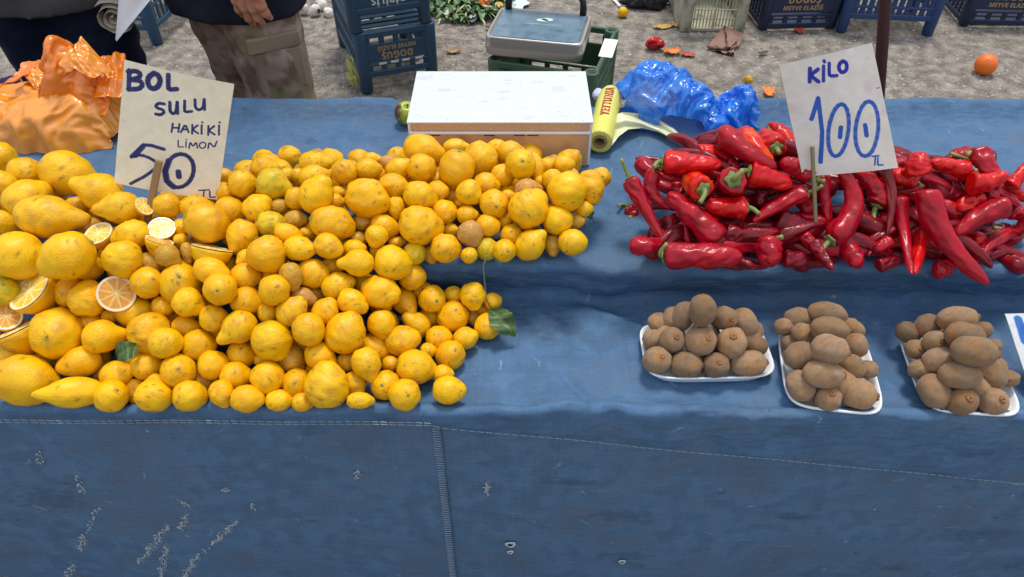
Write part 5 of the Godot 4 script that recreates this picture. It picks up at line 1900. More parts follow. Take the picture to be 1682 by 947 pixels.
	L(1095, 805, 190, 172, 0, "r", "y", 1)
	L(1175, 730, 172, 125, 80, "s", "d", -1)
	L(1280, 795, 165, 132, 70, "s", "o")

	zone(380, 420, 3.504)                                      # the lower right
	L(85, 118, 166, 152, 0, "r", "o")
	L(345, 120, 168, 130, 80, "s", "d", 0)
	L(475, 100, 182, 166, 0, "r", "o")
	L(248, 196, 186, 150, 8, "e", "o", 1)
	L(95, 258, 188, 158, 0, "s", "o")
	L(355, 315, 192, 156, -45, "s", "y", 1)
	L(222, 330, 132, 112, 0, "s", "y")
	L(420, 240, 148, 112, 20, "s", "t", -1)
	L(545, 318, 168, 146, -60, "s", "o")
	L(615, 170, 196, 150, -20, "s", "y")
	L(700, 268, 182, 142, 30, "s", "o")
	L(860, 210, 228, 186, 12, "g", "o", 1, "ribbed lemon lying across at the right flank of the heap", "the ribbed lemon")
	L(780, 160, 140, 118, 0, "s", "y", -1)
	L(932, 42, 222, 195, 15, "s", "y", 1, "big yellow lemon at the top right corner of the lower heap", "the corner lemon")
	L(1042, 118, 156, 150, 0, "r", "o")
	L(1000, 268, 182, 132, 60, "s", "o")
	L(865, 395, 172, 152, 80, "s", "o")
	L(660, 440, 252, 216, -60, "b", "o", 1, "large bumpy lemon with a brown pit in its middle", "the pitted lemon")
	L(445, 425, 192, 178, 70, "r", "o", 1, "round lemon with a white fleck at its lower left", "the flecked lemon")
	L(238, 490, 242, 218, 62, "b", "y", 1, "large wrinkled lemon with its nipple at the lower right", "the wrinkled lemon")
	L(207, 702, 188, 182, 110, "r", "o", 1)
	L(350, 600, 185, 155, 60, "s", "d", -1)
	L(515, 580, 192, 158, 40, "s", "o")
	L(380, 732, 172, 152, 0, "e", "o")
	L(95, 820, 188, 152, 0, "r", "o", 1)
	L(278, 830, 158, 120, 0, "s", "y")
	L(415, 842, 132, 105, 0, "s", "o")
	L(550, 740, 268, 240, -92, "b", "y", 2, "large knobbly bright lemon standing at the front edge, nipple up", "the knobbly front lemon")
	L(715, 740, 156, 132, 60, "s", "y")
	L(782, 628, 212, 162, 68, "p", "y", 1, "smooth bright lemon with its tip pointing down right", "the drop shaped lemon")
	L(670, 610, 134, 105, 0, "s", "y", -1)
	L(830, 530, 196, 166, 0, "s", "o", -1)
	L(990, 487, 206, 168, -15, "b", "o", 1)
	L(1060, 390, 182, 146, 220, "p", "y")
	L(1148, 352, 142, 122, 0, "s", "y", -1)
	L(1157, 248, 156, 146, 0, "e", "o")
	L(1105, 200, 132, 102, 0, "s", "y", -1)
	L(1275, 346, 182, 168, 70, "e", "o", 1, "lemon with a rough brown scar low on its face at the right", "the scarred lemon")
	L(1285, 222, 120, 95, 0, "s", "y", -1)
	L(1392, 232, 162, 142, 80, "s", "y", 1)
	L(1505, 262, 104, 98, 0, "r", "y")
	L(1452, 310, 80, 72, 0, "r", "o", -1)
	L(1390, 358, 95, 80, 70, "s", "d", -1)
	L(1475, 405, 152, 146, 0, "r", "o", 0, "lemon half covered by the single green leaf at the right end")
	L(1350, 472, 146, 126, -20, "s", "y")
	L(1195, 472, 152, 136, 0, "r", "o")
	L(1135, 545, 104, 88, 0, "s", "y")
	L(1263, 570, 172, 152, 10, "e", "o")
	L(1067, 640, 232, 195, 10, "s", "y", 1, "broad yellow lemon lying near the open right end of the front row", "the broad lemon")
	L(1222, 678, 118, 102, 0, "s", "y")
	L(1255, 772, 192, 156, 0, "s", "y", 1, "lone yellow lemon farthest right in the front row", "the lone lemon")
	L(890, 745, 182, 146, -35, "e", "o")
	L(922, 622, 110, 95, 0, "s", "o", -1)
	L(745, 832, 172, 92, 0, "s", "y", 1)
	L(998, 798, 206, 142, 0, "e", "y", 1)
	L(580, 70, 130, 110, 0, "s", "o", -1)
	L(480, 225, 110, 95, 0, "r", "d", -1)

	zone(360, 220, 3.947)                                      # the upper middle
	L(40, 270, 130, 95, 0, "s", "o", -1)
	L(35, 370, 120, 110, 0, "r", "o", -1)
	L(155, 322, 182, 176, 0, "b", "o")
	L(300, 225, 182, 152, 0, "s", "o")
	L(362, 328, 228, 202, 20, "p", "n", 1, "lemon with a green patch at the upper edge of the heap", "the green patched lemon")
	L(450, 270, 110, 100, 0, "s", "y", -1)
	L(252, 475, 198, 172, -40, "s", "y")
	L(495, 425, 158, 124, 80, "s", "o")
	L(635, 385, 262, 210, -60, "s", "y", 1, "tall oval bright lemon leaning right at the back of the heap", "the leaning oval lemon")
	L(630, 190, 232, 150, 0, "s", "y")
	L(620, 280, 222, 155, -10, "s", "y")
	L(515, 275, 110, 90, 80, "s", "y", -1)
	L(812, 245, 168, 145, 0, "e", "o", 0, "spotted lemon with a pale rot mark at the back edge", "the rot marked lemon")
	L(970, 225, 172, 130, 0, "s", "y")
	L(995, 165, 125, 90, 0, "s", "y", -1)
	L(1105, 185, 135, 95, 0, "r", "t", -1)
	L(1030, 270, 145, 90, 0, "s", "o", -1)
	L(1135, 338, 216, 152, 10, "g", "o")
	L(880, 330, 155, 145, 0, "s", "o", -1)
	L(962, 415, 288, 242, 18, "g", "o", 1, "very large rough furrowed lemon in the middle of the upper heap", "the great furrowed lemon")
	L(775, 378, 95, 80, 0, "s", "y", -1)
	L(758, 438, 125, 102, 0, "s", "o")
	L(738, 580, 310, 216, 12, "g", "o", 1, "orange lemon with folded grooves spreading from a pit on its side", "the folded lemon")
	L(350, 590, 232, 162, 20, "b", "n")
	L(500, 555, 156, 114, 0, "s", "d", -1)
	L(395, 465, 120, 90, 0, "s", "d", -1)
	L(450, 650, 202, 126, 20, "s", "o")
	L(572, 645, 110, 70, 20, "s", "y", -1)
	L(523, 742, 226, 156, 5, "s", "y", 1, "smooth egg shaped lemon lying level in the middle of the heap", "the egg shaped lemon")
	L(712, 728, 192, 156, 25, "g", "o", 1)
	L(312, 785, 252, 236, 60, "b", "o", 1, "large blotchy round lemon above the middle of the heap", "the blotchy lemon")
	L(165, 805, 130, 100, 140, "p", "y", -1)
	L(885, 835, 252, 170, 178, "p", "y", 1, "yellow lemon with its sharp tip aimed left", "the left pointing lemon")
	L(880, 742, 155, 114, 0, "s", "y")
	L(1022, 665, 152, 142, 100, "s", "y", 1)
	L(908, 680, 120, 95, 0, "s", "d", -1)
	L(1075, 600, 192, 146, 15, "s", "o")
	L(930, 575, 118, 105, 0, "s", "d", -1)
	L(1148, 480, 152, 112, 90, "s", "y")
	L(1155, 703, 125, 78, 0, "s", "y", -1)
	L(1040, 758, 135, 95, 0, "s", "y", -1)
	L(1270, 775, 148, 140, 0, "r", "n")

	zone(640, 210, 3.945)                                      # in front of the wooden box
	L(25, 222, 110, 70, 0, "s", "y", -1)
	L(225, 145, 290, 190, 15, "s", "o", 0, "big orange lemon with a thin dry twig at its left end", "the twig lemon")
	L(62, 265, 192, 140, -30, "s", "y")
	L(207, 262, 188, 176, 0, "e", "o", 1)
	L(435, 128, 192, 112, 0, "s", "y", -1)
	L(433, 275, 262, 226, 100, "s", "o", 1, "plump orange lemon with a short green stem standing up on top", "the stemmed lemon")
	L(590, 202, 222, 218, 0, "r", "y", 0, "large smooth yellow lemon in front of the wooden box", "the smooth box lemon")
	L(700, 135, 138, 120, 0, "s", "o", -1)
	L(790, 162, 182, 152, 0, "s", "o")
	L(850, 235, 205, 178, 0, "e", "y", 1, "yellow lemon with a green calyx off centre below the box", "the calyx lemon")
	L(940, 255, 202, 124, 70, "s", "y")
	L(1022, 245, 110, 100, 0, "r", "o")
	L(1132, 240, 136, 116, 0, "s", "y")
	L(732, 310, 156, 146, 0, "r", "o")
	L(315, 330, 95, 85, 0, "s", "y", -1)
	L(630, 365, 172, 142, 10, "s", "o")
	L(520, 420, 172, 162, 30, "s", "y", 1)
	L(200, 438, 222, 176, 20, "s", "y", 1, "double lobed yellow lemon left of the heap middle", "the double lobed lemon")
	L(315, 410, 144, 132, 0, "s", "o")
	L(203, 633, 290, 242, 10, "b", "o", 2, "biggest bumpy orange lemon standing out at the front of the upper heap", "the biggest bumpy lemon")
	L(357, 545, 168, 156, 0, "r", "o")
	L(505, 565, 142, 122, 0, "s", "o")
	L(465, 490, 80, 60, 0, "r", "o", -1)
	L(678, 492, 196, 166, 10, "e", "o", 1)
	L(772, 440, 96, 78, 0, "s", "y")
	L(900, 395, 182, 132, 0, "s", "t")
	L(903, 515, 272, 246, -50, "b", "o", 2, "large warty lemon leaning up right near the right end", "the warty lemon")
	L(985, 350, 96, 80, 0, "s", "y", -1)
	L(1060, 345, 162, 132, 60, "s", "o")
	L(1152, 410, 252, 238, 70, "r", "y", 2, "large smooth bright lemon at the right end of the upper heap", "the smooth end lemon")
	L(1302, 385, 242, 172, 75, "b", "o", 0, "rough skinned orange lemon leaning behind the smooth one at the right end", "the rough end lemon")
	L(1368, 320, 138, 118, 0, "e", "o")
	L(1260, 525, 114, 104, 0, "s", "y")
	L(1215, 605, 104, 90, 0, "s", "d", 0)
	L(1090, 598, 192, 184, 0, "r", "y", 1)
	L(1187, 740, 186, 162, 0, "r", "y", 1, "last round lemon at the right end of the riser edge", "the last edge lemon")
	L(920, 750, 242, 182, -42, "p", "y", 1, "yellow lemon with its nipple up right on the riser edge", "the tilted edge lemon")
	L(1058, 760, 145, 110, 90, "s", "d", -1)
	L(790, 695, 142, 132, 0, "e", "o")
	L(750, 600, 118, 100, 0, "s", "o", -1)
	L(640, 633, 156, 146, 0, "s", "o", 1)
	L(525, 690, 178, 166, 70, "s", "t", 1, "lemon with a greyish pale patch on the left of its face", "the grey patched lemon")
	L(400, 662, 112, 90, 0, "s", "y", -1)
	L(365, 780, 202, 182, 10, "b", "o", 1, "rough orange lemon sitting on the riser edge at the left", "the rough edge lemon")
	L(515, 825, 116, 90, 0, "e", "y", 1)
	L(638, 785, 152, 138, 0, "s", "n")
	L(745, 795, 152, 132, 0, "e", "y", 1)
	L(268, 820, 124, 100, 80, "s", "d", -1)

# ---------------------------------------------------------------- peppers
var pods := []
var pod_marks := []

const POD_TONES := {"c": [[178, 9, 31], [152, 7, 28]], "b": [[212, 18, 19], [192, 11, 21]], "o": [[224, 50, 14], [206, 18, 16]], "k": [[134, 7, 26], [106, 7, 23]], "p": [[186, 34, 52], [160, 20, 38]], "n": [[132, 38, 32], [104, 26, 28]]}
const POD_WORDS := {"c": "crimson", "b": "bright red", "o": "orange red", "k": "dark red", "p": "pinkish red", "n": "brownish red"}

func pepper_top(x: float, z: float) -> float:
	var a := 0.690 + 0.105 * smooth(0.90, 1.06, z) - 0.075 * smooth(1.10, 1.24, z)
	a -= 0.02 * smooth(0.62, 0.72, x) + 0.03 * (1.0 - smooth(0.17, 0.30, x))
	return a

# base (stem end), middle, tip, width at the shoulder, tone, layer, stem end or null, extra depth of the tip in metres
func Q(x0, y0, xm, ym, x1, y1, w, tone: String, layer := 0, stem = null, deep := 0.0, label := "", short := ""):
	var k := Vector2(ox, oy)
	pods.append({"a": k + Vector2(x0, y0) / os, "m": k + Vector2(xm, ym) / os, "b": k + Vector2(x1, y1) / os, "w": w / os, "tone": tone, "layer": layer, "stem": null if stem == null else k + Vector2(stem[0], stem[1]) / os, "deep": deep, "label": label})
	if short: pod_marks.append([k + Vector2(xm, ym) / os, short])

func pepper_mesh(a: Vector3, m: Vector3, b: Vector3, r0: float, tone: String, sd: int, blunt: float) -> ArrayMesh:
	var nu := 34
	var nv := 26
	var P := PackedVector3Array()
	var C := PackedColorArray()
	var r := RandomNumberGenerator.new()
	r.seed = sd * 577 + 3
	var o := Vector3(r.randf(), r.randf(), r.randf()) * 70.0
	var c0: Array = POD_TONES[tone][0]
	var c1: Array = POD_TONES[tone][1]
	var base := lin(c0[0], c0[1], c0[2])
	var other := lin(c1[0], c1[1], c1[2])
	var orange := lin(226, 84, 14)
	var lobes := 3.0
	var up := Vector3(0.13, 0.9, 0.41)
	var flat := r.randf_range(0.82, 1.0)
	var grooves := [r.randf() * TAU, r.randf() * TAU, r.randf() * TAU]
	for i in nu + 1:
		var s := float(i) / nu
		s = 0.5 - 0.5 * cos(PI * s) if i < nu / 2 else s * 0.5 + 0.5 * (0.5 - 0.5 * cos(PI * s))
		var p := bezier(a, m, b, s)
		var d := (bezier(a, m, b, minf(s + 0.02, 1.0)) - bezier(a, m, b, maxf(s - 0.02, 0.0))).normalized()
		var x := up.cross(d).normalized()
		up = d.cross(x).normalized()
		var shoulder := sqrt(clampf(1.0 - pow(1.0 - minf(s / 0.12, 1.0), 2.0), 0.0, 1.0))
		var tip := sqrt(clampf(1.0 - pow(maxf(0.0, (s - (1.0 - 0.12 - 0.10 * blunt)) / (0.12 + 0.10 * blunt)), 2.0), 0.0, 1.0))
		var tap := lerpf(1.0, lerpf(0.30, 0.80, blunt), pow(s, 1.35))
		var pinch := 1.0 + 0.08 * nz.get_noise_1d(s * 3.0 + o.x) + 0.04 * nz.get_noise_1d(s * 11.0 + o.y)
		var rr := r0 * shoulder * tip * tap * pinch
		var sink := r0 * 0.16 * smooth(0.05, 0.0, s)                # the dimple round the stem
		for j in nv + 1:
			var th := TAU * (j % nv) / nv
			var q := Vector3(cos(th), sin(th), s * 3.0)
			var wr := ridge.get_noise_3d(cos(th) * 1.3 + o.x, sin(th) * 1.3 + o.y, s * 1.1 + o.z)
			var k := 1.0 + 0.055 * cos(lobes * th + o.z) * (1.0 - 0.5 * s) + 0.10 * nz.get_noise_3dv(q * 1.2 + o) + 0.035 * nz.get_noise_3dv(q * 3.5 + o) - 0.12 * maxf(0.0, wr) + 0.02 * nz.get_noise_3d(cos(th) * 3.0, sin(th) * 3.0, s * 14.0 + o.x)
			for gv in 3:
				var away := absf(angle_difference(th, grooves[gv] + 0.9 * nz.get_noise_2d(s * 3.0, o.x + gv * 5.0)))
				k -= 0.20 * exp(-pow(away / 0.17, 2)) * smooth(0.02, 0.15, s) * (0.55 + 0.9 * nz.get_noise_2d(s * 5.0 + gv * 9.0, o.y))
			P.append(p + d * sink + (x * cos(th) + up * sin(th) * flat) * rr * k)
			var n := nz.get_noise_3dv(q * 0.9 - o)
			var c := base.lerp(other, clampf(n + 0.5, 0.0, 1.0))
			if tone == "o": c = c.lerp(orange, smooth(0.0, 0.45, nz.get_noise_3dv(q * 0.7 + o * 2.0)) * 0.8)
			c = c.lerp(lin(96, 40, 34), smooth(0.50, 0.62, nz.get_noise_3dv(q * 3.1 + o * 1.3)) * 0.35)
			C.append(c)
	return sheet(nu + 1, nv + 1, P, C)

func pepper_list():
	zone(1000, 190, 3.383)                                     # left of the price card, back to front
	Q(490, 205, 600, 215, 730, 285, 95, "b", -1)
	Q(880, 90, 960, 105, 1030, 190, 110, "b", 0, [1015, 120], 0.0)
	Q(930, 180, 900, 130, 860, 105, 115, "b", 0, [945, 205], 0.05, "bright red pepper end with green stem, at the back left of the card", "the pepper with its stem end up at the back")
	Q(735, 85, 830, 180, 905, 285, 112, "o", 0, null, 0.0, "orange red pepper slanting behind the topmost crimson pepper", "the slanting orange pepper")
	Q(635, 85, 745, 190, 932, 288, 128, "c", 1, null, 0.0, "topmost broad crimson pepper slanting down right, beside the blue bag", "the topmost crimson pepper")
	Q(300, 255, 450, 262, 625, 268, 132, "b", 1, [255, 285], 0.0, "bright red pepper lying level at the upper left of the heap", "the level bright pepper")
	Q(660, 250, 690, 275, 725, 300, 60, "p", -1)
	Q(1140, 345, 1060, 290, 950, 258, 118, "c", 1, [1195, 360], 0.0, "thick crimson pepper whose stem points right at the stick", "the thick pepper at the stick")
	Q(775, 310, 890, 345, 1015, 390, 125, "b", 1, [738, 305], 0.0, "bright red pepper with pale green calyx at its left end", "the pepper with the calyx left")
	Q(690, 355, 680, 370, 660, 395, 150, "c", 1, [745, 305], 0.07, "round crimson pepper end with its stem curling up right", "the curled stem pepper")
	Q(525, 410, 490, 385, 445, 350, 135, "o", 1, [505, 478], 0.05, "orange red pepper end on, thick green stem hanging down", "the orange pepper end")
	Q(375, 370, 400, 420, 475, 475, 75, "c", -1)
	Q(440, 410, 470, 470, 520, 560, 90, "k", -1)
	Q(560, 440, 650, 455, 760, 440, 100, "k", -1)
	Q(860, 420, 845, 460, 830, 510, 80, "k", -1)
	Q(275, 295, 235, 420, 360, 515, 92, "c", 0, [255, 285], 0.0, "curved crimson pepper bending round at the left flank", "the bending pepper")
	Q(765, 510, 650, 508, 535, 495, 128, "b", 1, [830, 545], 0.0, "bright red pepper with green calyx facing right", "the pepper with the calyx right")
	Q(1100, 430, 960, 485, 800, 590, 100, "c", 1, [1182, 388], 0.0, "crimson pepper lying from the stick down left", "the pepper leaning on the stick")
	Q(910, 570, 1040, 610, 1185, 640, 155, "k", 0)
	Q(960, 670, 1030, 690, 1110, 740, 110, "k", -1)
	Q(330, 545, 345, 620, 330, 700, 80, "k", -1)
	Q(405, 585, 425, 650, 445, 705, 55, "p", 0)
	Q(575, 555, 580, 600, 588, 665, 78, "b", 0)
	Q(635, 640, 750, 660, 945, 640, 118, "k", 0, null, 0.0, "dark red pepper lying level under the bright ones", "the dark level pepper")
	Q(100, 500, 150, 560, 200, 640, 90, "c", -1, [45, 495])
	Q(115, 345, 190, 490, 305, 705, 100, "c", 1, [70, 245], 0.0, "long crimson pepper leaning at the left end with its stem up", "the long leaning pepper")
	Q(612, 705, 480, 565, 330, 430, 150, "c", 1, null, 0.0, "broad dull crimson pepper slanting to its tip at the upper left", "the broad slanting pepper")
	Q(112, 575, 150, 610, 215, 650, 140, "c", 1, [118, 560], 0.06, "crimson pepper end with a green calyx to the viewer, leftmost", "the leftmost pepper end")
	Q(145, 715, 205, 722, 285, 715, 118, "c", 2, [150, 690], 0.02, "short crimson pepper with its calyx facing left in the front row", "the short front pepper")
	Q(960, 790, 1070, 800, 1190, 800, 95, "k", 0)
	Q(1075, 650, 1150, 740, 1225, 840, 75, "c", 0)
	Q(700, 790, 800, 830, 900, 820, 70, "k", -1)
	Q(885, 705, 893, 760, 905, 830, 140, "c", 1, [962, 675], 0.03, "crimson pepper end with a green stem bent to the right", "the bent stem pepper")
	Q(305, 775, 520, 772, 738, 785, 145, "c", 2, [330, 712], 0.0, "large blunt crimson pepper lying level along the front edge", "the blunt front pepper")

	zone(1330, 220, 3.642)                                     # right of the stick
	Q(470, 200, 500, 165, 500, 130, 75, "k", 0)
	Q(500, 200, 535, 175, 565, 190, 75, "c", 0)
	Q(650, 250, 648, 190, 650, 120, 128, "b", 1, null, 0.0, "thick red pepper standing with its round end up", "the upright round ended pepper")
	Q(970, 150, 890, 135, 820, 200, 105, "c", 0, [840, 115])
	Q(1015, 105, 1050, 180, 1140, 290, 118, "c", 0, [938, 125], 0.0, "crimson pepper with a thin curled stem at the back right", "the thin stem pepper")
	Q(1150, 285, 1220, 340, 1320, 400, 80, "b", 0)
	Q(1190, 320, 1250, 250, 1310, 170, 78, "b", 0, null, 0.0, "slim red pepper rising to the right edge of the photo")
	Q(690, 260, 800, 270, 930, 280, 85, "c", -1)
	Q(955, 220, 840, 195, 720, 165, 100, "b", 1, [990, 215], 0.0, "bright red pepper with a pale green calyx at its right end", "the pale calyx pepper")
	Q(950, 285, 1060, 285, 1178, 232, 108, "b", 1, null, 0.0, "bright red pepper with its sharp tip turned up right", "the upturned tip pepper")
	Q(800, 330, 870, 360, 950, 370, 130, "k", -1)
	Q(1040, 350, 1100, 360, 1170, 395, 78, "p", 0)
	Q(930, 465, 950, 420, 1050, 375, 110, "b", 0, [945, 490])
	Q(625, 280, 560, 255, 480, 240, 108, "b", 0, [665, 310], 0.0, "red pepper with its dark calyx turned down right", "the dark calyx pepper")
	Q(1190, 455, 1240, 470, 1310, 500, 85, "c", 0)
	Q(610, 420, 640, 470, 660, 520, 110, "k", -1)
	Q(590, 610, 640, 565, 700, 520, 62, "p", -1)
	Q(1190, 575, 1110, 590, 1000, 600, 95, "k", -1, [1100, 560])
	Q(1260, 540, 1290, 550, 1330, 560, 95, "p", 0)
	Q(395, 435, 395, 320, 255, 225, 118, "c", 0, [388, 535], 0.0, "crimson pepper curving down to its hanging green stem", "the hanging stem pepper")
	Q(75, 235, 90, 380, 120, 540, 78, "c", 0, [25, 350])
	Q(425, 175, 490, 350, 462, 595, 72, "n", 1, null, 0.0, "thin reddish tan pepper hanging straight down to a pale tip", "the thin tan pepper")
	Q(300, 475, 385, 570, 345, 735, 78, "k", 0)
	Q(480, 640, 440, 660, 385, 695, 75, "c", 0)
	Q(400, 790, 470, 770, 560, 750, 80, "k", -1)
	Q(195, 600, 250, 720, 325, 765, 135, "c", 0)
	Q(15, 640, 70, 720, 135, 810, 80, "k", 0)
	Q(730, 700, 760, 760, 800, 800, 95, "k", -1)
	Q(120, 635, 265, 420, 170, 215, 132, "c", 1, [60, 715], 0.0, "large crimson pepper bowed to the right, its calyx at the lower left", "the big bowed pepper")
	Q(692, 575, 650, 700, 625, 835, 92, "b", 0)
	Q(542, 362, 565, 590, 608, 838, 84, "c", 1, null, 0.0, "slim straight red pepper hanging with its tip on the edge", "the slim straight pepper")
	Q(950, 620, 1025, 680, 925, 790, 92, "b", 0, null, 0.0, "short red pepper curved like a hook beside the long hanging one", "the hooked pepper")
	Q(1185, 430, 1010, 495, 868, 605, 118, "c", 1, null, 0.0, "glossy crimson pepper with a furrow, tip down left, at the right", "the furrowed glossy pepper")
	Q(1290, 750, 1240, 770, 1180, 790, 120, "k", 0, [1185, 800])
	Q(1060, 790, 1170, 690, 1330, 600, 128, "n", 1, null, 0.0, "dull brownish red pepper at the lower right edge of the heap", "the dull brownish pepper")
	Q(710, 325, 790, 600, 1062, 892, 145, "c", 2, null, 0.0, "longest crimson pepper hanging over the edge with its tip down right", "the longest hanging pepper")

func build_peppers():
	pepper_list()
	var n := pods.size()
	for i in n:
		var f: Dictionary = pods[i]
		var P := []
		for q in [f.a, f.m, f.b]:
			P.append(eye() + sight(q.x, q.y) * on_surface(q.x, q.y, pepper_top))
		if f.label.begins_with("longest"):                    # its end lies over the edge of the riser
			P[2] = on_z(f.b.x, f.b.y, riser_z(0.6) - 0.022)
		P[2] += (P[2] - eye()).normalized() * f.deep
		if f.deep > 0.03: P[1] = P[1].lerp((P[0] + P[2]) * 0.5, 0.9)
		f.P = P
		f.r = f.w * 0.5 / LENS * P[1].distance_to(eye()) * 1.04
		f.dir = (P[1] - eye()).normalized()
		f.s = -0.016 * f.layer
		f.blunt = clampf(f.w / maxf(f.a.distance_to(f.b), 1.0) * 1.3 - 0.15, 0.0, 1.0)
		if f.label.begins_with("large blunt"): f.blunt = 0.9
		f.balls = []
		for k in 7:
			var s := (k + 0.4) / 7.0
			f.balls.append([bezier(P[0], P[1], P[2], s), f.r * lerpf(1.0, lerpf(0.35, 0.8, f.blunt), s)])
		f.mid = bezier(P[0], P[1], P[2], 0.5)
		f.span = P[0].distance_to(P[2]) * 0.5 + f.r * 1.5
	for pass_ in 22:
		for i in n:
			for j in range(i + 1, n):
				var A: Dictionary = pods[i]
				var B: Dictionary = pods[j]
				if A.mid.distance_to(B.mid) > A.span + B.span: continue
				var worst := 0.0
				var oa: Vector3 = A.dir * A.s
				var ob: Vector3 = B.dir * B.s
				for a in A.balls:
					for b in B.balls:
						worst = maxf(worst, (a[1] + b[1]) * 0.80 - (a[0] + oa).distance_to(b[0] + ob))
				if worst <= 0.0: continue
				var push := worst * 0.3
				if A.layer > B.layer: A.s -= push; B.s += push
				else: A.s += push; B.s -= push
		for f in pods:
			var low := 1.0
			for a in f.balls:
				if f.label.begins_with("longest"): continue
				low = minf(low, a[0].y + f.dir.y * f.s - a[1] - (TABLE_H + 0.001))
			if low < 0.0: f.s += low / -f.dir.y * -1.0
			f.s = clampf(f.s, -0.09, 0.10)
	var items := []
	for i in n:
		var f: Dictionary = pods[i]
		var o := Node3D.new()
		o.name = numbered("pepper")
		add_child(o)
		var at: Vector3 = f.P[1] + f.dir * f.s
		o.position = at
		var off: Vector3 = f.dir * f.s - at
		var a: Vector3 = f.P[0] + off
		var m: Vector3 = f.P[1] + off
		var b: Vector3 = f.P[2] + off
		part("pod", pepper_mesh(a, m, b, f.r, f.tone, i, f.blunt), M.pepper, o)
		if f.stem != null:
			var d := (bezier(a, m, b, 0.06) - a).normalized()
			var cal := PackedVector3Array()
			var cc := PackedColorArray()
			var bs := basis_to(-d)
			for k in 6:
				for j in 21:
					var th := TAU * (j % 20) / 20.0
					var q: float = [0.10, 0.22, 0.42, 0.60, 0.74, 0.70][k]
					var w := 1.0 + (0.16 * cos(th * 5.0 + i) if k > 2 else 0.0)
					cal.append(a + bs * Vector3(cos(th) * q * w, [0.36, 0.16, 0.10, 0.05, -0.04, -0.14][k], sin(th) * q * w) * f.r * 0.72)
					cc.append(lin(84, 106, 50).lerp(lin(130, 144, 84), 0.5 + 0.5 * nz.get_noise_2d(th * 2.0, q * 6.0 + i)))
			part("calyx", sheet(6, 21, cal, cc, PackedVector2Array(), true), M.stem, o)
			var depth: float = (f.P[0] - eye()).dot(sight(841, 473.5))
			var e: Vector3 = eye() + sight(f.stem.x, f.stem.y) * (depth - 0.012) + f.dir * f.s - at
			var pts := []
			var rad := []
			var col := []
			for k in 9:
				var s := k / 8.0
				var lead := a - d * a.distance_to(e) * 0.45
				pts.append(a.lerp(lead, s).lerp(lead.lerp(e, s), s))
				rad.append(f.r * lerpf(0.20, 0.13, s) * (1.25 if k == 8 else 1.0) + 0.0006)
				col.append(lin(104, 126, 58).lerp(lin(140, 144, 88), s))
			part("stem", tube_mesh(pts, rad, 8, col), M.stem, o)
		tag(o, "", "pepper", "red peppers heaped on the stall")
		var v: Vector2 = f.b - f.a
		var way: String = ["right", "lower right", "down", "lower left", "left", "upper left", "up", "upper right"][posmod(roundi(v.angle() / (PI / 4.0)), 8)]
		items.append([o, (f.a + f.b) * 0.5, "%s pepper, tip %s," % [POD_WORDS[f.tone], way], f.label])
	pod_marks.append([Vector2(1337, 300), "the thin stick"])
	pod_marks.append([Vector2(1460, 260), "the card corner"])
	label_all(items, pod_marks)
	# peppers underneath, seen only in the gaps
	var made := []
	for v in 5:
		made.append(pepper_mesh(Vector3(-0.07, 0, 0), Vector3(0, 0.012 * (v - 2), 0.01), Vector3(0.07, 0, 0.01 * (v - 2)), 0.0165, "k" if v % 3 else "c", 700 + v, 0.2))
	var count := 0
	for i in 124:
		var x := rng.randf_range(0.265, 0.80)
		var z := rng.randf_range(0.925, 1.11)
		if i >= 104:
			x = 0.27 + (i - 104) * 0.028
			z = 0.934 + 0.008 * (i % 3)
		var y := pepper_top(x, z) - rng.randf_range(0.030, 0.070)
		if y < TABLE_H + 0.018: y = TABLE_H + 0.018
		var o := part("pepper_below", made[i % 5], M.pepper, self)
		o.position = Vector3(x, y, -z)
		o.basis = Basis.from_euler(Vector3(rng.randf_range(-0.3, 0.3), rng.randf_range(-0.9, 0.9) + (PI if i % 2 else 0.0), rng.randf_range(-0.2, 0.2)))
		tag(o, "pepper of the lower layer, mostly covered by the red peppers on top", "pepper", "peppers buried in the heap")
		count += 1
	print("peppers ", n, " under ", count)

# ---------------------------------------------------------------- kiwis on foam trays
func tray_mesh(lx: float, lz: float) -> ArrayMesh:
	var rows := [[0.02, 0.006], [0.55, 0.006], [0.80, 0.007], [0.865, 0.010], [0.91, 0.0145], [0.945, 0.0185], [0.965, 0.0200], [0.985, 0.0203], [1.0, 0.0190], [1.0, 0.0173], [0.985, 0.0163], [0.955, 0.0145], [0.92, 0.010], [0.885, 0.004], [0.86, 0.001], [0.80, 0.0], [0.02, 0.0]]
	var nv := 72
	var P := PackedVector3Array()
	for r in rows:
		for j in nv + 1:
			var a := TAU * (j % nv) / nv
			var c := cos(a)
			var s := sin(a)
			var e := pow(pow(absf(c), 5.0) + pow(absf(s), 5.0), -0.2)
			P.append(Vector3(c * e * r[0] * lx, r[1] + 0.001 * sin(a * 2.0) * r[0], s * e * r[0] * lz))
	return sheet(rows.size(), nv + 1, P, PackedColorArray(), PackedVector2Array(), false)

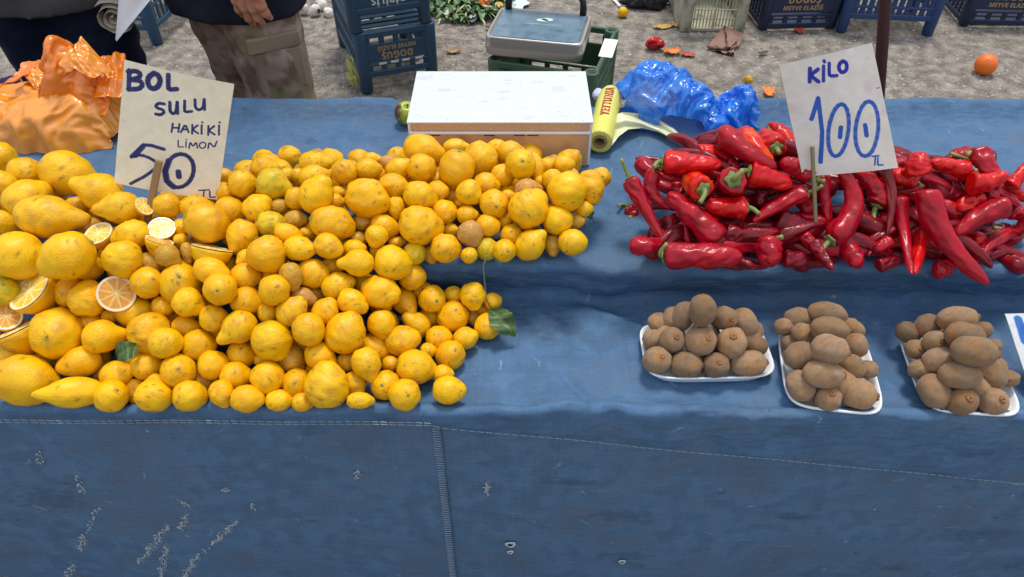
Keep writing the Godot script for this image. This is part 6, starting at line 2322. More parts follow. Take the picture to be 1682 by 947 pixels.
func kiwi_mesh(hl: float, hw: float, sd: int, ribs: float) -> ArrayMesh:
	var nu := 24
	var nv := 28
	var P := PackedVector3Array()
	var C := PackedColorArray()
	var r := RandomNumberGenerator.new()
	r.seed = sd * 91 + 7
	var o := Vector3(r.randf(), r.randf(), r.randf()) * 60.0
	var deep := r.randf_range(0.66, 1.12)
	var warm := lin(182, 140, 94).lerp(lin(160, 126, 96), r.randf()) * deep
	var grey := lin(160, 136, 112) * deep
	var dark := lin(92, 66, 44)
	for i in nu + 1:
		var t := -cos(PI * i / nu)
		var s := pow(maxf(0.0, 1.0 - pow(absf(t), 2.4)), 0.5)
		for j in nv + 1:
			var th := TAU * (j % nv) / nv
			var d := Vector3(t, cos(th) * s, sin(th) * s)
			var n := nz.get_noise_3dv(d * 1.2 + o)
			var f := nz.get_noise_3dv(d * 6.0 + o)
			var fz := nz.get_noise_3dv(d * 14.0 + o)
			var k := 1.0 + 0.06 * n + 0.012 * f + 0.012 * fz - ribs * 0.05 * maxf(0.0, ridge.get_noise_2d(th * 1.3 + o.x, t * 0.3))
			P.append(Vector3(t * hl * (1.0 + 0.03 * n), cos(th) * s * hw * k, sin(th) * s * hw * k * 0.96))
			var c := warm.lerp(grey, clampf(n * 0.7 + 0.45, 0, 1))
			c = c.lerp(dark, clampf(f * 0.3 + fz * 0.6 + 0.1, 0, 1) * 0.5)
			c = c.lerp(lin(176, 112, 58), smooth(0.84, 0.98, absf(t)) * 0.5)
			C.append(c)
	return sheet(nu + 1, nv + 1, P, C)

func nub_mesh(r: float, sd: int) -> ArrayMesh:               # the dry rosette on a kiwi, looking along +x
	var P := PackedVector3Array()
	var C := PackedColorArray()
	for k in 6:
		for j in 17:
			var a := TAU * (j % 16) / 16.0
			var q: float = [0.0, 0.22, 0.40, 0.60, 0.85, 1.0][k]
			var w := 1.0 + 0.3 * nz.get_noise_2d(cos(a) * 2.0 + sd, sin(a) * 2.0 + k)
			P.append(Vector3([0.1, 0.15, 0.45, 0.5, 0.2, -0.1][k] * r * w, cos(a) * q * r * w, sin(a) * q * r * w))
			C.append([lin(84, 60, 40), lin(96, 68, 44), lin(146, 116, 86), lin(138, 106, 76), lin(118, 88, 60), lin(130, 98, 68)][k])
	return sheet(6, 17, P, C, PackedVector2Array(), true)

# centre, long and short axis, turn, level in the pile (height of its middle above the tray), shape: s side, e end
func K(cx, cy, a, b, turn, lift: float, shape: String, label: String, ribs := 0.0):
	var px: float = ox + cx / os
	var py: float = oy + cy / os
	var at := on_h(px, py, SHELF_H + 0.008 + lift)
	var k := (at - eye()).dot(sight(841, 473.5)) / LENS
	var hl: float = a * 0.5 / os * k * 1.0
	var hw: float = b * 0.5 / os * k * 1.09
	var cam_u := Vector3(0, cos(deg_to_rad(TILT)), -sin(deg_to_rad(TILT)))
	var cam_b := Vector3(0, sin(deg_to_rad(TILT)), cos(deg_to_rad(TILT)))
	var r := RandomNumberGenerator.new()
	r.seed = int(px * 7 + py)
	var ax := (Vector3.RIGHT * cos(deg_to_rad(turn)) - cam_u * sin(deg_to_rad(turn)) + cam_b * r.randf_range(0.15, 0.5) * (1.0 if r.randf() < 0.7 else -1.0)).normalized()
	if shape == "e":
		ax = (cam_b + Vector3.RIGHT * r.randf_range(-0.3, 0.3) + cam_u * r.randf_range(-0.1, 0.5)).normalized()
		hw = lerpf(hw, hl, 0.3)
		hl = hw * 1.12
	var o := thing("kiwi", label, "kiwi", at, "kiwis piled on foam trays")
	var side := ax.cross(cam_b if shape == "s" else cam_u).normalized()
	o.basis = Basis(ax, side, ax.cross(side)) * Basis(Vector3.RIGHT, r.randf() * TAU)
	part("skin", kiwi_mesh(hl, hw, int(px + py * 3), ribs), M.kiwi, o)
	var nub := part("calyx", nub_mesh(hw * r.randf_range(0.18, 0.34), int(px)), M.stem, o)
	nub.position.x = hl * 0.975
	var back := part("blossom_end", nub_mesh(hw * 0.12, int(py)), M.stem, o)
	back.basis = Basis(Vector3.UP, PI)
	back.position.x = -hl * 0.98

func build_kiwis():
	var spots := [[1157, 580, 0.101, 0.060, 0.5, "white foam tray set crosswise, left of the three kiwi trays"], [1357, 611, 0.071, 0.084, -9.0, "white foam tray set lengthwise, middle of the three kiwi trays"], [1567, 615, 0.072, 0.084, -6.0, "white foam tray slightly turned, right of the three kiwi trays"]]
	for s in spots:
		var at := on_h(s[0], s[1], SHELF_H + 0.012)
		at.y = SHELF_H + 0.0025
		var o := thing("foam_tray", s[5], "foam tray", at, "foam trays of kiwis")
		o.rotation_degrees.y = s[4]
		part("dish", tray_mesh(s[2], s[3]), M.foam, o)
		# the bottom layer that carries the pile
		for k in 3:
			var w := (k - 1) * 0.046
			var b := part("kiwi_below", kiwi_mesh(0.030, 0.025, 40 + k + int(s[0]), 0.0), M.kiwi, self)
			b.position = at + Basis(Vector3.UP, deg_to_rad(s[4])) * (Vector3(w * 1.3, 0.031, -0.012) if s[2] > s[3] else Vector3(0.004, 0.031, w - 0.006))
			b.rotation_degrees = Vector3(10 * k, 40 + 55 * k, 15)
			tag(b, "kiwi of the bottom layer, covered by the kiwis piled over it in its tray", "kiwi", "kiwis underneath in the trays")
	zone(1020, 460, 3.657)
	K(225, 250, 130, 110, -20, 0.040, "s", "greyish kiwi at the back left of the left tray", 1.0)
	K(312, 225, 140, 115, 100, 0.052, "s", "kiwi half hidden at the back left of the left tray")
	K(372, 215, 190, 130, -65, 0.062, "s", "upright tan kiwi just left of the topmost kiwi, left tray")
	K(805, 300, 110, 90, 80, 0.034, "s", "kiwi mostly hidden at the back right corner of the left tray")
	K(622, 228, 155, 132, 0, 0.062, "e", "grey kiwi with its rosette to the viewer, right of the topmost, left tray")
	K(742, 258, 195, 145, 62, 0.052, "s", "orange brown kiwi leaning at the back right of the left tray")
	K(190, 352, 125, 112, 0, 0.032, "s", "pinkish kiwi at the left end of the left tray")
	K(812, 395, 130, 118, 10, 0.030, "s", "grey kiwi at the right end of the left tray")
	K(303, 360, 156, 140, 0, 0.045, "e", "round brown kiwi end on, middle row left, left tray")
	K(475, 365, 198, 166, 0, 0.050, "e", "large kiwi with an orange navel, centre of the left tray")
	K(665, 378, 186, 172, 0, 0.048, "e", "smooth golden brown kiwi end, middle row right, left tray")
	K(215, 480, 166, 152, 0, 0.026, "e", "kiwi with a pale rosette, front row far left of the left tray")
	K(390, 505, 190, 145, 0, 0.025, "s", "dark kiwi, front row second from left of the left tray")
	K(570, 510, 156, 150, 0, 0.025, "e", "plain brown kiwi, front row third from left of the left tray")
	K(762, 500, 222, 152, -5, 0.026, "s", "ribbed kiwi lying sideways, front row far right of the left tray", 1.6)
	K(490, 180, 202, 152, 88, 0.098, "s", "topmost kiwi standing on end in the left tray")
	zone(1020, 456.5, 3.657)
	K(985, 290, 105, 125, 90, 0.040, "s", "kiwi at the back left corner of the middle tray", 0.5)
	K(1062, 240, 165, 125, -10, 0.052, "s", "reddish grey kiwi with a pale rosette at the back of the middle tray")
	K(1395, 300, 145, 95, 42, 0.040, "s", "orange kiwi jutting out at the back right of the middle tray")
	K(1020, 395, 110, 105, 0, 0.030, "s", "small kiwi at the left side of the middle tray")
	K(1238, 212, 225, 130, 10, 0.072, "s", "wide tan kiwi lying across at the very back of the middle tray")
	K(1090, 328, 130, 112, 0, 0.055, "e", "small round kiwi end on the left upper side of the middle tray")
	K(1408, 405, 155, 132, 60, 0.048, "s", "kiwi with a dark rosette at the right side of the middle tray")
	K(1075, 465, 186, 162, -30, 0.045, "s", "grey kiwi with a wide rosette at the left of the middle tray", 0.6)
	K(1250, 305, 222, 142, 8, 0.086, "s", "second kiwi from the back on the ridge of the middle tray")
	K(1475, 548, 105, 125, 80, 0.030, "s", "kiwi with a rosette at the right rim of the middle tray")
	K(1388, 535, 165, 132, 58, 0.042, "s", "smooth kiwi leaning right of the centre of the middle tray")
	K(1253, 425, 220, 165, 14, 0.092, "s", "largest golden kiwi on the ridge of the middle tray")
	K(1078, 645, 190, 155, 62, 0.030, "s", "kiwi with whitish mould on top, front left of the middle tray")
	K(1215, 575, 238, 156, 4, 0.060, "s", "orange brown kiwi lying level in front of the ridge, middle tray")
	K(1425, 695, 202, 166, 8, 0.028, "s", "kiwi with an orange tip at the front right of the middle tray")
	K(1242, 720, 182, 132, 0, 0.026, "e", "kiwi with a russet navel, front row centre of the middle tray")
	zone(1400, 436.5, 3.383)
	K(305, 368, 130, 105, 30, 0.035, "s", "pointed golden kiwi at the back left of the right tray")
	K(415, 332, 150, 125, -30, 0.048, "s", "ribbed grey kiwi at the back of the right tray", 1.2)
	K(728, 355, 90, 85, 60, 0.050, "s", "kiwi end peeking out at the back right of the right tray")
	K(580, 292, 218, 130, -6, 0.078, "s", "wrinkled kiwi lying across at the very back of the right tray", 2.0)
	K(350, 462, 100, 105, 0, 0.032, "e", "small kiwi end at the left side of the right tray")
	K(455, 420, 130, 112, 0, 0.058, "e", "orange kiwi end above the left rim of the right tray")
	K(775, 445, 80, 95, 70, 0.040, "s", "kiwi half hidden behind the ridge at the right of the right tray")
	K(380, 572, 105, 132, 80, 0.032, "s", "rusty kiwi at the left rim of the right tray")
	K(625, 388, 248, 145, 10, 0.090, "s", "long smooth kiwi second on the ridge of the right tray")
	K(850, 622, 85, 130, 80, 0.028, "s", "kiwi at the right rim of the right tray, behind a ribbed one")
	K(488, 525, 190, 142, -12, 0.055, "s", "tan kiwi with dark creases left of the ridge, right tray", 1.5)
	K(775, 592, 190, 150, 108, 0.046, "s", "ribbed grey kiwi leaning down at the right of the right tray", 2.0)
	K(675, 475, 238, 165, 8, 0.098, "s", "topmost smooth kiwi at the front of the ridge, right tray")
	K(595, 605, 222, 142, 2, 0.062, "s", "kiwi lying level below the topmost one in the right tray")
	K(452, 695, 196, 150, 65, 0.030, "s", "reddish kiwi standing at the front left of the right tray")
	K(775, 752, 160, 136, 0, 0.026, "e", "brown kiwi with a hollow end, front right of the right tray")
	K(605, 750, 182, 140, 0, 0.028, "e", "olive brown kiwi with a crumpled rosette, front centre of the right tray")

# ---------------------------------------------------------------- price cards
# strokes of hand lettering in a unit box, x right, y down
const GLYPHS := {
	"B": [[0.08, 0.0, 0.05, 1.0], [0.0, 0.06, 0.55, 0.02, 0.85, 0.18, 0.72, 0.38, 0.12, 0.48], [0.12, 0.48, 0.8, 0.52, 1.0, 0.75, 0.75, 0.96, 0.02, 0.98]],
	"O": [[0.5, 0.0, 0.12, 0.2, 0.0, 0.55, 0.18, 0.9, 0.5, 1.0, 0.86, 0.82, 1.0, 0.45, 0.84, 0.1, 0.5, 0.0]],
	"L": [[0.1, 0.0, 0.08, 0.6, 0.12, 0.98, 1.0, 0.94]],
	"S": [[0.95, 0.08, 0.4, 0.0, 0.05, 0.22, 0.3, 0.44, 0.8, 0.55, 0.95, 0.8, 0.55, 1.0, 0.1, 0.92]],
	"U": [[0.05, 0.0, 0.08, 0.75, 0.4, 1.0, 0.78, 0.8, 0.88, 0.0], [0.88, 0.0, 0.92, 0.95]],
	"H": [[0.15, 0.0, 0.0, 1.0], [0.95, 0.05, 0.8, 1.0], [0.1, 0.5, 0.9, 0.52]],
	"A": [[0.0, 1.0, 0.55, 0.0, 0.95, 1.0], [0.2, 0.66, 0.8, 0.66]],
	"K": [[0.12, 0.0, 0.08, 1.0], [0.95, 0.05, 0.12, 0.52, 1.0, 0.98]],
	"I": [[0.5, 0.25, 0.45, 1.0], [0.6, 0.0, 0.68, 0.04]],
	"M": [[0.0, 1.0, 0.15, 0.05, 0.48, 0.8, 0.85, 0.05, 1.0, 1.0]],
	"N": [[0.0, 1.0, 0.15, 0.05, 0.7, 0.95, 1.0, 0.0]],
	"T": [[0.0, 0.05, 1.0, 0.0], [0.5, 0.03, 0.42, 1.0]],
}

# corners in order: top left, top right, bottom right, bottom left, each [x, y, distance]; size of the picture
func card(o: Node3D, corners: Array, at: Vector3, paper: Color, lines: Callable, sd: int, bow := 0.006) -> void:
	var W := []
	for q in corners: W.append(on_z(q[0], q[1], -q[2]) - at)
	var wide: float = W[0].distance_to(W[1])
	var tall: float = W[0].distance_to(W[3])
	var w := 600
	var h := int(600.0 * tall / wide)
	var im := Image.create(w, h, false, Image.FORMAT_RGB8)
	for y in h:
		for x in w:
			var v := 1.0 + 0.035 * nz2.get_noise_2d(x * 0.012 + sd, y * 0.012) + 0.015 * nz.get_noise_2d(x * 0.3, y * 0.3)
			im.set_pixel(x, y, Color(paper.r * v, paper.g * v, paper.b * v * (1.0 + 0.02 * nz.get_noise_2d(x * 0.008, y * 0.008 + sd))))
	lines.call(im)
	smears(im, 9, sd, rgb8(240, 234, 220), rgb8(170, 150, 120), 0.22)
	var m := mat(Color.WHITE, 0.7)
	m.albedo_texture = ImageTexture.create_from_image(im)
	var nm: Vector3 = (W[1] - W[0]).cross(W[3] - W[0]).normalized()
	if nm.z < 0: nm = -nm
	var n := 20
	for side in 2:
		var P := PackedVector3Array()
		var U := PackedVector2Array()
		for i in n:
			for j in n:
				var u := i / float(n - 1)
				var v := j / float(n - 1)
				var p: Vector3 = W[0].lerp(W[1], u).lerp(W[3].lerp(W[2], u), v)
				p += nm * (bow * sin(PI * u) * 1.0 + 0.0012 * nz2.get_noise_2d(u * 3.0 + sd, v * 3.0)) - nm * 0.0014 * side
				P.append(p)
				U.append(Vector2(u, v))
		part("card_face" if side == 0 else "card_back", sheet(n, n, P, PackedColorArray(), U, side == 0), m if side == 0 else mat(rgb8(196, 180, 150), 0.9), o)

func glyph(im: Image, map: Callable, g: String, x0: float, y0: float, x1: float, y1: float, width: float, c: Color):
	for s in GLYPHS[g]:
		var pts := []
		for i in range(0, s.size(), 2):
			pts.append(map.call(Vector2(lerpf(x0, x1, s[i]), lerpf(y0, y1, s[i + 1]))))
		brush(im, soften(pts), width * 1.3, c, 0.22, 0.97)

# where in a card with these four corners a point lies, 0..1 each way
func unwarp(p: Vector2, a: Vector2, b: Vector2, c: Vector2, d: Vector2) -> Vector2:
	var t := Vector2(0.5, 0.5)
	for i in 8:
		var q := a.lerp(b, t.x).lerp(d.lerp(c, t.x), t.y)
		var du := (b - a).lerp(c - d, t.y)
		var dv := (d - a).lerp(c - b, t.x)
		var e := p - q
		var det := du.x * dv.y - du.y * dv.x
		t += Vector2((e.x * dv.y - e.y * dv.x) / det, (e.y * du.x - e.x * du.y) / det)
	return t

func soften(p: Array) -> Array:                                # rounds the corners of a stroke a little
	var out := [p[0]]
	for i in range(1, p.size() - 1):
		out.append(p[i].lerp(p[i - 1], 0.22))
		out.append(p[i].lerp(p[i + 1], 0.22))
	out.append(p[-1])
	return out

func oval(cx: float, cy: float, rx: float, ry: float, lean: float) -> Array:
	var out := []
	for i in 21:
		var a := TAU * i / 20.0 - PI / 2
		out.append(Vector2(cx + cos(a) * rx - sin(a) * lean, cy + sin(a) * ry))
	return out

func build_signs():
	# lemons
	var at := on_z(243, 372, -0.955)
	var o := thing("price_card", "cream card lettered BOL SULU HAKIKI LIMON 50 TL on a stick among the lemons", "price sign", at, "")
	var navy := rgb8(34, 40, 100)
	card(o, [[205, 98, 1.045], [385, 138, 1.045], [358, 328, 0.985], [188, 300, 0.985]], at, rgb8(232, 224, 200), func(im: Image):
		var W := float(im.get_width())
		var Hh := float(im.get_height())
		var T := func(p: Vector2) -> Vector2: return unwarp(p, Vector2(95, 30), Vector2(776, 182), Vector2(674, 901), Vector2(30, 795)) * Vector2(W, Hh)
		for g in [["B", 118, 92, 212, 205, 21], ["O", 240, 108, 322, 200, 24], ["L", 366, 118, 424, 206, 21], ["S", 288, 284, 350, 356, 14], ["U", 378, 280, 434, 350, 15], ["L", 468, 272, 516, 340, 13], ["U", 532, 266, 600, 330, 13],
			["H", 392, 408, 444, 460, 9], ["A", 450, 412, 500, 462, 9], ["K", 516, 418, 556, 472, 9], ["I", 566, 402, 590, 474, 9], ["K", 614, 426, 656, 482, 9], ["I", 672, 406, 696, 484, 9],
			["L", 430, 512, 466, 555, 6], ["I", 474, 506, 490, 556, 6], ["M", 500, 520, 552, 562, 7], ["O", 562, 526, 604, 565, 6], ["N", 616, 524, 670, 566, 7], ["T", 560, 832, 622, 880, 7], ["L", 622, 842, 660, 884, 7]]:
			glyph(im, T, g[0], g[1], g[2], g[3], g[4], g[5], navy)
		brush(im, [T.call(Vector2(345, 568)), T.call(Vector2(270, 545)), T.call(Vector2(215, 542)), T.call(Vector2(140, 618))], 21, navy, 0.3)
		brush(im, [T.call(Vector2(215, 550)), T.call(Vector2(165, 612))], 30, navy, 0.3)
		brush(im, soften([T.call(Vector2(140, 622)), T.call(Vector2(200, 605)), T.call(Vector2(270, 630)), T.call(Vector2(315, 668)), T.call(Vector2(240, 735)), T.call(Vector2(135, 795))]), 19, navy, 0.3)
		var ring := []
		for p in oval(440, 706, 88, 108, 10): ring.append(T.call(p))
		brush(im, ring, 25, navy, 0.3)
		brush(im, [ring[11], ring[13], ring[15], ring[17]], 36, navy, 0.3)
		brush(im, [T.call(Vector2(434, 712)), T.call(Vector2(438, 742))], 34, navy, 0.2), 3)
	var up := on_z(265, 260, -0.992) - at
	var st := tool()
	box(st, Transform3D(basis_to(up, Vector3.RIGHT), up * 0.35 + Vector3(0, 0, 0.010)), Vector3(0.0108, up.length() * 1.35, 0.006), 0.0012)
	part("stick", done(st), M.wood, o)
	# peppers
	at = on_z(1337, 350, -0.955)
	o = thing("price_card", "pale card lettered KILO 100 TL in blue on a thin stick among the peppers", "price sign", at, "")
	var blue := rgb8(34, 82, 176)
	var ink := rgb8(28, 36, 156)
	card(o, [[1279, 106, 1.04], [1432, 70, 1.05], [1475, 275, 0.985], [1318, 289, 0.985]], at, rgb8(222, 214, 206), func(im: Image):
		var W := float(im.get_width())
		var Hh := float(im.get_height())
		var T := func(p: Vector2) -> Vector2: return unwarp(p, Vector2(75, 182), Vector2(679, 39), Vector2(848, 848), Vector2(228, 905)) * Vector2(W, Hh)
		for p in [[650, 300, 60], [640, 330, 40], [150, 450, 70], [300, 300, 60], [750, 480, 50]]:   # stains
			brush(im, [T.call(Vector2(p[0], p[1])), T.call(Vector2(p[0] + 12, p[1] + 8))], p[2], rgb8(206, 172, 168), 0.9, 0.35)
		brush(im, [T.call(Vector2(705, 322)), T.call(Vector2(722, 318))], 9, rgb8(150, 90, 84), 0.4, 0.8)
		for g in [["K", 262, 200, 322, 282, 20], ["I", 338, 152, 372, 276, 17], ["L", 386, 166, 440, 246, 17], ["O", 452, 152, 508, 222, 19], ["T", 668, 762, 714, 824, 9], ["L", 704, 776, 742, 828, 9]]:
			glyph(im, T, g[0], g[1], g[2], g[3], g[4], g[5], ink if g[2] < 500 else blue)
		brush(im, [T.call(Vector2(278, 520)), T.call(Vector2(320, 385)), T.call(Vector2(346, 600)), T.call(Vector2(338, 805))], 28, blue, 0.2)
		for q in [[450, 592, 64, 172, 18], [636, 584, 76, 180, 14]]:
			var ring := []
			for p in oval(q[0], q[1], q[2], q[3], q[4]): ring.append(T.call(p))
			brush(im, ring, 26, blue, 0.3, 0.9)
		brush(im, [T.call(Vector2(465, 572)), T.call(Vector2(460, 636))], 29, blue, 0.15)
		brush(im, [T.call(Vector2(624, 558)), T.call(Vector2(634, 626))], 29, blue, 0.15), 8)
	up = on_z(1332, 236, -0.998) - at
	st = tool()
	box(st, Transform3D(basis_to(up, Vector3.RIGHT), up * 0.42 + Vector3(0, 0, 0.006)), Vector3(0.0055, up.length() * 1.15, 0.005), 0.001)
	part("stick", done(st), mat(rgb8(128, 122, 92), 0.8), o)
	# kiwis, cut off by the edge of the photo
	at = on_h(1697, 655, SHELF_H + 0.002)
	o = thing("price_card", "white card with a blue letter K at the right edge beside the kiwis", "price sign", at, "")
	card(o, [[1650, 515, 0.80], [1800, 511, 0.80], [1850, 650, 0.71], [1697, 655, 0.705]], at, rgb8(226, 230, 232), func(im: Image):
		var T := func(p: Vector2) -> Vector2: return p
		glyph(im, T, "K", 55, 40, 165, 190, 40, rgb8(44, 104, 190)), 12)

# ---------------------------------------------------------------- what lies on the ground
func ground_fruit(called: String, label: String, px: float, py: float, r: float, shape: String, tone: String, sd: int, cat: String):
	var o := part(called, lemon_mesh(r * 1.05, r, shape, tone, sd), M.peel, self)
	o.position = on_h(px, py, r)
	o.basis = Basis.from_euler(Vector3(sd, sd * 2.0, sd * 0.7))
	tag(o, label, cat)

func scrap(called: String, label: String, cat: String, px: float, py: float, w: float, d: float, turn: float, curl: float, m: Material, sd: int):
	var P := PackedVector3Array()
	for i in 13:
		for j in 13:
			var u := i / 6.0 - 1.0
			var v := j / 6.0 - 1.0
			var e := pow(pow(absf(u), 2.6) + pow(absf(v), 2.6), 1.0 / 2.6)
			var k := maxf(absf(u), absf(v)) / maxf(e, 0.001) * (1.0 + 0.18 * nz.get_noise_2d(u * 1.5 + sd, v * 1.5))
			P.append(Vector3(u * k * w * 0.5, 0.004 + curl * (u * u * 0.6 + v * v * 0.4) + 0.004 * nz.get_noise_2d(u * 2.0 + sd, v * 2.0), v * k * d * 0.5))
	var o := part(called, sheet(13, 13, P, PackedColorArray(), PackedVector2Array(), true), m, self)
	o.position = on_h(px, py, 0.0)
	o.rotation_degrees.y = turn
	tag(o, label, cat)

func build_litter():
	ground_fruit("fallen_lemon", "yellow lemon on the ground below the black bag, right of the steel scale", 1023, 20, 0.0235, "r", "y", 51, "lemon")
	ground_fruit("fallen_lemon", "small dull lemon on the asphalt behind the blue bag, left of the KILO card", 1229, 131, 0.0185, "r", "d", 52, "lemon")
	ground_fruit("fallen_lemon", "yellow lemon lying on the white paper beside the leaf heap", 820, 11, 0.022, "s", "y", 55, "lemon")
	var orange_skin := bumpy(triplanar(mat(rgb8(232, 112, 26), 0.42), 14.0), noise_tex(0.12, 256, 2, FastNoiseLite.TYPE_SIMPLEX_SMOOTH, 4.0), 0.4)
	var ball := []
	for i in 21:
		ball.append([sin(PI * i / 20.0) * 0.043, cos(PI * i / 20.0) * 0.041])
	for q in [[1619, 106, "bright orange lying alone on the asphalt right of the pole", 1.0], [795, 8, "orange half rotten fruit on top of the leaf heap", 0.78]]:
		var o := thing("orange", q[2], "orange", on_h(q[0], q[1], 0.041 * q[3]))
		o.scale = Vector3.ONE * q[3]
		part("peel", lathe(ball, 28), orange_skin, o)
		var dot := part("calyx", star_mesh(0.004, 3), M.stem, o)
		dot.transform = Transform3D(Basis(Vector3.BACK, PI / 2), Vector3(0, 0.0405, 0))
		o.rotation_degrees = Vector3(35, 0, 20)
	# broken red pepper
	var at := on_h(1074, 70, 0.022)
	var o := thing("broken_pepper", "crushed red pepper on the asphalt between steel scale and cardboard", "pepper", at)
	part("flesh", pepper_mesh(Vector3(0.036, 0.004, 0.0), Vector3(0.0, -0.002, 0.012), Vector3(-0.034, -0.004, -0.006), 0.026, "c", 811, 0.9), M.pepper, o)
	part("torn_flap", pepper_mesh(Vector3(0.01, 0.012, 0.008), Vector3(-0.01, 0.02, 0.018), Vector3(-0.034, 0.012, 0.02), 0.015, "b", 815, 0.6), M.pepper, o)
	var peel := mat(rgb8(226, 128, 52), 0.6)
	var red := mat(rgb8(190, 60, 48), 0.5)
	scrap("orange_peel", "piece of orange peel beside red scraps behind the blue bag", "peel", 1104, 87, 0.075, 0.05, 10.0, 0.016, peel, 1)
	scrap("red_scrap", "flattened red vegetable scraps right of the orange peel", "scrap", 1130, 91, 0.06, 0.035, -20.0, 0.006, red, 2)
	scrap("orange_peel", "orange peel at the table's rear edge left of the KILO card", "peel", 1262, 153, 0.042, 0.075, -15.0, 0.014, peel, 3)
	scrap("red_scrap", "red orange scrap in front of the dark navy crate", "scrap", 1311, 53, 0.05, 0.04, 0.0, 0.012, red, 4)
	scrap("yellow_peel", "yellow peel strip left of the pale crate", "peel", 1090, 46, 0.10, 0.04, 12.0, 0.012, mat(rgb8(196, 160, 84), 0.7), 5)
	scrap("yellow_peel", "curl of yellow peel touching the left foot of the pale crate", "peel", 1110, 44, 0.05, 0.03, -30.0, 0.014, mat(rgb8(204, 164, 80), 0.7), 6)
	scrap("onion_skin", "dry tan skin on the asphalt right of the leaning crate stack", "scrap", 745, 87, 0.065, 0.03, 5.0, 0.012, mat(rgb8(186, 148, 96), 0.7), 7)
	scrap("brown_peel", "brown scrap on the ground left of the steel scale", "scrap", 808, 47, 0.06, 0.03, 5.0, 0.01, mat(rgb8(116, 92, 78), 0.8), 9)
	scrap("paper_sheet", "bluish white sheet of paper on the ground behind the steel scale", "paper", 832, 10, 0.19, 0.24, -24.0, 0.005, mat(rgb8(206, 218, 236), 0.85), 10)
	# folded brown cardboard
	at = on_h(1192, 66, 0.0)
	o = thing("folded_cardboard", "folded sheet of brown cardboard on the ground against the pale crate", "cardboard", at)
	var cb := mat(rgb8(146, 112, 98), 0.85)
	for c in [[[1160, 78], [1190, 41], [1213, 62], [1196, 82], 0.010, 0.05, 0.04, 0.014], [[1189, 42], [1222, 55], [1215, 74], [1194, 82], 0.055, 0.020, 0.012, 0.016], [[1163, 81], [1196, 83], [1206, 71], [1205, 91], 0.004, 0.008, 0.012, 0.004]]:
		var P := PackedVector3Array()
		for side in 2:
			for i in 8:
				for j in 8:
					var u := i / 7.0
					var v := j / 7.0
					var q := Vector2(c[0][0], c[0][1]).lerp(Vector2(c[1][0], c[1][1]), u).lerp(Vector2(c[3][0], c[3][1]).lerp(Vector2(c[2][0], c[2][1]), u), v)
					var h := lerpf(lerpf(c[4], c[5], u), lerpf(c[7], c[6], u), v) + 0.004 * side + 0.003 * nz.get_noise_2d(u * 2.0, v * 2.0)
					P.append(on_h(q.x, q.y, h) - at)
		part("cardboard_panel", sheet(16, 8, P), cb, o)
	# garlic bulbs at the top
	var gm := vmat(0.6)
	var bulb := []
	var bc := []
	for i in 17:
		var t := i / 16.0
		bulb.append([0.026 * pow(sin(PI * clampf(t * 0.86 + 0.01, 0, 1)), 0.7) * (1.0 - 0.35 * smooth(0.6, 1.0, t)) + 0.001, t * 0.050 - 0.005])
		bc.append(lin(222, 216, 206).lerp(lin(180, 164, 148), smooth(0.75, 1.0, t)))
	var gl := ["leftmost of the garlic bulbs left of the leaning crate stack", "second garlic bulb from the left, nearest to the viewer", "middle garlic bulb, set back behind the nearest one", "fourth garlic bulb from the left, at the top edge of the photo", "garlic bulb on its own, touching the leaning crate stack"]
	var k := 0
	for q in [[502, 13], [513, 16], [524, 10], [530, 4], [546, 17]]:
		var lobed := PackedVector3Array()
		var lc := PackedColorArray()
		for i in 17:
			for j in 33:
				var a := TAU * (j % 32) / 32.0
				var r: float = bulb[i][0] * (1.0 + 0.09 * absf(sin(a * 4.0 + k)) - 0.04)
				lobed.append(Vector3(cos(a) * r, bulb[i][1], sin(a) * r))
				lc.append(bc[i] * (0.93 + 0.1 * absf(sin(a * 4.0 + k))))
		var g := part("garlic_bulb", sheet(17, 33, lobed, lc, PackedVector2Array(), true), gm, self)
		g.position = on_h(q[0], q[1], 0.022)
		g.rotation_degrees = Vector3(70 + k * 13, k * 77, 20)
		tag(g, gl[k], "garlic", "garlic bulbs on the ground")
		k += 1
	# heap of cut leaves and stalks: one mass
	var st := tool()
	var c0 := on_h(758, 18, 0.0)
	for i in 520:
		var a := rng.randf() * TAU
		var rr := sqrt(rng.randf())
		var x := c0.x + cos(a) * rr * 0.21 + 0.02
		var z := c0.z + sin(a) * rr * 0.20 - 0.06
		var y := 0.008 + 0.065 * (1.0 - rr * rr) * rng.randf()
		var dir := Vector3(rng.randf_range(-1, 1), rng.randf_range(-0.25, 0.35), rng.randf_range(-1, 1)).normalized()
		var stalk := rng.randf() < 0.3
		var ln := rng.randf_range(0.05, 0.11) if stalk else rng.randf_range(0.035, 0.075)
		var wd := rng.randf_range(0.003, 0.005) if stalk else rng.randf_range(0.010, 0.020)
		var side := dir.cross(Vector3(rng.randf_range(-0.4, 0.4), 1, rng.randf_range(-0.4, 0.4))).normalized()
		var up := side.cross(dir)
		if up.y < 0: up = -up
		var col := lin(66, 104, 58).lerp(lin(112, 140, 92), rng.randf()) if not stalk else lin(168, 186, 110).lerp(lin(196, 196, 150), rng.randf())
		if rng.randf() < 0.06: col = lin(196, 190, 196)
		var prev := []
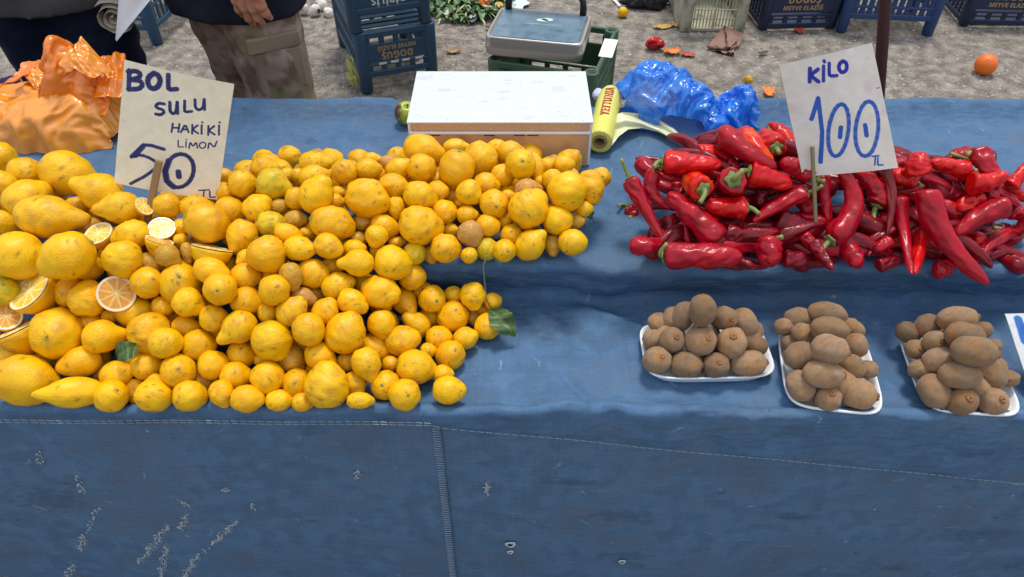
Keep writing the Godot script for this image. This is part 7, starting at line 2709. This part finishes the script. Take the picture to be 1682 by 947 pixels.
		for s in 5:
			var t := s / 4.0
			var w := wd * (sin(PI * (t * 0.9 + 0.05)) if not stalk else 1.0)
			var p := Vector3(x, y, z) + dir * (t - 0.5) * ln + up * (0.012 * sin(PI * t) + 0.006 * sin(t * 7.0 + i))
			p.y = maxf(p.y, 0.004)
			var row := [p - side * w + up * w * 0.5, p, p + side * w + up * w * 0.5]
			if prev:
				st.set_color(col * rng.randf_range(0.85, 1.1))
				for j in 2: quad(st, prev[j], prev[j + 1], row[j + 1], row[j])
			prev = row
	var heap := part("leaf_heap", done(st), M.leaf, self)
	tag(heap, "heap of discarded green leaves and pale stalks right of the leaning crates", "leaves", "", "stuff")
	# yellow green stump leaning on the crate
	at = on_h(588, 142, 0.0)
	o = thing("cabbage_scrap", "yellow green leafy stalk lying against the left foot of the leaning crates", "vegetable scrap", at)
	for i in 9:
		var d := Vector3(-0.035 + 0.008 * (i % 3), 0.035 + 0.014 * (i % 4), -0.06 - 0.012 * (i % 5))
		var base := Vector3(0.012 * (i % 3) - 0.01, 0.012 + 0.006 * (i / 3), 0.03 - 0.01 * (i / 3))
		part("leaf_stalk", tint(leaf_mesh(base, base + d, 0.009, i), func(p: Vector3) -> Color: return lin(150, 156, 74).lerp(lin(190, 184, 110), 0.5 + 0.5 * nz.get_noise_3dv(p * 60.0))), M.leaf, o)
	# dark bag and white card at the top edge
	at = on_h(1062, 0, 0.03)
	o = thing("black_bag", "black plastic bag at the top edge of the photo above the fallen lemon", "plastic bag", at)
	part("crumpled_film", crumpled_ball(Vector3(0.11, 0.05, 0.06), 41.0, 0.25, -0.028, 1.5), mat(rgb8(30, 32, 42), 0.35), o)
	scrap("white_sheet", "white card lying on the black bag's right side at the top edge", "paper", 1085, 2, 0.12, 0.08, 8.0, 0.004, M.tissue, 12)
	scrap("paper_strip", "thin white strip pointing at the fallen lemon near the black bag", "paper", 1013, 6, 0.014, 0.12, 15.0, 0.002, M.tissue, 13)
	scrap("green_scrap", "small dark green leaf on the asphalt in front of the pale crate", "leaf", 1253, 89, 0.05, 0.02, 20.0, 0.008, mat(rgb8(70, 88, 66), 0.7), 14)
	scrap("paper_bit", "tiny white paper bit standing behind the blue bag", "paper", 1161, 153, 0.012, 0.03, 0.0, 0.004, M.tissue, 15)
